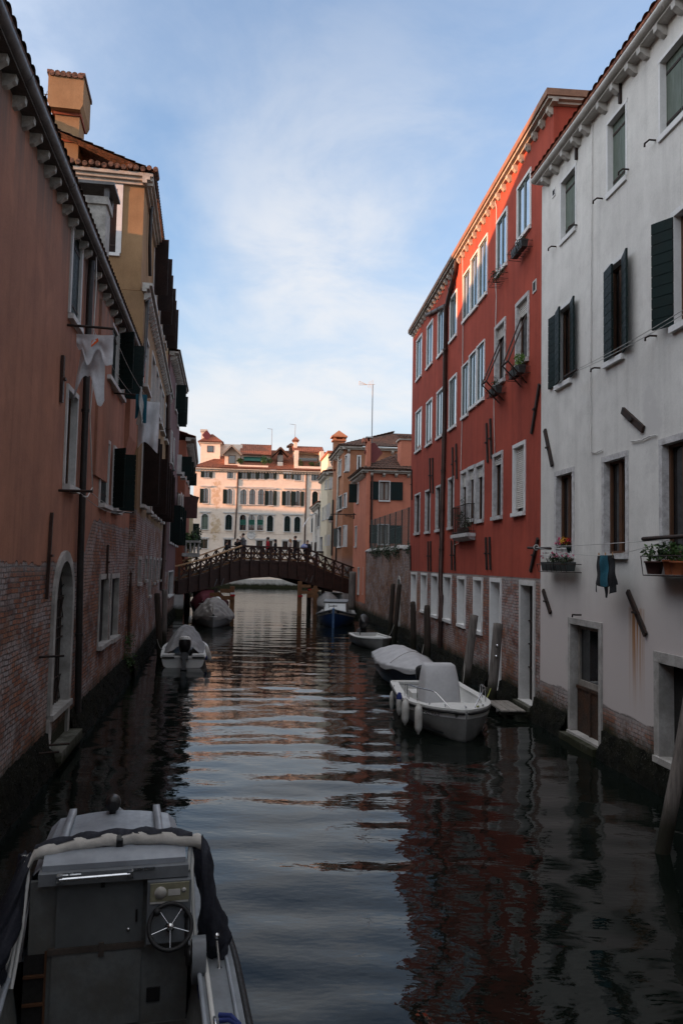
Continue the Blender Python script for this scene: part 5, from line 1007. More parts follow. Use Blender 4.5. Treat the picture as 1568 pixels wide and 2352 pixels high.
def person(label, base, face, h, jacket, hair='hairdark', arms=None, hat=None, hairlong=False, k=None, mark=False):
    """body in one skin, clothes and hair as children; arms = (left hand, right hand) targets in body space, metres for a 1.75 m figure"""
    s = h/1.75; e = thing('person', label, 'person', base, face, 'people crossing the timber bridge')
    LH, RH_ = arms or (Vector((.26, .06, .82)), Vector((-.26, .06, .82))); LH, RH_ = Vector(LH), Vector(RH_)
    def elbow(S, Hd):
        m = (S+Hd)/2; d = (Hd-S).length; L = .56; off = math.sqrt(max(.002, (L/2)**2-(d/2)**2)); return m + Vector((.45*(1 if S.x > 0 else -1), -.25, -.85)).normalized()*off
    SL, SR = Vector((.18, 0, 1.42)), Vector((-.18, 0, 1.42)); EL, ER = elbow(SL, LH), elbow(SR, RH_)
    V = [(0,0,.95),(0,0,1.12),(0,.0,1.30),(0,-.01,1.44),(0,.0,1.52),(0,.02,1.60),(0,.02,1.70), SL, EL, LH, SR, ER, RH_, (.1,0,.9),(.11,.02,.5),(.11,-.03,.1),(.12,.10,.035),(-.1,0,.9),(-.11,.02,.5),(-.11,-.03,.1),(-.12,.10,.035)]
    E_ = [(0,1),(1,2),(2,3),(3,4),(4,5),(5,6),(3,7),(7,8),(8,9),(3,10),(10,11),(11,12),(0,13),(13,14),(14,15),(15,16),(0,17),(17,18),(18,19),(19,20)]
    Rr = [(.14,.1),(.13,.1),(.15,.1),(.1,.08),.055,(.078,.095),(.07,.085),.062,.046,.032,.062,.046,.032,.085,.058,.038,.035,.085,.058,.038,.035]
    V = [Vector(v) for v in V]
    for base_i, Hd, El in ((9, LH, EL), (12, RH_, ER)):      # palm, four unequal fingers and a thumb
        d = (Hd-El).normalized(); sd = d.cross(Vector((0, 1, .2))).normalized(); fw = sd.cross(d).normalized()
        pi_ = len(V); V.append(Hd+d*.075); E_.append((base_i, pi_)); Rr.append((.036, .02))
        for j, (o_, ln) in enumerate(((-.03, .062), (-.01, .075), (.01, .07), (.03, .055))):
            a = len(V); V.append(Hd+d*.105+sd*o_); V.append(Hd+d*(.105+ln*.6)+sd*o_*1.15+fw*.012); V.append(Hd+d*(.1+ln)+sd*o_*1.15+fw*.035); E_ += [(pi_, a), (a, a+1), (a+1, a+2)]; Rr += [.0095, .0085, .007]
        a = len(V); V.append(Hd+d*.045+sd*-.045+fw*.01); V.append(Hd+d*.085+sd*-.062+fw*.022); E_ += [(base_i, a), (a, a+1)]; Rr += [.012, .009]
    sc_ = lambda L_: [v*s for v in L_]
    body = skin_mesh(sc_(V), E_, [tuple(q*s for q in r) if isinstance(r, tuple) else r*s for r in Rr], 'body', M['skin'], e)
    f = MB(); f.tube([(0,.1*s,1.665*s), (0,.128*s,1.628*s), (0,.105*s,1.615*s)], [.008*s,.016*s,.012*s], 6)
    for sx in (-1, 1): f.ell((sx*.082*s,.015*s,1.635*s), (.012*s,.025*s,.035*s), 6, 4)
    f.build('face', M['skin'], body)
    f = MB()
    for sx in (-1, 1): f.ell((sx*.033*s,.098*s,1.655*s), (.010*s,.005*s,.006*s), 6, 4)
    f.tube([(-.025*s,.107*s,1.578*s), (.025*s,.107*s,1.578*s)], .006*s, 5); f.build('eyes_and_mouth', M['hairdark'], body)
    jr = 1.0; J = [(0,0,.86),(0,0,1.12),(0,0,1.30),(0,-.01,1.43), SL, EL, EL+(LH-EL)*.9, SR, ER, ER+(RH_-ER)*.9]; 
    skin_mesh(sc_([Vector(v) for v in J]), [(0,1),(1,2),(2,3),(3,4),(4,5),(5,6),(3,7),(7,8),(8,9)], [tuple(q*s for q in r) if isinstance(r, tuple) else r*s for r in [(.225,.16),(.20,.15),(.215,.155),(.13,.11),.105,.08,.06,.105,.08,.06]], 'jacket', M[jacket], e)
    skin_mesh(sc_([Vector(v) for v in ((0,0,.95),(.1,0,.88),(.11,.02,.5),(.11,-.03,.1),(-.1,0,.88),(-.11,.02,.5),(-.11,-.03,.1))]), [(0,1),(1,2),(2,3),(0,4),(4,5),(5,6)], [tuple(q*s for q in r) if isinstance(r, tuple) else r*s for r in [(.15,.12),.105,.075,.06,.105,.075,.06]], 'trousers', M['trousers'], e)
    q = MB()
    for sx in (-1, 1): q.ell((sx*.115*s, .06*s, .035*s), (.045*s, .13*s, .04*s), 8, 5)
    q.build('shoes', M['black'], e)
    q = MB(); q.ell((0, -.012*s, 1.675*s), (.092*s, .108*s, .095*s), 10, 6)
    if hairlong: q.loft([[(math.cos(a)*.1*s, -.03*s+math.sin(a)*.07*s-(.02*s), zz*s) for a in [2*pi*j/10 for j in range(10)]] for zz in (1.70, 1.6, 1.48, 1.4)])
    q.build('hair', M[hair], e)
    if hat: q = MB(); q.lathe([(.115*s, 0), (.12*s, .02*s), (.105*s, .07*s), (.03*s, .09*s)], (0, .0, 1.705*s), 12); q.lathe([(.16*s, 0), (.16*s, .012*s), (.02*s, .014*s)], (0, .045*s, 1.7*s), 12); q.build('hat', M[hat], e)
    if mark: q = MB(); q.box(.19*s, .205*s, -.05*s, .05*s, 1.3*s, 1.4*s); q.box(-.12*s, -.02*s, .125*s, .14*s, 1.28*s, 1.33*s); q.build('jacket_patch', M['whitepaint'], e)
    return e
def stand(t, x, ytop, yb):
    s_ = BR.px(t, x, ytop, yb)[0]; z_ = DZ(s_)-.02; P = BR.mx @ Vector((s_, yb, 0)); ztop = BR.px(t, x, ytop, yb)[1]; return Vector((P.x, P.y, z_)), ztop - z_
def ppl(label, t, x, yt, yb, face, jacket, hmin=1.5, hmax=1.95, **k):
    P, h = stand(t, x, yt, yb); print(label[:30], round(h, 2)); h = min(max(h, hmin), hmax); person(label, P, math.radians(face), h, jacket, **k)
ppl('man in a grey jumper touching his face at the crown of the bridge', 'g5', 285, 166, -.5, 100, 'jgrey', arms=((.08, .16, 1.2), (-.05, .12, 1.44)))
ppl('dark haired woman with a raised arm behind the man in grey', 'g5', 222, 236, -.9, 200, 'jblack', hairlong=True, arms=((.08, .15, 1.42), (-.2, .15, 1.1)))
ppl('man in black coming up the left slope of the bridge', 'g5', 96, 262, -1.2, -70, 'jblack')
ppl('person in a red jacket and black beret on the bridge', 'g5', 568, 216, -.6, 90, 'jred', hat='jblack', mark=True)
ppl('small person in a black hat and coat beside the red jacket', 'g5', 655, 240, -.9, 95, 'jblack', hat='jblack', hairlong=True)
ppl('blonde woman in an off-white jacket on the bridge', 'g5', 822, 230, -.6, 80, 'jwhite', hair='hairblond', hairlong=True)
ppl('tall balding man in a black jacket behind the blonde woman', 'g5', 882, 196, -1.0, 80, 'jblack', hair='hairgrey')
ppl('young dark haired man in black with a blue bag on the right slope', 'g5', 1022, 246, -.6, 170, 'jblack')
P = BR.mx @ Vector((BR.px('g5', 982, 322, -.45)[0], -.45, BR.px('g5', 982, 322, -.45)[1])); q = MB(); q.ell((0,0,0), (.26,.16,.2), 12, 8); q.tube([(-.1,0,.17),(0,0,.32),(.1,0,.17)], .015, 6); o = q.build('bag', M['bagblue'], None); o.location = P; tag(o, 'blue and white bag carried by the young man on the right slope', 'bag')
# ================================================================ boats (local x = forward, y = port, z = up)
def hull_pts(L, B, t, b, zs, zk, flare):
    return [(b, zs), (b*.97, zs*.62), (b*flare, .06), (b*flare*.6, zk*.6), (0, zk), (-b*flare*.6, zk*.6), (-b*flare, .06), (-b*.97, zs*.62), (-b, zs)]
class Boat:
    def __init__(s, name, label, pos, head, L, B, sheer, bow=2.2, stern=.86, keel=-.22, flare=.86, blunt=0.0, group=None):
        s.e = thing(name, label, 'boat', (pos[0], pos[1], 0), math.radians(head), group); s.L, s.B, s.sh, s.bw, s.st, s.k, s.fl, s.bl = L, B, sheer, bow, stern, keel, flare, blunt
    def b(s, t):
        w = s.st + (1-s.st)*min(1, t/.4)**.8
        if t > .42: w *= s.bl + (1-s.bl)*(max(0, 1-((t-.42)/.58)**s.bw))
        if s.bl and t > .9: w *= math.sqrt(max(0, 1-((t-.9)/.1)**2)) * (1) if t < 1 else 0
        return max(w, .012)*s.B/2
    def z(s, t): return s.sh[0] + (s.sh[1]-s.sh[0])*t**2 if len(s.sh) == 2 else s.sh[0]*(1-t)**2 + 2*s.sh[1]*t*(1-t) + s.sh[2]*t**2
    def shell(s, mat, rim='gel', inner='gel', floor=.12, rimw=.07, open_=(0.02, .95), band=None, n=26):
        ts = [i/n for i in range(n)] + [1-.5/n, 1.0]; P = lambda t, pts: [(s.L*t + (.18*(zz-.3) if t > .97 else 0), y, zz) for y, zz in pts]
        zk = lambda t: s.k*(1-max(0, (t-.75)/.25)**2)
        q = MB(); rows = [P(t, hull_pts(s.L, s.B, t, s.b(t), s.z(t), zk(t), s.fl - (.18*max(0, t-.5)))) for t in ts]; q.loft(rows, closed=False, caps=False); q.add(rows[0], [tuple(range(9))]); q.add(rows[-1], [tuple(range(9))])
        h = q.build('hull', mat, s.e)
        if band:
            q = MB(); q.loft([[(p[0]+(.004 if j else 0), p[1]*1.006, p[2]) for j, p in enumerate(P(t, [(s.b(t)*1.0, s.z(t)*.998), (s.b(t)*.99+.004, s.z(t)-band[0])]))] for t in ts], closed=False, caps=False); q.loft([[(p[0], p[1], p[2]) for p in P(t, [(-s.b(t)*1.0-.002, s.z(t)*.998), (-s.b(t)*.99-.006, s.z(t)-band[0])])] for t in ts], closed=False, caps=False); q.build('hull_band', band[1], h)
        q = MB(); o = .03
        ring = lambda t: [(s.b(t)+o, s.z(t)-.02), (s.b(t)+o, s.z(t)+.025), (max(s.b(t)-rimw, 0), s.z(t)+.03), (max(s.b(t)-rimw, 0), s.z(t)-.04)]
        for sg in (1, -1): q.loft([[(s.L*t+(.03 if t > .97 else 0), sg*y, zz) for y, zz in ring(t)] for t in ts], smooth=False)
        q.box(-.03, rimw, -s.b(0), s.b(0), s.z(0)-.03, s.z(0)+.032); s.rim = q.build('gunwale', rim if not isinstance(rim, str) else M[rim], s.e)
        q = MB(); a, b_ = open_; tt = [a+(b_-a)*i/20 for i in range(21)]
        q.loft([[(s.L*t, y, zz) for y, zz in ((s.b(t)-rimw-.002, s.z(t)-.03), ((s.b(t)-rimw)*.9, floor), (0, floor), (-(s.b(t)-rimw)*.9, floor), (-(s.b(t)-rimw)-.002 if s.b(t) > rimw else 0, s.z(t)-.03))] for t in tt], closed=False, caps=False)
        q.add([(s.L*a, y, zz) for y, zz in ((s.b(a)-rimw, s.z(a)-.03), (s.b(a)*.8, floor), (-s.b(a)*.8, floor), (-s.b(a)+rimw, s.z(a)-.03))], [(0,1,2,3)]); q.build('interior', inner if not isinstance(inner, str) else M[inner], s.e)
        return h
    def cover(s, mat, t0, t1, hgt, name='cover', wr=.03, drop=.12, seed=1, nu=28, nv=40, pw=1.6, out=1.04):
        R_ = random.Random(seed); ph = [R_.uniform(0, 6.28) for _ in range(8)]; q = MB()
        def f(u, v):
            t = t0+(t1-t0)*v; w = u*2-1; bb = s.b(t)*out+.02; zz = s.z(t)+.04
            if abs(w) > .86: k = (abs(w)-.86)/.14; return (s.L*t, math.copysign(bb*(1+.015*math.sin(v*60+ph[0])), w), zz - drop*k*(1+.35*math.sin(v*23+ph[1])))
            a = abs(w)/.86; hh = hgt(v)*(1-a**pw)
            wrk = wr*(math.sin(v*31+a*5+ph[2])*math.sin(a*4+ph[3]+v*9) + .6*math.sin(v*57+math.copysign(a, w)*8+ph[4]) + .5*math.sin(w*17+v*13+ph[5]))*min(1, hgt(v)*2)*(.25+a)*(1.15-a)
            return (s.L*t, w/.86*bb, zz + hh + wrk)
        q.grid(f, nu, nv); o = q.build(name, mat if not isinstance(mat, str) else M[mat], s.e); return o
    def outboard(s, x, y, z, sc=1.0, tilt=-20, cap='gel', lettering=None, steer=0):
        Mx = Matrix.Translation((x, y, z)) @ Matrix.Rotation(math.radians(tilt), 4, 'Y') @ Matrix.Scale(sc, 4)
        q = MB(); q.loft([[(-.12+cx+rx_*math.cos(a), ry*math.sin(a), zz) for a in [2*pi*j/16 for j in range(16)]] for (cx, rx_, ry, zz) in ((0,.13,.11,.02),(-.01,.2,.16,.1),(-.02,.25,.18,.26),(-.02,.25,.17,.36))]); mo = q.build('outboard_motor', M['black'], s.e, Mx)
        q = MB(); q.loft([[(-.12+cx+rx_*math.cos(a), ry*math.sin(a), zz) for a in [2*pi*j/16 for j in range(16)]] for (cx, rx_, ry, zz) in ((-.02,.252,.174,.362),(-.02,.24,.165,.43),(-.01,.17,.12,.47),(0,.05,.04,.48))]); q.build('motor_cap', M[cap], mo, Mx)
        q = MB(); q.box(-.22, -.02, -.06, .06, -.55, .03); q.box(-.36, .02, -.09, .09, -.5, -.47); q.loft([[(-.13+.16*math.cos(a), .06*math.sin(a), zz) for a in [2*pi*j/10 for j in range(10)]] for zz in (-.85, -.55)]); q.box(-.1, .12, -.11, .11, -.16, .06); q.build('motor_leg', M['black'], mo, Mx)
        q = MB()
        for k in range(3):
            a = 2*pi*k/3; q.hexa([Mx2 for Mx2 in [(-.34, .02*math.cos(a), -.78+.02*math.sin(a)), (-.32, .03*math.cos(a+.3), -.78+.03*math.sin(a+.3)), (-.31, .14*math.cos(a+.5), -.78+.14*math.sin(a+.5)), (-.33, .14*math.cos(a-.2), -.78+.14*math.sin(a-.2)), (-.345, .02*math.cos(a), -.78+.02*math.sin(a)), (-.325, .03*math.cos(a+.3), -.78+.03*math.sin(a+.3)), (-.315, .14*math.cos(a+.5), -.78+.14*math.sin(a+.5)), (-.335, .14*math.cos(a-.2), -.78+.14*math.sin(a-.2))]])
        q.build('propeller', M['chrome'], mo, Mx)
        q = MB(); q.tube([(.05, -.16, .1), (.2, -.2, .2), (.45, -.22, .25)], [.02, .025, .02], 8); q.build('tiller', M['black'], mo, Mx)
        return mo, Mx
def text_mb(txt, size):
    c = bpy.data.curves.new('lettering', 'FONT'); c.body = txt; c.size = size; c.extrude = .0015; c.align_x = 'CENTER'; o = bpy.data.objects.new('lettering', c); COL.objects.link(o)
    dg = bpy.context.evaluated_depsgraph_get(); me = bpy.data.meshes.new_from_object(o.evaluated_get(dg)); q = MB(); q.add([tuple(v.co) for v in me.vertices], [tuple(p.vertices) for p in me.polygons])
    bpy.data.objects.remove(o); bpy.data.curves.remove(c); bpy.data.meshes.remove(me); return q
# ---- white open boat with console, bow to the camera
MA = Boat('console_boat', 'white open boat with railed bow and tall grey covered console moored by the red house', (2.28, 21.3), -84.5, 4.35, 2.0, (.62, .52, .66), bow=2.6, stern=.88, blunt=.16, flare=.84)
MA.shell(M['gelgrey'], band=(.17, M['gel']), floor=.2, rimw=.17, open_=(.05, .74))
q = MB(); n = 10; q.loft([[(MA.L*t, y, MA.z(t)+.0+.035*(1-(y/max(MA.b(t), .05))**2)) for y in [max(MA.b(t)-.16, .002)*(j/4-1) for j in range(9)]] for t in [.735+.255*i/n for i in range(n+1)]], closed=False, caps=False); q.box(MA.L*.735, MA.L*.745, -MA.b(.74)*.9, MA.b(.74)*.9, .2, MA.z(.74)+.02); q.build('foredeck', M['gel'], MA.e)
q = MB()
for sg in (1, -1): q.loft([[(MA.L*t+.05*max(0, (t-.85)/.15), sg*(MA.b(t)+.012), MA.z(t)-.05+dz) for dz in (-.025, .02)] + [(MA.L*t+.08*max(0, (t-.85)/.15), sg*(MA.b(t)+.04), MA.z(t)-.05+dz) for dz in (.02, -.025)] for t in [i/24 for i in range(24)] + [.97, .985, .995, 1]])
q.build('rubbing_strake', M['rubber'], MA.e)
q = MB()
for sg in (1, -1): q.loft([[(MA.L*t, sg*(MA.b(t)*(.965)*.9+.02), .1+dz) for dz in (0, .045)] for t in [i/24 for i in range(23)]], closed=False, caps=False)
q.build('waterline_stripe', M['antifoul'], MA.e)
# console cover: seven-sided draped box
def csec(x0, x1, w, z, r=.05):
    return [(x0, -w+r, z), (x0, w-r, z), (x0+r, w, z), (x1-r, w, z), (x1, w-r, z), (x1, -w+r, z), (x1-r, -w, z), (x0+r, -w, z)]
q = MB(); cx0 = MA.L*.36; rings = []
for (a, b, w_, z_) in ((-.3, .62, .44, .4), (-.28, .6, .435, .55), (-.22, .52, .42, .85), (-.18, .45, .40, 1.1), (-.15, .38, .375, 1.27), (-.12, .35, .345, 1.31), (-.04, .28, .28, 1.318)):
    rings.append([(x+cx0+.012*math.sin(z_*9+i*2), y*(1+.02*math.sin(z_*7+i*3)), zz) for i, (x, y, zz) in enumerate(csec(a, b, w_, z_))])
q.loft(rings); q.build('console_cover', M['canvaslight'], MA.e)
q = MB(); q.box(MA.L*.12, MA.L*.28, -.55, .55, .2, .52); q.build('seat_box', M['gel'], MA.e)
for sg in (1, -1):
    g = lambda t, zz, o=-.09: (MA.L*t, sg*(MA.b(t)+o), MA.z(t)+zz)
    q = MB(); q.tube([g(.93, .02, -.12), g(.86, .3), g(.84, .33), g(.7, .34), g(.55, .33), g(.5, .30), g(.49, .02)], .014, 8); q.tube([g(.55, .33), g(.55, .02)], .012, 8); q.tube([g(.7, .34), g(.7, .02)], .012, 8); q.build('bow_rail', M['chrome'], MA.e)
for (t, y) in ((.82, -.62), (.9, -.35), (.88, .5), (.6, -.9), (.97, .02)):
    q = MB(); zz = MA.z(t)+.04; q.tube([(MA.L*t-.07, y, zz+.035), (MA.L*t+.07, y, zz+.035)], .011, 6); q.tube([(MA.L*t-.025, y, zz-.02), (MA.L*t-.025, y, zz+.03)], .01, 6); q.tube([(MA.L*t+.025, y, zz-.02), (MA.L*t+.025, y, zz+.03)], .01, 6); q.build('cleat', M['chrome'], MA.e)
q = text_mb('MAESTRALE', .105); yb_ = []
ta = .85
for i, (x, y, z) in enumerate(q.v):
    t = ta + x/MA.L*.9; t = min(t, .985); yb_.append((MA.L*t, -(MA.b(t)*.992+.008+z), MA.z(t)-.165+y*.9))
q.v = yb_; q.build('lettering', M['black'], MA.e)
MA.outboard(-.1, 0, .6, 1.0, -25, 'black')
# fenders hang from its starboard rail
fp = bpy.data.objects
def fender(label, wpos, L_, r, top, capm=None):
    e = thing('fender', label, 'fender', wpos, 0, 'fenders hanging from the white console boat'); q = MB(); q.lathe([(.02, L_/2+.05), (.03, L_/2+.02), (r*.8, L_/2-.03), (r, L_/2-.1), (r, -L_/2+.1), (r*.8, -L_/2+.03), (.03, -L_/2-.02), (.02, -L_/2-.05)], n=12); q.build('body', M['fender'], e)
    q = MB(); q.tube([(0, 0, L_/2+.04), (top[0], top[1], top[2])], .008, 5); q.build('rope', M['ropegrey'], e)
    if capm: q = MB(); q.lathe([(.03, L_/2+.06), (r*.9, L_/2-.02), (r*1.02, L_/2-.08), (r*.95, L_/2-.1)], n=12); q.build('end_cap', M[capm], e)
for (x, y, L_, r, Y, lab, cp) in ((630, 1078, .56, .085, 17.35, 'largest white fender nearest the bow of the console boat', None), (522, 1020, .5, .085, 18.0, 'white fender second from the bow of the console boat', None), (473, 960, .42, .07, 18.9, 'yellowish fender with a blue top on the console boat', 'rope'), (412, 930, .36, .06, 20.2, 'small pale fender nearest the stern of the console boat', None)):
    P = atY('e2', x, y, Y); fender(lab, P, L_, r, (.06, .06, .68-P.z), cp)
# ---- long boat under a grey cover
GB = Boat('covered_boat', 'long dark blue boat under a wrinkled light grey cover on the right', (1.88, 28.4), -84.4, 6.0, 1.68, (.58, .5, .72), bow=1.8, stern=.8)
GB.shell(M['bluedark'], inner='dark'); GB.cover('canvaslight', .0, .985, lambda v: .5*math.sin(pi*min(1, v*.9+.1))**.7*(1-.45*v), wr=.05, seed=4, nu=44, nv=70)
q = MB(); t = .64; q.tube([(GB.L*t, GB.b(t)*w+.0, GB.z(t)+.1+.36*(1-abs(w)**1.6)) for w in [k/6-1 for k in range(13)]], .008, 5); q.build('cover_rope', M['ropegrey'], GB.e)
# ---- small open dinghy with tilted motor
DG = Boat('dinghy', 'small open white dinghy with a tilted outboard behind the covered boat', (1.15, 38.0), -78, 3.5, 1.55, (.42, .38, .5), bow=2.4, stern=.9, blunt=.12)
DG.shell(M['gelgrey'], floor=.3, rimw=.1, open_=(.04, .9)); DG.outboard(-.12, .0, .62, 1.25, 48, 'black')
q = MB()
for t in (.3, .62): q.box(DG.L*t, DG.L*t+.28, -DG.b(t)*.9, DG.b(t)*.9, .33, .36)
q.build('thwart', M['gel'], DG.e)
# ---- white motor boat, stern to the camera
WB = Boat('motor_boat', 'white motor boat with black outboard and grey tent cover, stern towards us on the left', (-5.35, 27.75), 99, 4.9, 1.62, (.36, .42, .62), bow=2.3, stern=.9, flare=.9)
WB.shell(M['gel'], floor=.15, rimw=.16, open_=(.03, .93)); WB.cover('canvas', .06, .9, lambda v: .16+.58*math.sin(pi*min(1, v*.98+.02))**.55, wr=.09, seed=9, drop=.0, out=.86, pw=1.9, nu=44, nv=60)
q = MB(); q.box(-.05, .0, -WB.b(0)*.97, WB.b(0)*.97, -.1, .0); q.build('antifouling', M['antifoul'], WB.e)
q = MB()
for sg in (1, -1): q.box(-.03, .34, sg*.3, sg*WB.b(0)*.98, .36, .46)
q.build('stern_locker', M['gel'], WB.e); q = MB()
for sg in (1, -1): q.box(-.06, -.03, sg*.3, sg*WB.b(0)*.98, .33, .375)
q.build('stern_trim', M['rubber'], WB.e); mo, Mx = WB.outboard(-.16, -.05, .5, 1.18, 14, 'gel')
q = text_mb('SELVA', .075); q.v = [(-.405-z, -x, .385+y*.6) for x, y, z in q.v]; q.build('lettering', M['black'], mo, Mx)
for (t, sg) in ((.1, -1), (.35, -1), (.6, -1), (.1, 1), (.4, 1)):
    q = MB(); y = sg*(WB.b(t)-.08); q.tube([(WB.L*t-.07, y, WB.z(t)+.08), (WB.L*t+.07, y, WB.z(t)+.08)], .011, 6); q.tube([(WB.L*t, y, WB.z(t)), (WB.L*t, y, WB.z(t)+.08)], .012, 6); q.build('cleat', M['chrome'], WB.e)
P = atY('g2', 855, 1800, 28.3); e = thing('fender', 'pale fender with a blue end hanging from the white motor boat on the left', 'fender', P); q = MB(); q.lathe([(.02, .3), (.07, .22), (.085, .1), (.085, -.15), (.03, -.25)], n=12, axis=(-.3, 0, 1)); q.build('body', M['fender'], e); q = MB(); q.lathe([(.03, -.02), (.075, -.06), (.075, -.14), (.03, -.2)], (-.1, -.05, -.02), n=10); q.build('float', M['rope'], e); q = MB(); q.tube([(-.08, 0, .28), (-.18, .1, .32)], .008, 5); q.build('rope', M['ropegrey'], e)
# ---- covered boat near the bridge, bow to the camera
CB = Boat('tarpaulin_boat', 'broad white boat under a bulky crumpled beige tarpaulin before the left of the bridge', (-7.75, 49.6), -81.5, 5.3, 2.3, (.5, .42, .62), bow=2.0, stern=.86, blunt=.1)
CB.shell(M['gelgrey'], rim='gel', inner='dark'); CB.cover('canvaswarm', .02, .99, lambda v: .1+.9*math.sin(pi*min(1, max(0, v*.93+.07)))**.6, wr=.13, seed=14, drop=.18, pw=1.75, nu=48, nv=70)
CB.outboard(-.12, .2, .75, 1.3, 40, 'gel')
P = atY('g2', 505, 1140, 45.6); e = thing('fender', 'small white fender at the bow of the tarpaulin boat', 'fender', P); q = MB(); q.lathe([(.02, .22), (.08, .17), (.085, -.14), (.02, -.22)], n=10, axis=(.15, 0, 1)); q.build('body', M['fender'], e); q = MB(); q.tube([(.03, 0, .2), (.16, .1, .42)], .008, 5); q.build('rope', M['ropegrey'], e)
# ---- blue workboat
BB = Boat('blue_boat', 'blue and white workboat with a small grey cabin moored before the right of the bridge', (-.1, 53.2), -92, 7.0, 2.35, (.6, .34, 1.05), bow=2.1, stern=.85, keel=-.35, flare=.88)
BB.shell(M['blue'], rim='gelgrey', band=(.2, M['gel']), inner='gelgrey', floor=.2, rimw=.14, open_=(.02, .55))
q = MB()
for sg in (1, -1): q.loft([[(BB.L*t+.02, sg*(BB.b(t)+.02), BB.z(t)-.03+dz) for dz in (-.06, .06)] + [(BB.L*t+.03, sg*(BB.b(t)+.075), BB.z(t)-.03+dz) for dz in (.05, -.05)] for t in [i/24 for i in range(24)] + [.985, 1]])
q.build('rubbing_strake', M['boatgrey'], BB.e)
q = MB(); q.loft([[(BB.L*t, y, BB.z(t)+.02) for y in [BB.b(t)*.96*(j/4-1) for j in range(9)]] for t in [.54+.45*i/10 for i in range(11)]], closed=False, caps=False); q.build('foredeck', M['gelgrey'], BB.e)
q = MB(); q.beam((BB.L+.03, 0, -.3), (BB.L+.17, 0, 1.12), .12, .16, (1, 0, 0)); q.build('stem_post', simple('worn_blue_stem', (.12,.22,.38), .6, var=.8, scale=9, c2=(.02,.07,.2)), BB.e)
def cabin_sec(x, w, z0, z1, k=.86): return [(x, w, z0), (x, w*k, z1), (x, -w*k, z1), (x, -w, z0)]
q = MB(); q.loft([cabin_sec(2.4, .78, .45, 1.3), cabin_sec(4.3, .76, .5, 1.3), cabin_sec(4.75, .74, .62, .72)], smooth=False); cb_ = q.build('cabin', M['gelgrey'], BB.e)
q = MB(); q.hexa([(4.3, -.74, 1.302), (4.3, .74, 1.302), (2.3, .74, 1.34), (2.3, -.74, 1.34), (4.36, -.72, 1.36), (4.36, .72, 1.36), (2.3, .74, 1.43), (2.3, -.74, 1.43)]); q.build('cabin_roof', M['boatgrey'], cb_)
q = MB(); q.add([(4.345, -.6, 1.25), (4.345, .6, 1.25), (4.78, .66, .76), (4.78, -.66, .76)], [(0,1,2,3)]); q.build('windscreen', simple('pale_windscreen_cover', (.42,.44,.45), .4, var=.1), cb_)
for y in (-.42, .42): 
    q = MB(); t = .93; q.lathe([(.05, 0), (.075, .015), (.05, .03), (.02, .0)], (BB.L*.945, (BB.b(.945)+.015)*(1 if y > 0 else -1), BB.z(.945)-.1), 10, axis=(.8, (1 if y > 0 else -1)*.6, 0)); q.build('hawse_hole', M['rubber'], BB.e)
q = MB(); q.tube([(BB.L-.1, 0, 1.08), (BB.L-.1, 0, 1.3)], .02, 6); q.tube([(BB.L-.1, -.25, 1.22), (BB.L-.1, .2, 1.24)], .025, 6); q.tube([(BB.L-.15, -.28, 1.1), (BB.L-.15, -.28, 1.35)], .015, 6); q.build('anchor', M['iron'], BB.e)
e2b = Boat('moored_boat', 'grey humped boat moored behind the blue workboat under the bridge', (-.9, 62.0), -90, 5.5, 2.1, (.7, .5, .7)); e2b.shell(M['gelgrey'], inner='dark'); e2b.cover('canvas', .02, .97, lambda v: .2+.75*math.sin(pi*min(1, max(0, v)))**.8, seed=21)
e3b = Boat('moored_boat', 'dark boat with a maroon cover half hidden under the left of the bridge', (-9.2, 58.6), -88, 6.0, 2.4, (.75, .65, .9)); e3b.shell(M['bluedark'], inner='dark', rim='gel'); e3b.cover('maroon', .02, .99, lambda v: .15+.8*math.sin(pi*min(1, max(0, v)))**.6, seed=23, pw=2.5, drop=.3)
# ---- grey cabin boat in the foreground, bow away from the camera
KB = Boat('cabin_boat', 'grey cabin boat with a steering wheel and rolled cream canvas in the bottom left foreground', (-1.71+2.6*.242, 6.25-2.6*.970), 104, 5.6, 1.8, (.62, .6, .86), bow=2.0, stern=.97, keel=-.25)
KX = 2.6     # bulkhead station along the hull
KB.shell(M['boatgrey'], rim='boatgrey', inner='boatpanel', floor=.2, rimw=.22, open_=(.02, KX/5.6))
q = MB()
for sg in (1, -1): q.loft([[(KB.L*t, sg*(KB.b(t)+.035), KB.z(t)-.02+dz) for dz in (-.05, .03)] + [(KB.L*t, sg*(KB.b(t)+.085), KB.z(t)-.02+dz) for dz in (.02, -.04)] for t in [i/26 for i in range(27)]])
q.build('rubbing_strake', M['rubber'], KB.e)
for sg in (1, -1):
    for o_ in (-.235, -.18, -.02):
        q = MB(); q.tube([(KB.L*t, sg*(KB.b(t)+o_), KB.z(t)+.04) for t in [.0+.5*i/12 for i in range(13)]], .018 if o_ < -.1 else .014, 8); q.build('deck_moulding', M['gel'] if o_ == -.18 else M['boatroof'], KB.e)
q = MB(); q.loft([[(KB.L*t, y, KB.z(t)+.02+.05*(1-(y/max(KB.b(t), .05))**2)) for y in [KB.b(t)*.97*(j/5-1) for j in range(11)]] for t in [KX/5.6+(.995-KX/5.6)*i/14 for i in range(15)]], closed=False, caps=False); q.build('foredeck', M['boatgrey'], KB.e)
q = MB(); xs2 = [(KX-.02, .62, .55, 1.40), (KX+.5, .62, .55, 1.41), (KX+1.1, .60, .53, 1.40), (KX+1.26, .57, .49, 1.33), (KX+1.6, .44, .34, .82)]
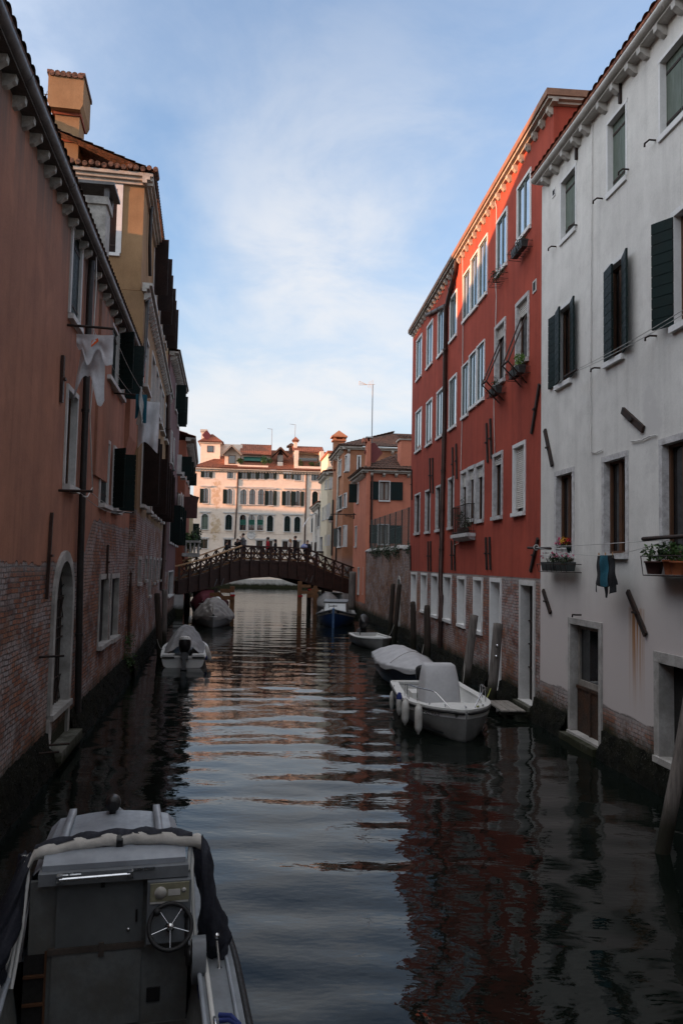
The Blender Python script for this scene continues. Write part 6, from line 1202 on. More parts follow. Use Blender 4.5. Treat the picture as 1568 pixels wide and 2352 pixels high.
q.loft([[(x, w0, .6), (x, w1, z1-.07), (x, w1-.07, z1), *[(x, (w1-.1)*c_, z1+.045*(1-c_*c_)) for c_ in (.75, .5, .25, 0, -.25, -.5, -.75)], (x, -w1+.07, z1), (x, -w1, z1-.07), (x, -w0, .6)] for (x, w0, w1, z1) in xs2], smooth=False, closed=False, caps=False); kc = q.build('cabin', M['boatroof'], KB.e)
for sg in (1, -1):
    q = MB(); q.loft([[(x, sg*(y-.03), z), (x, sg*(y-.03), z+.05), (x, sg*(y+.03), z+.05), (x, sg*(y+.03), z)] for (x, y, z) in ((KX+.12, .37, 1.42), (KX+.6, .37, 1.43), (KX+1.15, .36, 1.415))]); q.build('grab_rail', M['boatroof'], kc)
    q = MB(); q.add([(KX+.25, sg*.648, .86), (KX+.95, sg*.628, .86), (KX+.9, sg*.572, 1.2), (KX+.25, sg*.603, 1.2)], [(0,1,2,3)]); q.build('cabin_window', M['glass'], kc)
# bulkhead seen from the cockpit
q = MB(); q.box(KX-.06, KX-.02, -.6, .56, .2, 1.30); bk = q.build('bulkhead', M['boatpanel'], KB.e)
q = MB(); q.box(KX-.16, KX-.03, -.58, .5, 1.30, 1.385); q.build('bulkhead_beam', M['boatgrey'], KB.e)
q = MB(); q.hexa([(KX-.1,-.56,1.386),(KX-.1,.48,1.386),(KX+.08,.48,1.41),(KX+.08,-.56,1.41),(KX-.1,-.56,1.425),(KX-.1,.48,1.425),(KX+.08,.48,1.475),(KX+.08,-.56,1.475)]); q.build('sliding_hatch', M['boatroof'], KB.e)
q = MB(); q.box(KX-.085, KX-.06, -.25, .37, .82, 1.28); d_ = q.build('door', simple('grey_cabin_door', (.115,.125,.127), .5, var=.25, scale=2, bump=.001), bk)
MB().box(KX-.1, KX-.086, -.215, -.2, .97, 1.06).build('door_handle', M['black'], d_); MB().lathe([(.014, 0), (.014, .012), (.0, .014)], (KX-.086, -.15, .915), 10, axis=(-1, 0, 0)).build('door_lock', M['chrome'], d_); MB().box(KX-.1, KX-.086, .03, .06, 1.24, 1.28).build('door_catch', M['black'], d_)
q = MB(); q.box(KX-.09, KX-.061, -.25, .39, .23, .775); q.build('lower_door', M['boatpanel'], bk)
q = MB(); q.box(KX-.1, KX-.061, -.27, .42, .778, .818); q.box(KX-.104, KX-.09, .02, .06, .74, .84); q.build('door_rail', simple('worn_brown_trim', (.075,.06,.05), .7, var=.4), bk)
q = MB(); q.box(KX-.064, KX-.061, .44, .585, .24, .78); nb = q.build('niche_sheet', M['dark'], bk)  # flat dark sheet on the bulkhead, painted for a shaded recess
q = MB()
for zz in (.42, .62, .235): q.box(KX-.085, KX-.062, .44, .585, zz, zz+.018)
q.box(KX-.08, KX-.062, .425, .44, .23, .8); q.build('shelf', M['frame'], nb)
q = MB(); q.box(KX-.2, KX-.06, -.6, -.28, .84, 1.29); cs = q.build('console', M['boatgrey'], KB.e)
q = MB(); q.box(KX-.215, KX-.201, -.585, -.3, 1.15, 1.28); gp = q.build('gauge_panel', M['gauge'], cs)
q = MB(); q.lathe([(.045, 0), (.045, .006), (0, .007)], (KX-.216, -.375, 1.215), 16, axis=(-1, 0, 0)); q.lathe([(.018, 0), (.018, .006), (0, .007)], (KX-.216, -.545, 1.225), 12, axis=(-1, 0, 0)); q.box(KX-.219, KX-.215, -.52, -.43, 1.19, 1.235); q.build('gauge', M['fender'], gp)
q = MB(); q.box(KX-.212, KX-.2, -.58, -.3, 1.135, 1.15); q.build('panel_trim', M['gel'], gp)
# wheel
wc = Vector((KX-.30, -.45, 1.0)); ax = Vector((-.86, 0, .5)).normalized(); u_ = Vector((0, 1, 0)); v_ = ax.cross(u_)
q = MB(); q.tube([wc+(u_*math.cos(a)+v_*math.sin(a))*.155 for a in [2*pi*k/36 for k in range(37)]], .016, 8, caps=False); wh = q.build('steering_wheel', M['rubber'], KB.e)
q = MB(); q.lathe([(.0, .02), (.022, .018), (.028, 0), (.024, -.02), (.02, -.12)], wc, 14, axis=ax)
for k in range(5): a = 2*pi*k/5+.31; q.tube([wc, wc+(u_*math.cos(a)+v_*math.sin(a))*.145], .0045, 6)
q.build('wheel_spokes', M['chrome'], wh); q = MB(); q.ell(wc+u_*.1-v_*.1+ax*.03, (.03,.03,.03), 10, 6); q.tube([wc+u_*.1-v_*.1, wc+u_*.1-v_*.1+ax*.03], .01, 6); q.build('wheel_knob', M['rubber'], wh)
q = MB(); q.tube([(KX-.13, -.45, .93), wc-ax*.05], .035, 10); q.build('steering_column', M['rubber'], KB.e)
q = MB(); q.box(KX-.075, KX-.061, -.40, -.30, .36, .46); q.build('port_cover', M['black'], bk)
# chrome grab bar
q = MB(); q.tube([(KX-.2, .35, 1.355), (KX-.2, -.15, 1.36)], .014, 8)
for y in (.35, -.15): q.box(KX-.21, KX-.158, y-.022, y+.022, 1.335, 1.38)
q.build('grab_bar', M['chrome'], KB.e)
for y in (.33, .24, -.2, -.29): q = MB(); q.box(KX-.17, KX-.161, y-.04, y+.04, 1.372, 1.39); q.build('hinge', M['chrome'], KB.e)
# rolled canvas, strap, hanging navy curtains
q = MB(); R_ = random.Random(8); n = 40; rows = []
for i in range(n+1):
    y = .62 - 1.30*i/n; zc = 1.485 + .045*math.sin(i/n*pi) - (.07 if i in (0, 1) else 0) - .015*(n-i)/n*2; xc = KX+.13 - .1*(abs(i/n-.5)*2)**3
    rows.append([(xc + (.05+.008*R_.random())*math.cos(a)*1.2, y, zc + (.05+.012*math.sin(i*.9+a*2)+.008*R_.random())*math.sin(a)) for a in [2*pi*j/12 for j in range(12)]])
q.loft(rows); cv = q.build('rolled_canvas', M['canvascream'], KB.e)
q = MB(); q.loft([[(p[0]+.015, p[1], p[2]+.014) for p in r[1:6]] for r in rows[2:-2]], closed=False, caps=False); q.build('canvas_backing', M['navy'], cv)
q = MB(); i = 21; q.loft([[(p[0]+(p[0]-KX-.13)*.1, p[1]+dy, 1.53+(p[2]-1.53)*1.12) for p in rows[i]] for dy in (-.025, .025)]); q.build('strap', M['black'], cv)
def drape(sg, pts, name='canvas_curtain', seed=2):
    R_ = random.Random(seed); rows = []; n = 30
    for i in range(n+1):
        t = i/n*(len(pts)-1); k = min(int(t), len(pts)-2); f = t-k; c = Vector(pts[k][:3])*(1-f)+Vector(pts[k+1][:3])*f; r = pts[k][3]*(1-f)+pts[k+1][3]*f
        rows.append([c + Vector((r*1.1*math.cos(a)*(1+.22*math.sin(3*a+i*.5)+.12*math.sin(7*a+i*.9)), r*.8*math.sin(a)*(1+.3*math.sin(2*a+i*.4+seed)+.1*math.sin(6*a-i*.8)), .012*math.sin(5*a+i))) for a in [2*pi*j/28 for j in range(28)]])
    q = MB(); q.loft(rows); q.build(name, M['navy'], KB.e)
drape(-1, [(KX+.1, -.67, 1.50, .045), (KX+.05, -.69, 1.42, .07), (KX-.03, -.72, 1.2, .085), (KX-.08, -.77, .98, .11), (KX-.1, -.80, .80, .12), (KX-.1, -.81, .68, .10)], seed=2)
drape(1, [(KX+.08, .62, 1.46, .045), (KX+.02, .63, 1.38, .07), (KX-.08, .68, 1.15, .10), (KX-.18, .74, .95, .12), (KX-.25, .78, .78, .13), (KX-.25, .79, .68, .1)], seed=5)
for sg in (1, -1):
    q = MB()
    for o_ in (0, .03): q.tube([(KX+.06, sg*(.6+o_), 1.46), (KX-.02, sg*(.585+o_), 1.3), (KX-.12, sg*(.6+o_), 1.0), (KX-.2, sg*(.63+o_), .72), (KX-.24, sg*(.64+o_), .64)], .014, 8)
    q.build('canopy_frame', M['gel'], KB.e)
    q = MB(); q.tube([(KX-.24, sg*.8, .84), (KX-.32, sg*.82, .66)], .012, 6); q.ell((KX-.23, sg*.8, .87), (.025,.025,.025), 8, 5); q.tube([(KX-.32, sg*.82, .63), (KX-.32, sg*.82, .68)], .018, 8); q.build('canopy_stay', M['chrome'], KB.e)
q = MB(); q.loft([[(KX-.32+a_, -.66+dy, z_) for (a_, z_) in ((-.09, .62), (-.1, .78), (-.06, .9), (.02, .92), (.07, .86), (.08, .62))] for dy in (-.05, .05)]); tb = q.build('throttle_box', M['boatgrey'], KB.e)
q = MB(); q.lathe([(.07, 0), (.07, .03), (.02, .035)], (KX-.3, -.6, .78), 14, axis=(0, 1, 0)); q.tube([(KX-.3, -.57, .78), (KX-.22, -.57, 1.02)], .014, 6); q.ell((KX-.22, -.57, 1.04), (.03,.02,.03), 8, 5); q.build('throttle_lever', M['black'], tb)
for (x, sg) in ((KX-1.05, -1), (KX-1.0, 1)):
    y = sg*.72; q = MB(); q.tube([(x-.07, y, .68), (x-.045, y, .70), (x+.045, y, .70), (x+.07, y, .68)], .012, 6); q.tube([(x-.05, y, .62), (x-.05, y, .7)], .01, 6); q.tube([(x+.05, y, .62), (x+.05, y, .7)], .01, 6); q.build('deck_cleat', M['chrome'], KB.e)
q = MB(); q.tube([(KX-1.03, -.75, .69), (KX-1.05, -.81, .70), (KX-1.09, -.9, .66), (KX-1.1, -.95, .5)], .018, 6); q.tube([(KX-1.0, -.75, .71), (KX-1.04, -.82, .72), (KX-1.07, -.88, .67)], .018, 6); q.build('mooring_rope', M['rope'], KB.e)
q = MB(); q.tube([(KX-.25, -.66, .6), (KX-.7, -.7, .4), (KX-1.2, -.72, .3)], .012, 6); q.build('fuel_hose', M['rope'], KB.e)
q = MB(); q.tube([(KX+1.02, .02, 1.3), (KX+1.02, .02, 1.47)], .03, 8); q.lathe([(.03, -.06), (.062, -.05), (.07, .06), (.06, .07), (.0, .075)], (KX+1.02, .02, 1.53), 14, axis=(1, 0, 0)); q.build('searchlight', M['black'], KB.e)
q = MB(); q.box(.12, KX-.1, -.6, .6, .2, .212); q.build('cockpit_floor', simple('wet_floor_boards', (.06,.055,.05), .6, var=.4), KB.e)

def mline(label, A, B, sag, mt='ropegrey', r=.012):
    A, B = Vector(A), Vector(B); q = MB(); q.tube([A.lerp(B, k/12) - Vector((0, 0, sag*4*(k/12)*(1-k/12))) for k in range(13)], r, 6); o = q.build('mooring_line', M[mt], None); tag(o, label, 'rope')
bp = lambda b, t, sg, dz=.06: (b.e.location.x + math.cos(b.e.rotation_euler.z)*b.L*t - math.sin(b.e.rotation_euler.z)*sg*b.b(t), b.e.location.y + math.sin(b.e.rotation_euler.z)*b.L*t + math.cos(b.e.rotation_euler.z)*sg*b.b(t), b.z(t)+dz)
M['ropegreen'] = simple('yellow_green_rope', (.24,.26,.04), .8, var=.3)
mline('yellow-green rope from the console boat bow to the bolted pole', bp(MA, .93, .85), (4.0, 21.15, .5), .12, 'ropegreen', .016)
mline('thin grey rope from the console boat stern to the leaning pole', bp(MA, .1, 1), (3.75, 23.9, .8), .1)
mline('grey rope from the white motor boat to the brown pole on the left', bp(WB, .3, 1), (-6.75, 29.9, .75), .1)
mline('grey rope from the tarpaulin boat to the pale pole under the bridge', bp(CB, .3, -1), (-10.7, 56.7, 1.2), .2)
mline('grey rope from the covered boat to the dark pointed poles', bp(GB, .2, 1), (3.1, 29.4, .8), .12)
mline('grey rope from the dinghy bow to the dark leaning pole', bp(DG, .9, .9), (2.75, 40.2, .7), .1)
# ================================================================ mooring poles
PG = 'wooden mooring poles along the canal'
def pole(label, base, tops, r, mat='pole', taper=True, bolts=0):
    B = gnd(*base) if len(base) == 3 else Vector(base); T = atY(*tops, B.y); e = thing('mooring_pole', label, 'mooring pole', B, 0, PG); d = T - B; q = MB()
    q.tube([-d*.15, Vector((0,0,0)), d*.5+Vector((.01,0,0)), d*.93, d, d+d.normalized()*.02], [r, r, r*.97, r*.95, r*(.75 if taper else .94), r*.4], 12); q.build('shaft', M[mat], e)
    for k in range(bolts):
        c = d*(.74-.13*k); b = MB(); b.lathe([(.03, 0), (.045, .02), (.03, .05), (.0, .055)], c+Vector((.0, -r, 0)), 10, axis=(0, -1, 0)); b.build('bolt', M['chrome'], e)
    return e
pole('brown weathered pole leaning on the left wall behind the white motor boat', ('e3', 70, 800), ('e3', 50, 340), .12, 'poledark', False)
pole('grey pole beside the brown one on the left wall', ('e3', 98, 710), ('e3', 104, 312), .12, 'pole', False)
pole('pale grey pole standing under the left end of the bridge', ('g2', 442, 1010), ('g2', 443, 425), .19, 'pole', False)
pole('grey pole at the right end of the bridge, left of its pair', ('g3', 885, 745), ('e6', 318, 1898), .24, 'pole', False)
pole('grey pole at the right end of the bridge, right of its pair', ('g3', 965, 795), ('e6', 370, 1945), .26, 'pole', False)
pole('tall grey pole in front of the garden wall behind the dinghy', ('g3', 1425, 935), ('e6', 602, 2050), .17, 'pole', False)
pole('slim dark pole left of the garden wall doorway', ('e2', 393, 392), ('e6', 755, 2060), .12, 'poledark', False)
pole('slim leaning dark pole right at the garden wall doorway', ('e2', 430, 422), ('e6', 815, 2065), .12, 'poledark', False)
pole('dark pointed pole by the niches, farther of two', ('e2', 588, 548), ('e2', 585, 120), .125, 'poledark')
pole('dark pointed pole by the niches, nearer of two', ('e2', 700, 655), ('e2', 701, 152), .125, 'poledark')
pole('leaning grey brown pole behind the console boat cover', ('e2', 1003, 850), ('e2', 1088, 232), .13, 'pole', False)
pole('leaning grey pole with two bright bolts beside the console boat', ('e2', 1220, 975), ('e2', 1283, 300), .135, 'pole', False, 2)
pole('thick leaning grey pole at the right edge of the picture', ('d', 1520, 1958), ('d', 1592, 1560), .095, 'pole', False)
# landing planks at the water door
P = [gnd('e2', x, y, .52) for (x, y) in ((1300, 948), (1402, 1018))]; sA = RH.mx.inverted() @ P[0]; e = thing('landing_stage', 'grey plank landing stage at the open water door of the red house', 'landing stage', RH.mx @ Vector((d2[0]-.2, 0, 0)), RH.mx.to_euler().z)
for k in range(3):
    q = MB(); q.box(-.1, d2[1]-d2[0]+.35, -.0+.2*k+.3, .185+.2*k+.3, .17, .205); q.build('plank', M['woodgrey'], e)
for x in (0, d2[1]-d2[0]+.2): q = MB(); q.box(x-.05, x+.05, .1, .9, .09, .168); q.beam((x, .85, .1), (x, .2, -.5), .08, .08); q.build('bracket', M['poledark'], e)
# ================================================================ washing
def on(H, t, x, y, off): a = H.px(t, x, y, off); return H.mx @ Vector((a[0], off, a[1]))
def rod(label, A, B, r=.025, tag_=None):
    o = MB().tube([A, B], r, 6).build('drying_rod', M['iron'], None); tag(o, label, 'rod', 'rods carrying the washing lines'); return o
def lines(label, pairs, r=.006):
    q = MB()
    for (A, B, sag) in pairs: q.tube([A.lerp(B, k/10) - Vector((0, 0, sag*4*(k/10)*(1-k/10))) for k in range(11)], r, 5)
    o = q.build('washing_line', M['wire'], None); tag(o, label, 'washing line'); return o
def out_off(H, s0, t, x, y):
    lo, hi = 0.0, 2.5
    for _ in range(40):
        m = (lo+hi)/2; hi, lo = (m, lo) if abs(H.px(t, x, y, m)[0]) and ((H.px(t, x, y, m)[0] < s0)) else (hi, m)
    return lo
s0, z0 = L1.px('c2', 515, 606); LM = lambda s, o, z: L1.mx @ Vector((s, o, z)); R1 = LM(s0, .85, z0-.02)
rod('iron rod under the upper window of the salmon house carrying white washing', LM(s0, -.02, z0), R1)
s1, z1_ = L1.px('c2', 875, 1127); rod('iron rod farther along the salmon house carrying a white towel', LM(s1, -.02, z1_), LM(s1, .85, z1_-.03))
lines('pair of washing lines between the two upper rods on the salmon house', [(LM(s0, .8, z0), LM(s1, .8, z1_), .12), (LM(s0, .45, z0), LM(s1, .45, z1_), .12)])
s2, z2 = L1.px('c3', 450, 200); s3, z3 = L1.px('c3', 850, 365); rod('iron rod below the lower window of the salmon house', LM(s2, -.02, z2), LM(s2, .6, z2)); rod('iron rod at the end of the low washing lines on the salmon house', LM(s3, -.02, z3), LM(s3, .6, z3))
lines('slack empty washing lines low on the salmon house', [(LM(s2, .55, z2), LM(s3, .55, z3), .1), (LM(s2, .35, z2), LM(s3, .35, z3), .16)])
def cloth(label, name, mat, A, B, drop, n=(12, 16), seed=1, wav=.05, taper=0.0, skew=0.0, cat='washing', extra=None, ragged=.1, prof=None):
    """cloth pegged from A to B hanging down; local frame at the middle of its top edge"""
    R_ = random.Random(seed); ph = [R_.uniform(0, 6) for _ in range(4)]; C_ = (A+B)/2; d = B-A; nrm = Vector((d.y, -d.x, 0)).normalized(); e = thing(name, label, cat, C_)
    def f(u, v, o=0):
        w = (u-.5)*(1-taper*v); k_ = 1+ragged*math.sin(u*5+ph[0])-.5*ragged
        if prof: x_ = min(max(u, 0), .999)*(len(prof)-1); i_ = int(x_); k_ = prof[i_]*(1-x_+i_)+prof[i_+1]*(x_-i_)
        p = d*w + Vector((0, 0, -drop*v*k_));
        return p + d*skew*v + nrm*(wav*(.3+v)*math.sin(u*11+ph[1]+v*1.5) + .4*wav*math.sin(v*9+ph[2]+u*4) + o)
    q = MB(); q.grid(lambda u, v: f(u, v), *n); q.grid(lambda u, v: f(u, v, .012), *n); q.build('fabric', M[mat], e)
    if extra: extra(e, f)
    return e
def pegs(e, f):
    for u in (.05, .5, .95): q = MB(); p = f(u, 0); q.box(p[0]-.008, p[0]+.008, p[1]-.01, p[1]+.02, p[2]-.04, p[2]+.05); q.build('peg', M['woodlight'], e)
A, B = LM(s0-.03, .78, z0-.05), LM(s0-.5, .3, z0-.07)
def badge(e, f):
    q = MB(); q.add([f(u, v, .02) for u, v in ((.42, .25), (.58, .25), (.6, .45), (.42, .5))], [(0,1,2,3)]); q.build('print', M['orange'], e)
cloth('short white shirt with an orange print on the near rod', 'shirt', 'cloth', LM(s0-.15, .15, z0-.12), LM(s0-.1, .84, z0-.12), .62, n=(28, 14), seed=3, wav=.035, extra=badge, prof=(.35, .5, .42, .75, 1.0, .85, .5, .42, .5, .8, .98, .95, .9))
cloth('long white shirt hanging with its sleeves down below the near rod', 'shirt', 'cloth', LM(s0-.3, .22, z0-.3), LM(s0-.25, .66, z0-.32), 1.12, n=(28, 18), seed=6, wav=.045, taper=-.3, prof=(.98, .9, .72, .55, .5, .52, .5, .6, .8, 1.0, 1.02, .9), skew=-.12)
cloth('pale grey cloth hanging on the salmon house line left of the teal one', 'towel', 'clothgrey', LM(s1+1.25, .80, z1_-.05), LM(s1+.55, .78, z1_-.05), .95, seed=8)
cloth('teal garment between the pale grey cloth and the white towel', 'garment', 'teal', LM(s1+.5, .62, z1_-.1), LM(s1+.45, .9, z1_-.1), .72, seed=10, wav=.03)
cloth('long white towel hanging lowest by the corner of the salmon house', 'towel', 'cloth', LM(s1+.15, .66, z1_-.2), LM(s1+.08, 1.2, z1_-.22), 1.28, seed=12, wav=.07, taper=.05)
# right bank
wr1, wr2 = on(RH, 'c8', 97, 948, .35), on(WH, 'c8', 860, 903, .45); X_ = on(RH, 'c8', 50, 950, .32); Y_ = on(WH, 'c8', 180, 955, .32)
rod('dark rod with a pulley at the corner of the red and white houses', X_, Y_, .03); sR, zR = WH.px('c8', 855, 903); rod('dark rod above the flower pots at the picture edge', WH.mx @ Vector((sR, .45, zR)), WH.mx @ Vector((sR-1.2, .38, zR+.01)), .035)
q = MB(); q.tube([wr1 + Vector((0, .0+.05*math.cos(a)*.3, 0)) + Vector((.06*math.cos(a), 0, .06*math.sin(a))) for a in [2*pi*k/16 for k in range(17)]], .012, 6, caps=False); o = q.build('pulley', M['wire'], None); tag(o, 'small round pulley on the dark rod at the red and white corner', 'pulley')
Cm = on(WH, 'c8', 490, 996, .42); lines('washing lines with a black garment across the white house', [(wr1, wr2, .01), (wr1, on(WH, 'c8', 440, 996, .42), .03), (on(WH, 'c8', 540, 992, .42), wr2, .02), (on(WH, 'c8', 440, 996, .42), on(WH, 'c8', 540, 992, .42), 0)], .007)
def stripes(e, f):
    q = MB(); q.grid(lambda u, v: Vector(f(.28+.42*u+.06*v, .98*v, -.014)), 6, 14); q.grid(lambda u, v: Vector(f(.28+.42*u+.06*v, .98*v, .026)), 6, 14); q.build('teal_panel', M['teal'], e)
    for (u, w_, l) in ((.12, .12, .2), (.5, .2, .26), (.86, .2, .2)):
        q = MB(); q.grid(lambda a, b: Vector(f(u+w_*(a-.5), .98+l*b/.75, .006)), 3, 4); q.build('sleeve', M['blackcloth'], e)
    pegs(e, f)
cloth('black and teal garment drying in front of the white house', 'garment', 'blackcloth', on(WH, 'c8', 447, 994, .42), on(WH, 'c8', 545, 992, .42), .58, seed=20, wav=.025, taper=-.2, extra=stripes, ragged=.06)
U1 = on(WH, 'c7', 320, 2290, .35); U2 = on(WH, 'c7', 1100, 1850, .35); s5, z5 = WH.px('c7', 320, 2295, .35); rod('grey rod under the left window of the white house', WH.mx @ Vector((s5+.35, .35, z5)), WH.mx @ Vector((s5-.3, .35, z5)), .03)
lines('upper pair of washing lines crossing the white house', [(U1, U2, .04), (U1+Vector((0,0,-.03)), on(WH, 'c7', 1100, 1876, .35), .06)], .007)
# ================================================================ flower boxes, racks, pots
def planter(H, name, label, x0, x1, z, off=.1, dp=.2, h=.2, leaf='leafdark', flowers=(), n=300, lh=.18, rack=True, boxmat='planter', seed=1, size=.03, box=True, grow=None):
    e = thing(name, label, 'flower box', H.mx @ Vector(((x0+x1)/2, off, z)), H.mx.to_euler().z); w = (x1-x0)/2; R_ = random.Random(seed)
    if box:
        q = MB(); 
        for (a, b) in ((-w, -.02), (.02, w)): q.hexa([(a+.03,.02,0),(b-.03,.02,0),(b-.03,dp-.03,0),(a+.03,dp-.03,0),(a,0,h),(b,0,h),(b,dp,h),(a,dp,h)])
        q.build('box', M[boxmat], e)
    if rack:
        q = MB()
        for zz, o_ in ((-.02, .0), (h*.75, .04)):
            q.tube([(-w-.04,-off,zz),(-w-.04,dp+.03+o_,zz),(w+.04,dp+.03+o_,zz),(w+.04,-off,zz)], .009, 5)
        for k in range(7): x = -w-.04+(2*w+.08)*k/6; q.tube([(x,-off+.02,-.02),(x,dp+.03,-.02),(x,dp+.07,h*.75)], .007, 5)
        q.build('rack', M['iron'], e)
    q = MB()
    for k in range(max(3, n//50)): leaves(q, (R_.uniform(-w*.85, w*.85), dp*.5+R_.uniform(-.05,.07), h+lh*.35*R_.random()), (.11, .1, lh*.6), 50, size, 0, R_)
    if grow: leaves(q, grow[0], grow[1], grow[2], size*1.2, 1, R_)
    q.build('foliage', [M[leaf], M['leafbright']], e)
    for fm, cnt in flowers:
        q = MB()
        for k in range(cnt):
            c = Vector((R_.uniform(-w, w), dp*.5+R_.uniform(-.1, .14), h+lh*R_.uniform(.35, 1.0)))
            for j in range(6): a = Vector((R_.gauss(0,1), R_.gauss(0,1), R_.gauss(0,1))).normalized()*.03; b = a.cross(Vector((1,.3,.2))).normalized()*.02; q.add([c-b, c+a*.6-b*.3, c+a, c+a*.6+b*.8], [(0,1,2,3)])
        q.build('blossom', M[fm], e)
    return e
a = WH.px('c8', 300, 1040, .2); b = WH.px('c8', 145, 1040, .2); z_ = WH.px('c8', 220, 1084, .25)[1]
planter(WH, 'flower_box', 'flower box of pink and white cyclamen below the left window of the white house', a[0], b[0], z_, flowers=(('pinkflower', 26), ('whiteflower', 18)), n=420, seed=5, lh=.22)
for (x, col, lab, pm) in ((232, ('pinkflower', 16), 'white pot of magenta flowers on the left sill of the white house', 'whitepaint'), (262, ('yellowflower', 20), 'pot of yellow flowers on the left sill of the white house', 'whitepaint'), (290, ('redflower', 14), 'green pot of dark pink flowers at the right of the same sill', 'shut')):
    s_, z_ = WH.px('c8', x, 996, -.02); e = thing('flower_pot', lab, 'flower pot', WH.mx @ Vector((s_, -.03, z_)), 0, 'flower pots on the left sill'); q = MB(); q.lathe([(.055, 0), (.075, .15), (.085, .15), (.085, .18), (.07, .18)], n=12); q.build('pot', M[pm], e); q = MB(); R_ = random.Random(x); leaves(q, (0,0,.24), (.1,.1,.08), 60, .03, 0, R_); q.build('foliage', M['leafdark'], e); q = MB()
    for k in range(col[1]): leaves(q, (R_.uniform(-.1,.1), R_.uniform(-.1,.1), R_.uniform(.26,.42)), (.03,.03,.03), 6, .028, 0, R_)
    q.build('blossom', M[col[0]], e)
a = WH.px('c8', 1010, 1050, .25); b = WH.px('c8', 745, 1050, .25); z_ = WH.px('c8', 800, 1103, .25)[1]
e = thing('pot_rack', 'wire rack below the right window of the white house', 'pot rack', WH.mx @ Vector((b[0], 0, z_)), WH.mx.to_euler().z); w_ = b[0]-a[0]; q = MB(); q.box(-w_, 0, .02, .36, -.03, -.01); q.tube([(0,0,.3),(0,.4,.3),(-w_,.4,.3)], .009, 5); q.tube([(0,0,-.02),(0,.36,-.02),(0,.4,.3)], .009, 5)
q.tube([(0,.36,-.02),(-w_,.36,-.02)], .009, 5); q.build('frame', M['iron'], e)
for (x, mt, r, lf, lab, hh) in ((775, 'potdark', .16, 'leaf', 'brown pot with leafy plant and bare twigs in the right rack of the white house', .22), (870, 'terracotta', .13, 'leafdark', 'orange terracotta pot with a bushy plant in the right rack of the white house', .24), (912, 'terracotta', .13, 'leaf', 'terracotta pot with a loose plant at the picture edge', .22)):
    s_ = WH.px('c8', x, 1070, .2)[0]; e = thing('flower_pot', lab, 'flower pot', WH.mx @ Vector((s_, .2, z_)), 0, 'pots in the right rack'); q = MB(); q.lathe([(r*.7, 0), (r*.95, hh*.85), (r*1.06, hh*.86), (r*1.06, hh), (r*.9, hh)], n=14); q.build('pot', M[mt], e); q = MB(); R_ = random.Random(x); leaves(q, (0,0,hh+.14), (.2,.2,.16), 150, .045, 0, R_); q.build('foliage', M[lf], e)
    if mt == 'potdark':
        q = MB()
        for k in range(5): q.tube([(.05,0,hh), (.2,.0,hh+.1+.03*k), (.38+.02*k,.02*k,hh+.06+.075*k)], [.008,.006,.003], 5)
        q.build('twigs', M['woodgrey'], e)
for (t, xl, xr, y, lab, kw_) in (('c5', 890, 1040, 1560, 'black wire rack with a dark planter under the top right window of the red house', dict(box=True, n=160, grow=None)), ('c5', 728, 850, 1780, 'wire rack with a small plant under the second top window of the red house', dict(box=False, n=260, lh=.3, flowers=(('redflower', 6),))),
                           ('c6', 870, 1022, 165, 'planter with bright green bush under the deep window nearest the white house', dict(n=160, grow=((-.22, .1, .4), (.2, .14, .2), 220))), ('c6', 714, 836, 305, 'grey planter of wispy plants under the second deep white window of the red house', dict(n=220, lh=.4))):
    a = RH.px(t, xr, y-50, .08)[0]; b = a + {890: .95, 728: .75, 870: .95, 714: .8}[xl]; z_ = RH.px(t, xl+25, y+15, .3)[1]; planter(RH, 'flower_box', lab, a, b, z_, seed=int(xl), **kw_)
for (x0_, y0_, x1_, y1_, xe, ye, yr) in ((822, 1030, 900, 985, 540, 1725, 1558), (512, 1385, 570, 1350, 248, 1995, 1855)):      # awning arms
    sA, zA = RH.px('e8', x0_, y0_); sB, zB = RH.px('e8', x1_, y1_); off = 1.15; E1 = Vector((*[RH.px('e8', xe, ye, off)[0]], off, RH.px('e8', xe, ye, off)[1])); sP, zP = RH.px('e8', x1_-15, yr)
    d_ = sA - sB; E2 = E1 - Vector((d_*1.0, 0, 0)); q = MB(); q.tube([(sA, .02, zA), E1], .02, 6); q.tube([(sB, .02, zB), E2], .02, 6); q.tube([E1, E2], .025, 6); q.tube([(sB, .02, E2.z+.02), E2], .018, 6); q.tube([(sA, .02, E1.z+.02), E1], .018, 6); q.build('awning_arms', M['iron'], RH.e)
# little iron balcony with plants
a, b = sorted((RH.px('c6', 492, 1420)[0], RH.px('c6', 618, 1420)[0])); z_ = RH.px('c6', 500, 1410)[1]; q = MB(); q.box(a-.06, b+.06, .0, .3, z_-.12, z_); q.prism([(0, -.12), (.26, -.12), (.18, -.2), (0, -.24)], lambda u, v, d: (d, u, z_+v), a, b); bl = q.build('balcony', M['peel'], RH.e); q = MB(); hz = .95
for k in range(15): q.tube([(a+(b-a)*k/14, .27, z_), (a+(b-a)*k/14, .27, z_+hz)], .009, 5)
for k in range(3):
    for x in (a, b): q.tube([(x, .06+.08*k, z_), (x, .06+.08*k, z_+hz)], .009, 5)
for zz in (z_+.06, z_+hz): q.tube([(a, 0, zz), (a, .27, zz), (b, .27, zz), (b, 0, zz)], .014, 6)
q.build('balcony_railing', M['iron'], bl); e = thing('balcony_plant', 'dark plants filling the iron balcony of the red house', 'plant', RH.mx @ Vector(((a+b)/2, .15, z_)), RH.mx.to_euler().z); q = MB(); R_ = random.Random(77)
for k in range(9): leaves(q, (R_.uniform(-.45, .45)*(b-a), R_.uniform(-.06, .08), R_.uniform(.15, .8)), (.2, .1, .22), 60, .035, 0, R_)
leaves(q, (0, 0, 1.1), (.3, .1, .2), 60, .03, 0, R_); q.build('foliage', M['leafdark'], e)
q = MB()
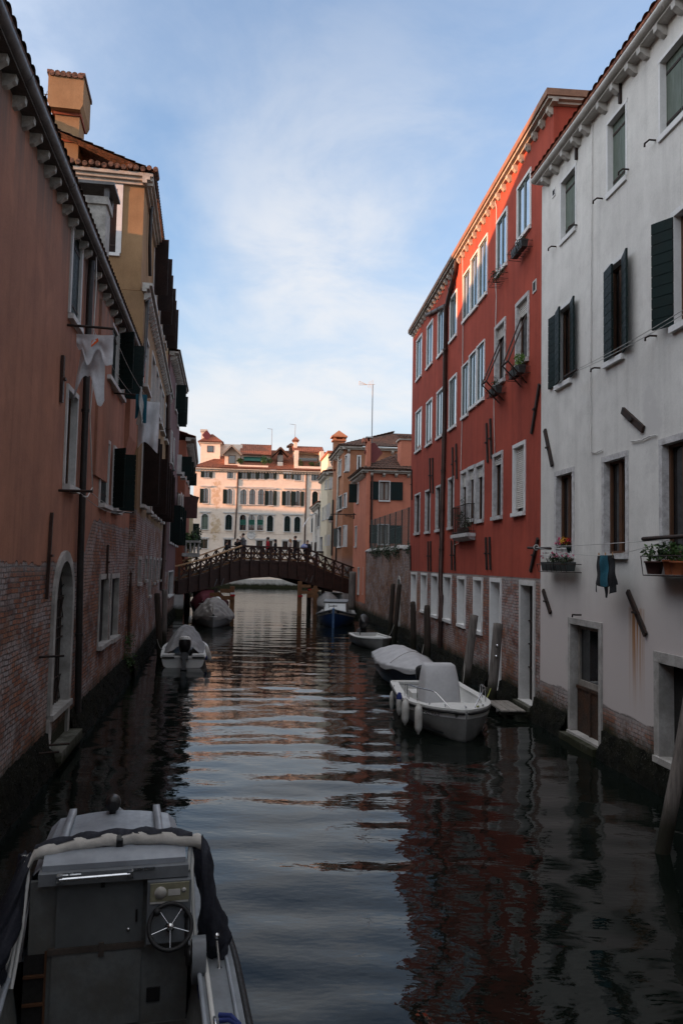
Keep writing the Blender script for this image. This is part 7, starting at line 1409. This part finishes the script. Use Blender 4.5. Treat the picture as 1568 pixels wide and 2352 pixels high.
for k in range(4): q.hexa([(-.4+.2*k, -.1, .0), (-.24+.2*k, -.1, 0), (-.24+.2*k, .1, 0), (-.4+.2*k, .1, 0), (-.42+.2*k, -.12, .2), (-.22+.2*k, -.12, .2), (-.22+.2*k, .12, .2), (-.42+.2*k, .12, .2)])
q.build('pots', M['potdark'], e)
# weeds on the left wall
s_, z_ = L1.px('c3', 975, 1450, .1); e = thing('wall_weed', 'green weed growing from the foot of the salmon house wall', 'plant', L1.mx @ Vector((s_, .1, z_))); q = MB(); R_ = random.Random(5)
for k in range(7): leaves(q, (R_.uniform(-.15,.15), R_.uniform(-.15,.15), R_.uniform(-.5,.55)), (.22,.2,.25), 55, .035, 0, R_)
q.build('foliage', M['leaf'], e)
SUN_E, SKY_S, EXPO = 5.0, .15, 1.22
CLOFF, CLAMT, CLCOL, SKYTINT = (7.7, 1.8, 0), .86, (2.62, 2.62, 2.66), (.94, 1.06, 1.27)
CLSUN, CLTOP, HZAMT, HZCOL = 2.6, 0.0, .9, (1.85, 2.02, 2.27)
# ================================================================ water, ground, sky, sun, camera
def build_water():
    ys = [2.0]
    while ys[-1] < 124: ys.append(ys[-1] + max(.05, ys[-1]*.0042))
    ys = np.array(ys); xs = np.linspace(-15, 9, 260)
    X, Y = np.meshgrid(xs, ys); R = np.random.RandomState(5); Z = np.zeros_like(X)
    for k in range(70):
        lam = .55*(2.6/.55)**R.rand(); th = R.normal(pi/2, .32); kx, ky = 2*pi/lam*math.cos(th), 2*pi/lam*math.sin(th)
        Z += WAVE*lam*R.uniform(.4, 1)*np.sin(kx*X + ky*Y + R.rand()*6.28)
    Z *= .55 + .45*np.sin(X*.35+1)*np.sin(Y*.21) ** 2
    nx, ny = len(xs), len(ys); vs = np.stack([X, Y, Z], -1).reshape(-1, 3)
    i = np.arange((nx-1)*(ny-1)); r, c = i//(nx-1), i % (nx-1); a = r*nx+c
    F_ = np.stack([a, a+1, a+nx+1, a+nx], -1)
    me = bpy.data.meshes.new('canal_water'); me.vertices.add(len(vs)); me.vertices.foreach_set('co', vs.ravel())
    me.loops.add(len(F_)*4); me.loops.foreach_set('vertex_index', F_.ravel()); me.polygons.add(len(F_)); me.polygons.foreach_set('loop_start', np.arange(len(F_))*4)
    me.polygons.foreach_set('use_smooth', np.ones(len(F_), bool)); me.update(calc_edges=True); me.validate()
    t = NT('canal_water'); t.b.inputs['IOR'].default_value = 1.3
    n = t.noise(2.4, 3, t.map((.55, 1.0, 1))); f = t.noise(9, 3, t.map((.6, 1, 1)))
    t.bump(t.math('ADD', n, t.math('MULTIPLY', f, .16)), WBUMP)
    col = t.mix(t.noise(.6, 4), (.0025,.0045,.0035), (.004,.006,.0045))
    me.materials.append(t.out(col, .015, 0, .5))
    o = bpy.data.objects.new('canal_water', me); COL.objects.link(o); struct(o)
WAVE, WBUMP = .0016, .009
build_water()
def slab(name, poly, z0, z1, mat):
    return struct(MB().prism(poly, lambda u, v, d: (u, v, d), z0, z1).build(name, M[mat]))
slab('left_bank_ground', [(-8, -60), (-7.2, 25), (-10.5, 42), (-12.2, 56), (-15.2, 76), (-20, 108), (-320, 108), (-320, -60)], -.6, .9, 'paving')
slab('right_bank_ground', [(9.5, -60), (320, -60), (320, 103), (-2.5, 103), (2.2, 60), (4.6, 40), (6.1, 19)], -.6, .9, 'paving')
slab('far_quay', [(-26, 112.2), (2, 116.5), (320, 130), (320, 600), (-320, 600), (-320, 130), (-60, 112)], -.6, 1.15, 'quay')
struct(MB().quad((-900, -900, -.9), (900, -900, -.9), (900, 1500, -.9), (-900, 1500, -.9)).build('canal_bed', M['mossfoot']))
# sun: low, behind the camera's left shoulder
SUN_EL, SUN_DIR = math.radians(7.0), Vector((.94, .345))      # direction the light travels
ld = Vector((SUN_DIR.x*math.cos(SUN_EL), SUN_DIR.y*math.cos(SUN_EL), -math.sin(SUN_EL)))
sl = bpy.data.lights.new('sun', 'SUN'); sl.energy = SUN_E; sl.angle = math.radians(.6); sl.color = (1, .45, .22)
so = bpy.data.objects.new('sun', sl); COL.objects.link(so); so.rotation_euler = ld.to_track_quat('-Z', 'Y').to_euler(); so.location = (-60, -20, 40)
w = bpy.data.worlds.new('World'); scene.world = w; w.use_nodes = True; nt = w.node_tree; N, Lk = nt.nodes, nt.links
bg = N['Background']; sky = N.new('ShaderNodeTexSky'); sky.sky_type = 'NISHITA'; sky.sun_disc = False
sky.sun_elevation = SUN_EL; sky.sun_rotation = math.atan2(-SUN_DIR.x, -SUN_DIR.y); sky.altitude = 0; sky.air_density = 1.0; sky.dust_density = 1.0; sky.ozone_density = 1.5
def wn(k, **kw):
    n = N.new(k)
    for a, v in kw.items(): setattr(n, a, v)
    return n
def wm(op, a, b=0.0):
    n = wn('ShaderNodeMath', operation=op)
    for i, v in enumerate((a, b)):
        if isinstance(v, bpy.types.NodeSocket): Lk.new(v, n.inputs[i])
        else: n.inputs[i].default_value = v
    return n.outputs[0]
tc = wn('ShaderNodeTexCoord'); sp = wn('ShaderNodeSeparateXYZ'); Lk.new(tc.outputs['Generated'], sp.inputs[0])
den = wm('ADD', wm('MAXIMUM', sp.outputs[2], 0.0), .16); cu, cv = wm('DIVIDE', sp.outputs[0], den), wm('DIVIDE', sp.outputs[1], den)
cb = wn('ShaderNodeCombineXYZ'); Lk.new(cu, cb.inputs[0]); Lk.new(cv, cb.inputs[1])
def wnoise(sc, det, off, rough=.55, dist=.0):
    mp = wn('ShaderNodeMapping'); Lk.new(cb.outputs[0], mp.inputs[0]); mp.inputs['Location'].default_value = off
    n = wn('ShaderNodeTexNoise'); Lk.new(mp.outputs[0], n.inputs['Vector']); n.inputs['Scale'].default_value = sc; n.inputs['Detail'].default_value = det; n.inputs['Roughness'].default_value = rough; n.inputs['Distortion'].default_value = dist
    return n.outputs['Fac']
def wr(v, a, b, c=0.0, d=1.0):
    n = wn('ShaderNodeMapRange', interpolation_type='SMOOTHSTEP')
    Lk.new(v, n.inputs[0])
    for i, k in enumerate((a, b, c, d)): n.inputs[i+1].default_value = k
    return n.outputs[0]
cl = wm('MULTIPLY', wr(wnoise(.62, 7, CLOFF, .52, .5), .33, .58), wr(wnoise(2.6, 7, (3, 1, 0), .62, .4), .3, .66, .5, 1.0))
cl = wm('MULTIPLY', wm('MULTIPLY', cl, CLAMT), wr(sp.outputs[2], .36, .60, 1.0, .45))
# clouds are brighter towards the low sun and overhead; a pale veil lies along the horizon
vd = wn('ShaderNodeVectorMath', operation='DOT_PRODUCT'); Lk.new(tc.outputs['Generated'], vd.inputs[0]); vd.inputs[1].default_value = (-SUN_DIR.x, -SUN_DIR.y, .2)
gl = wm('ADD', wm('MULTIPLY', wr(vd.outputs['Value'], -.15, .95), CLSUN), wm('MULTIPLY', wr(sp.outputs[2], .60, .85), CLTOP)); gl = wm('ADD', gl, 1.0)
vm = wn('ShaderNodeVectorMath', operation='SCALE'); vm.inputs[0].default_value = CLCOL; Lk.new(gl, vm.inputs['Scale'])
gr = wn('ShaderNodeMix', data_type='RGBA', blend_type='MULTIPLY'); gr.inputs[0].default_value = 1; Lk.new(sky.outputs[0], gr.inputs[6]); gr.inputs[7].default_value = (*SKYTINT, 1)
hz = wn('ShaderNodeMix', data_type='RGBA'); Lk.new(wr(sp.outputs[2], .0, .42, HZAMT, 0.0), hz.inputs[0]); Lk.new(gr.outputs[2], hz.inputs[6]); hz.inputs[7].default_value = (*HZCOL, 1)
mx = wn('ShaderNodeMix', data_type='RGBA'); Lk.new(wm('MAXIMUM', cl, wr(sp.outputs[2], .60, .8, 0.0, .8)), mx.inputs[0]); Lk.new(hz.outputs[2], mx.inputs[6]); Lk.new(vm.outputs[0], mx.inputs[7]); Lk.new(mx.outputs[2], bg.inputs['Color']); bg.inputs['Strength'].default_value = SKY_S
cam = bpy.data.cameras.new('camera'); cam.sensor_width = 36; cam.lens = FOC/2352*36; cam.clip_end = 3000; cam.clip_start = .05
co = bpy.data.objects.new('camera', cam); COL.objects.link(co); co.location = EYE; co.rotation_euler = ROT.to_euler(); scene.camera = co
vs_ = scene.view_settings; vs_.view_transform = 'Standard'; vs_.look = 'None'; vs_.gamma = 1; vs_.exposure = EXPO; vs_.use_curve_mapping = False
scene.cycles.max_bounces = 6; scene.cycles.diffuse_bounces = 4; scene.cycles.glossy_bounces = 4; scene.cycles.use_denoising = True
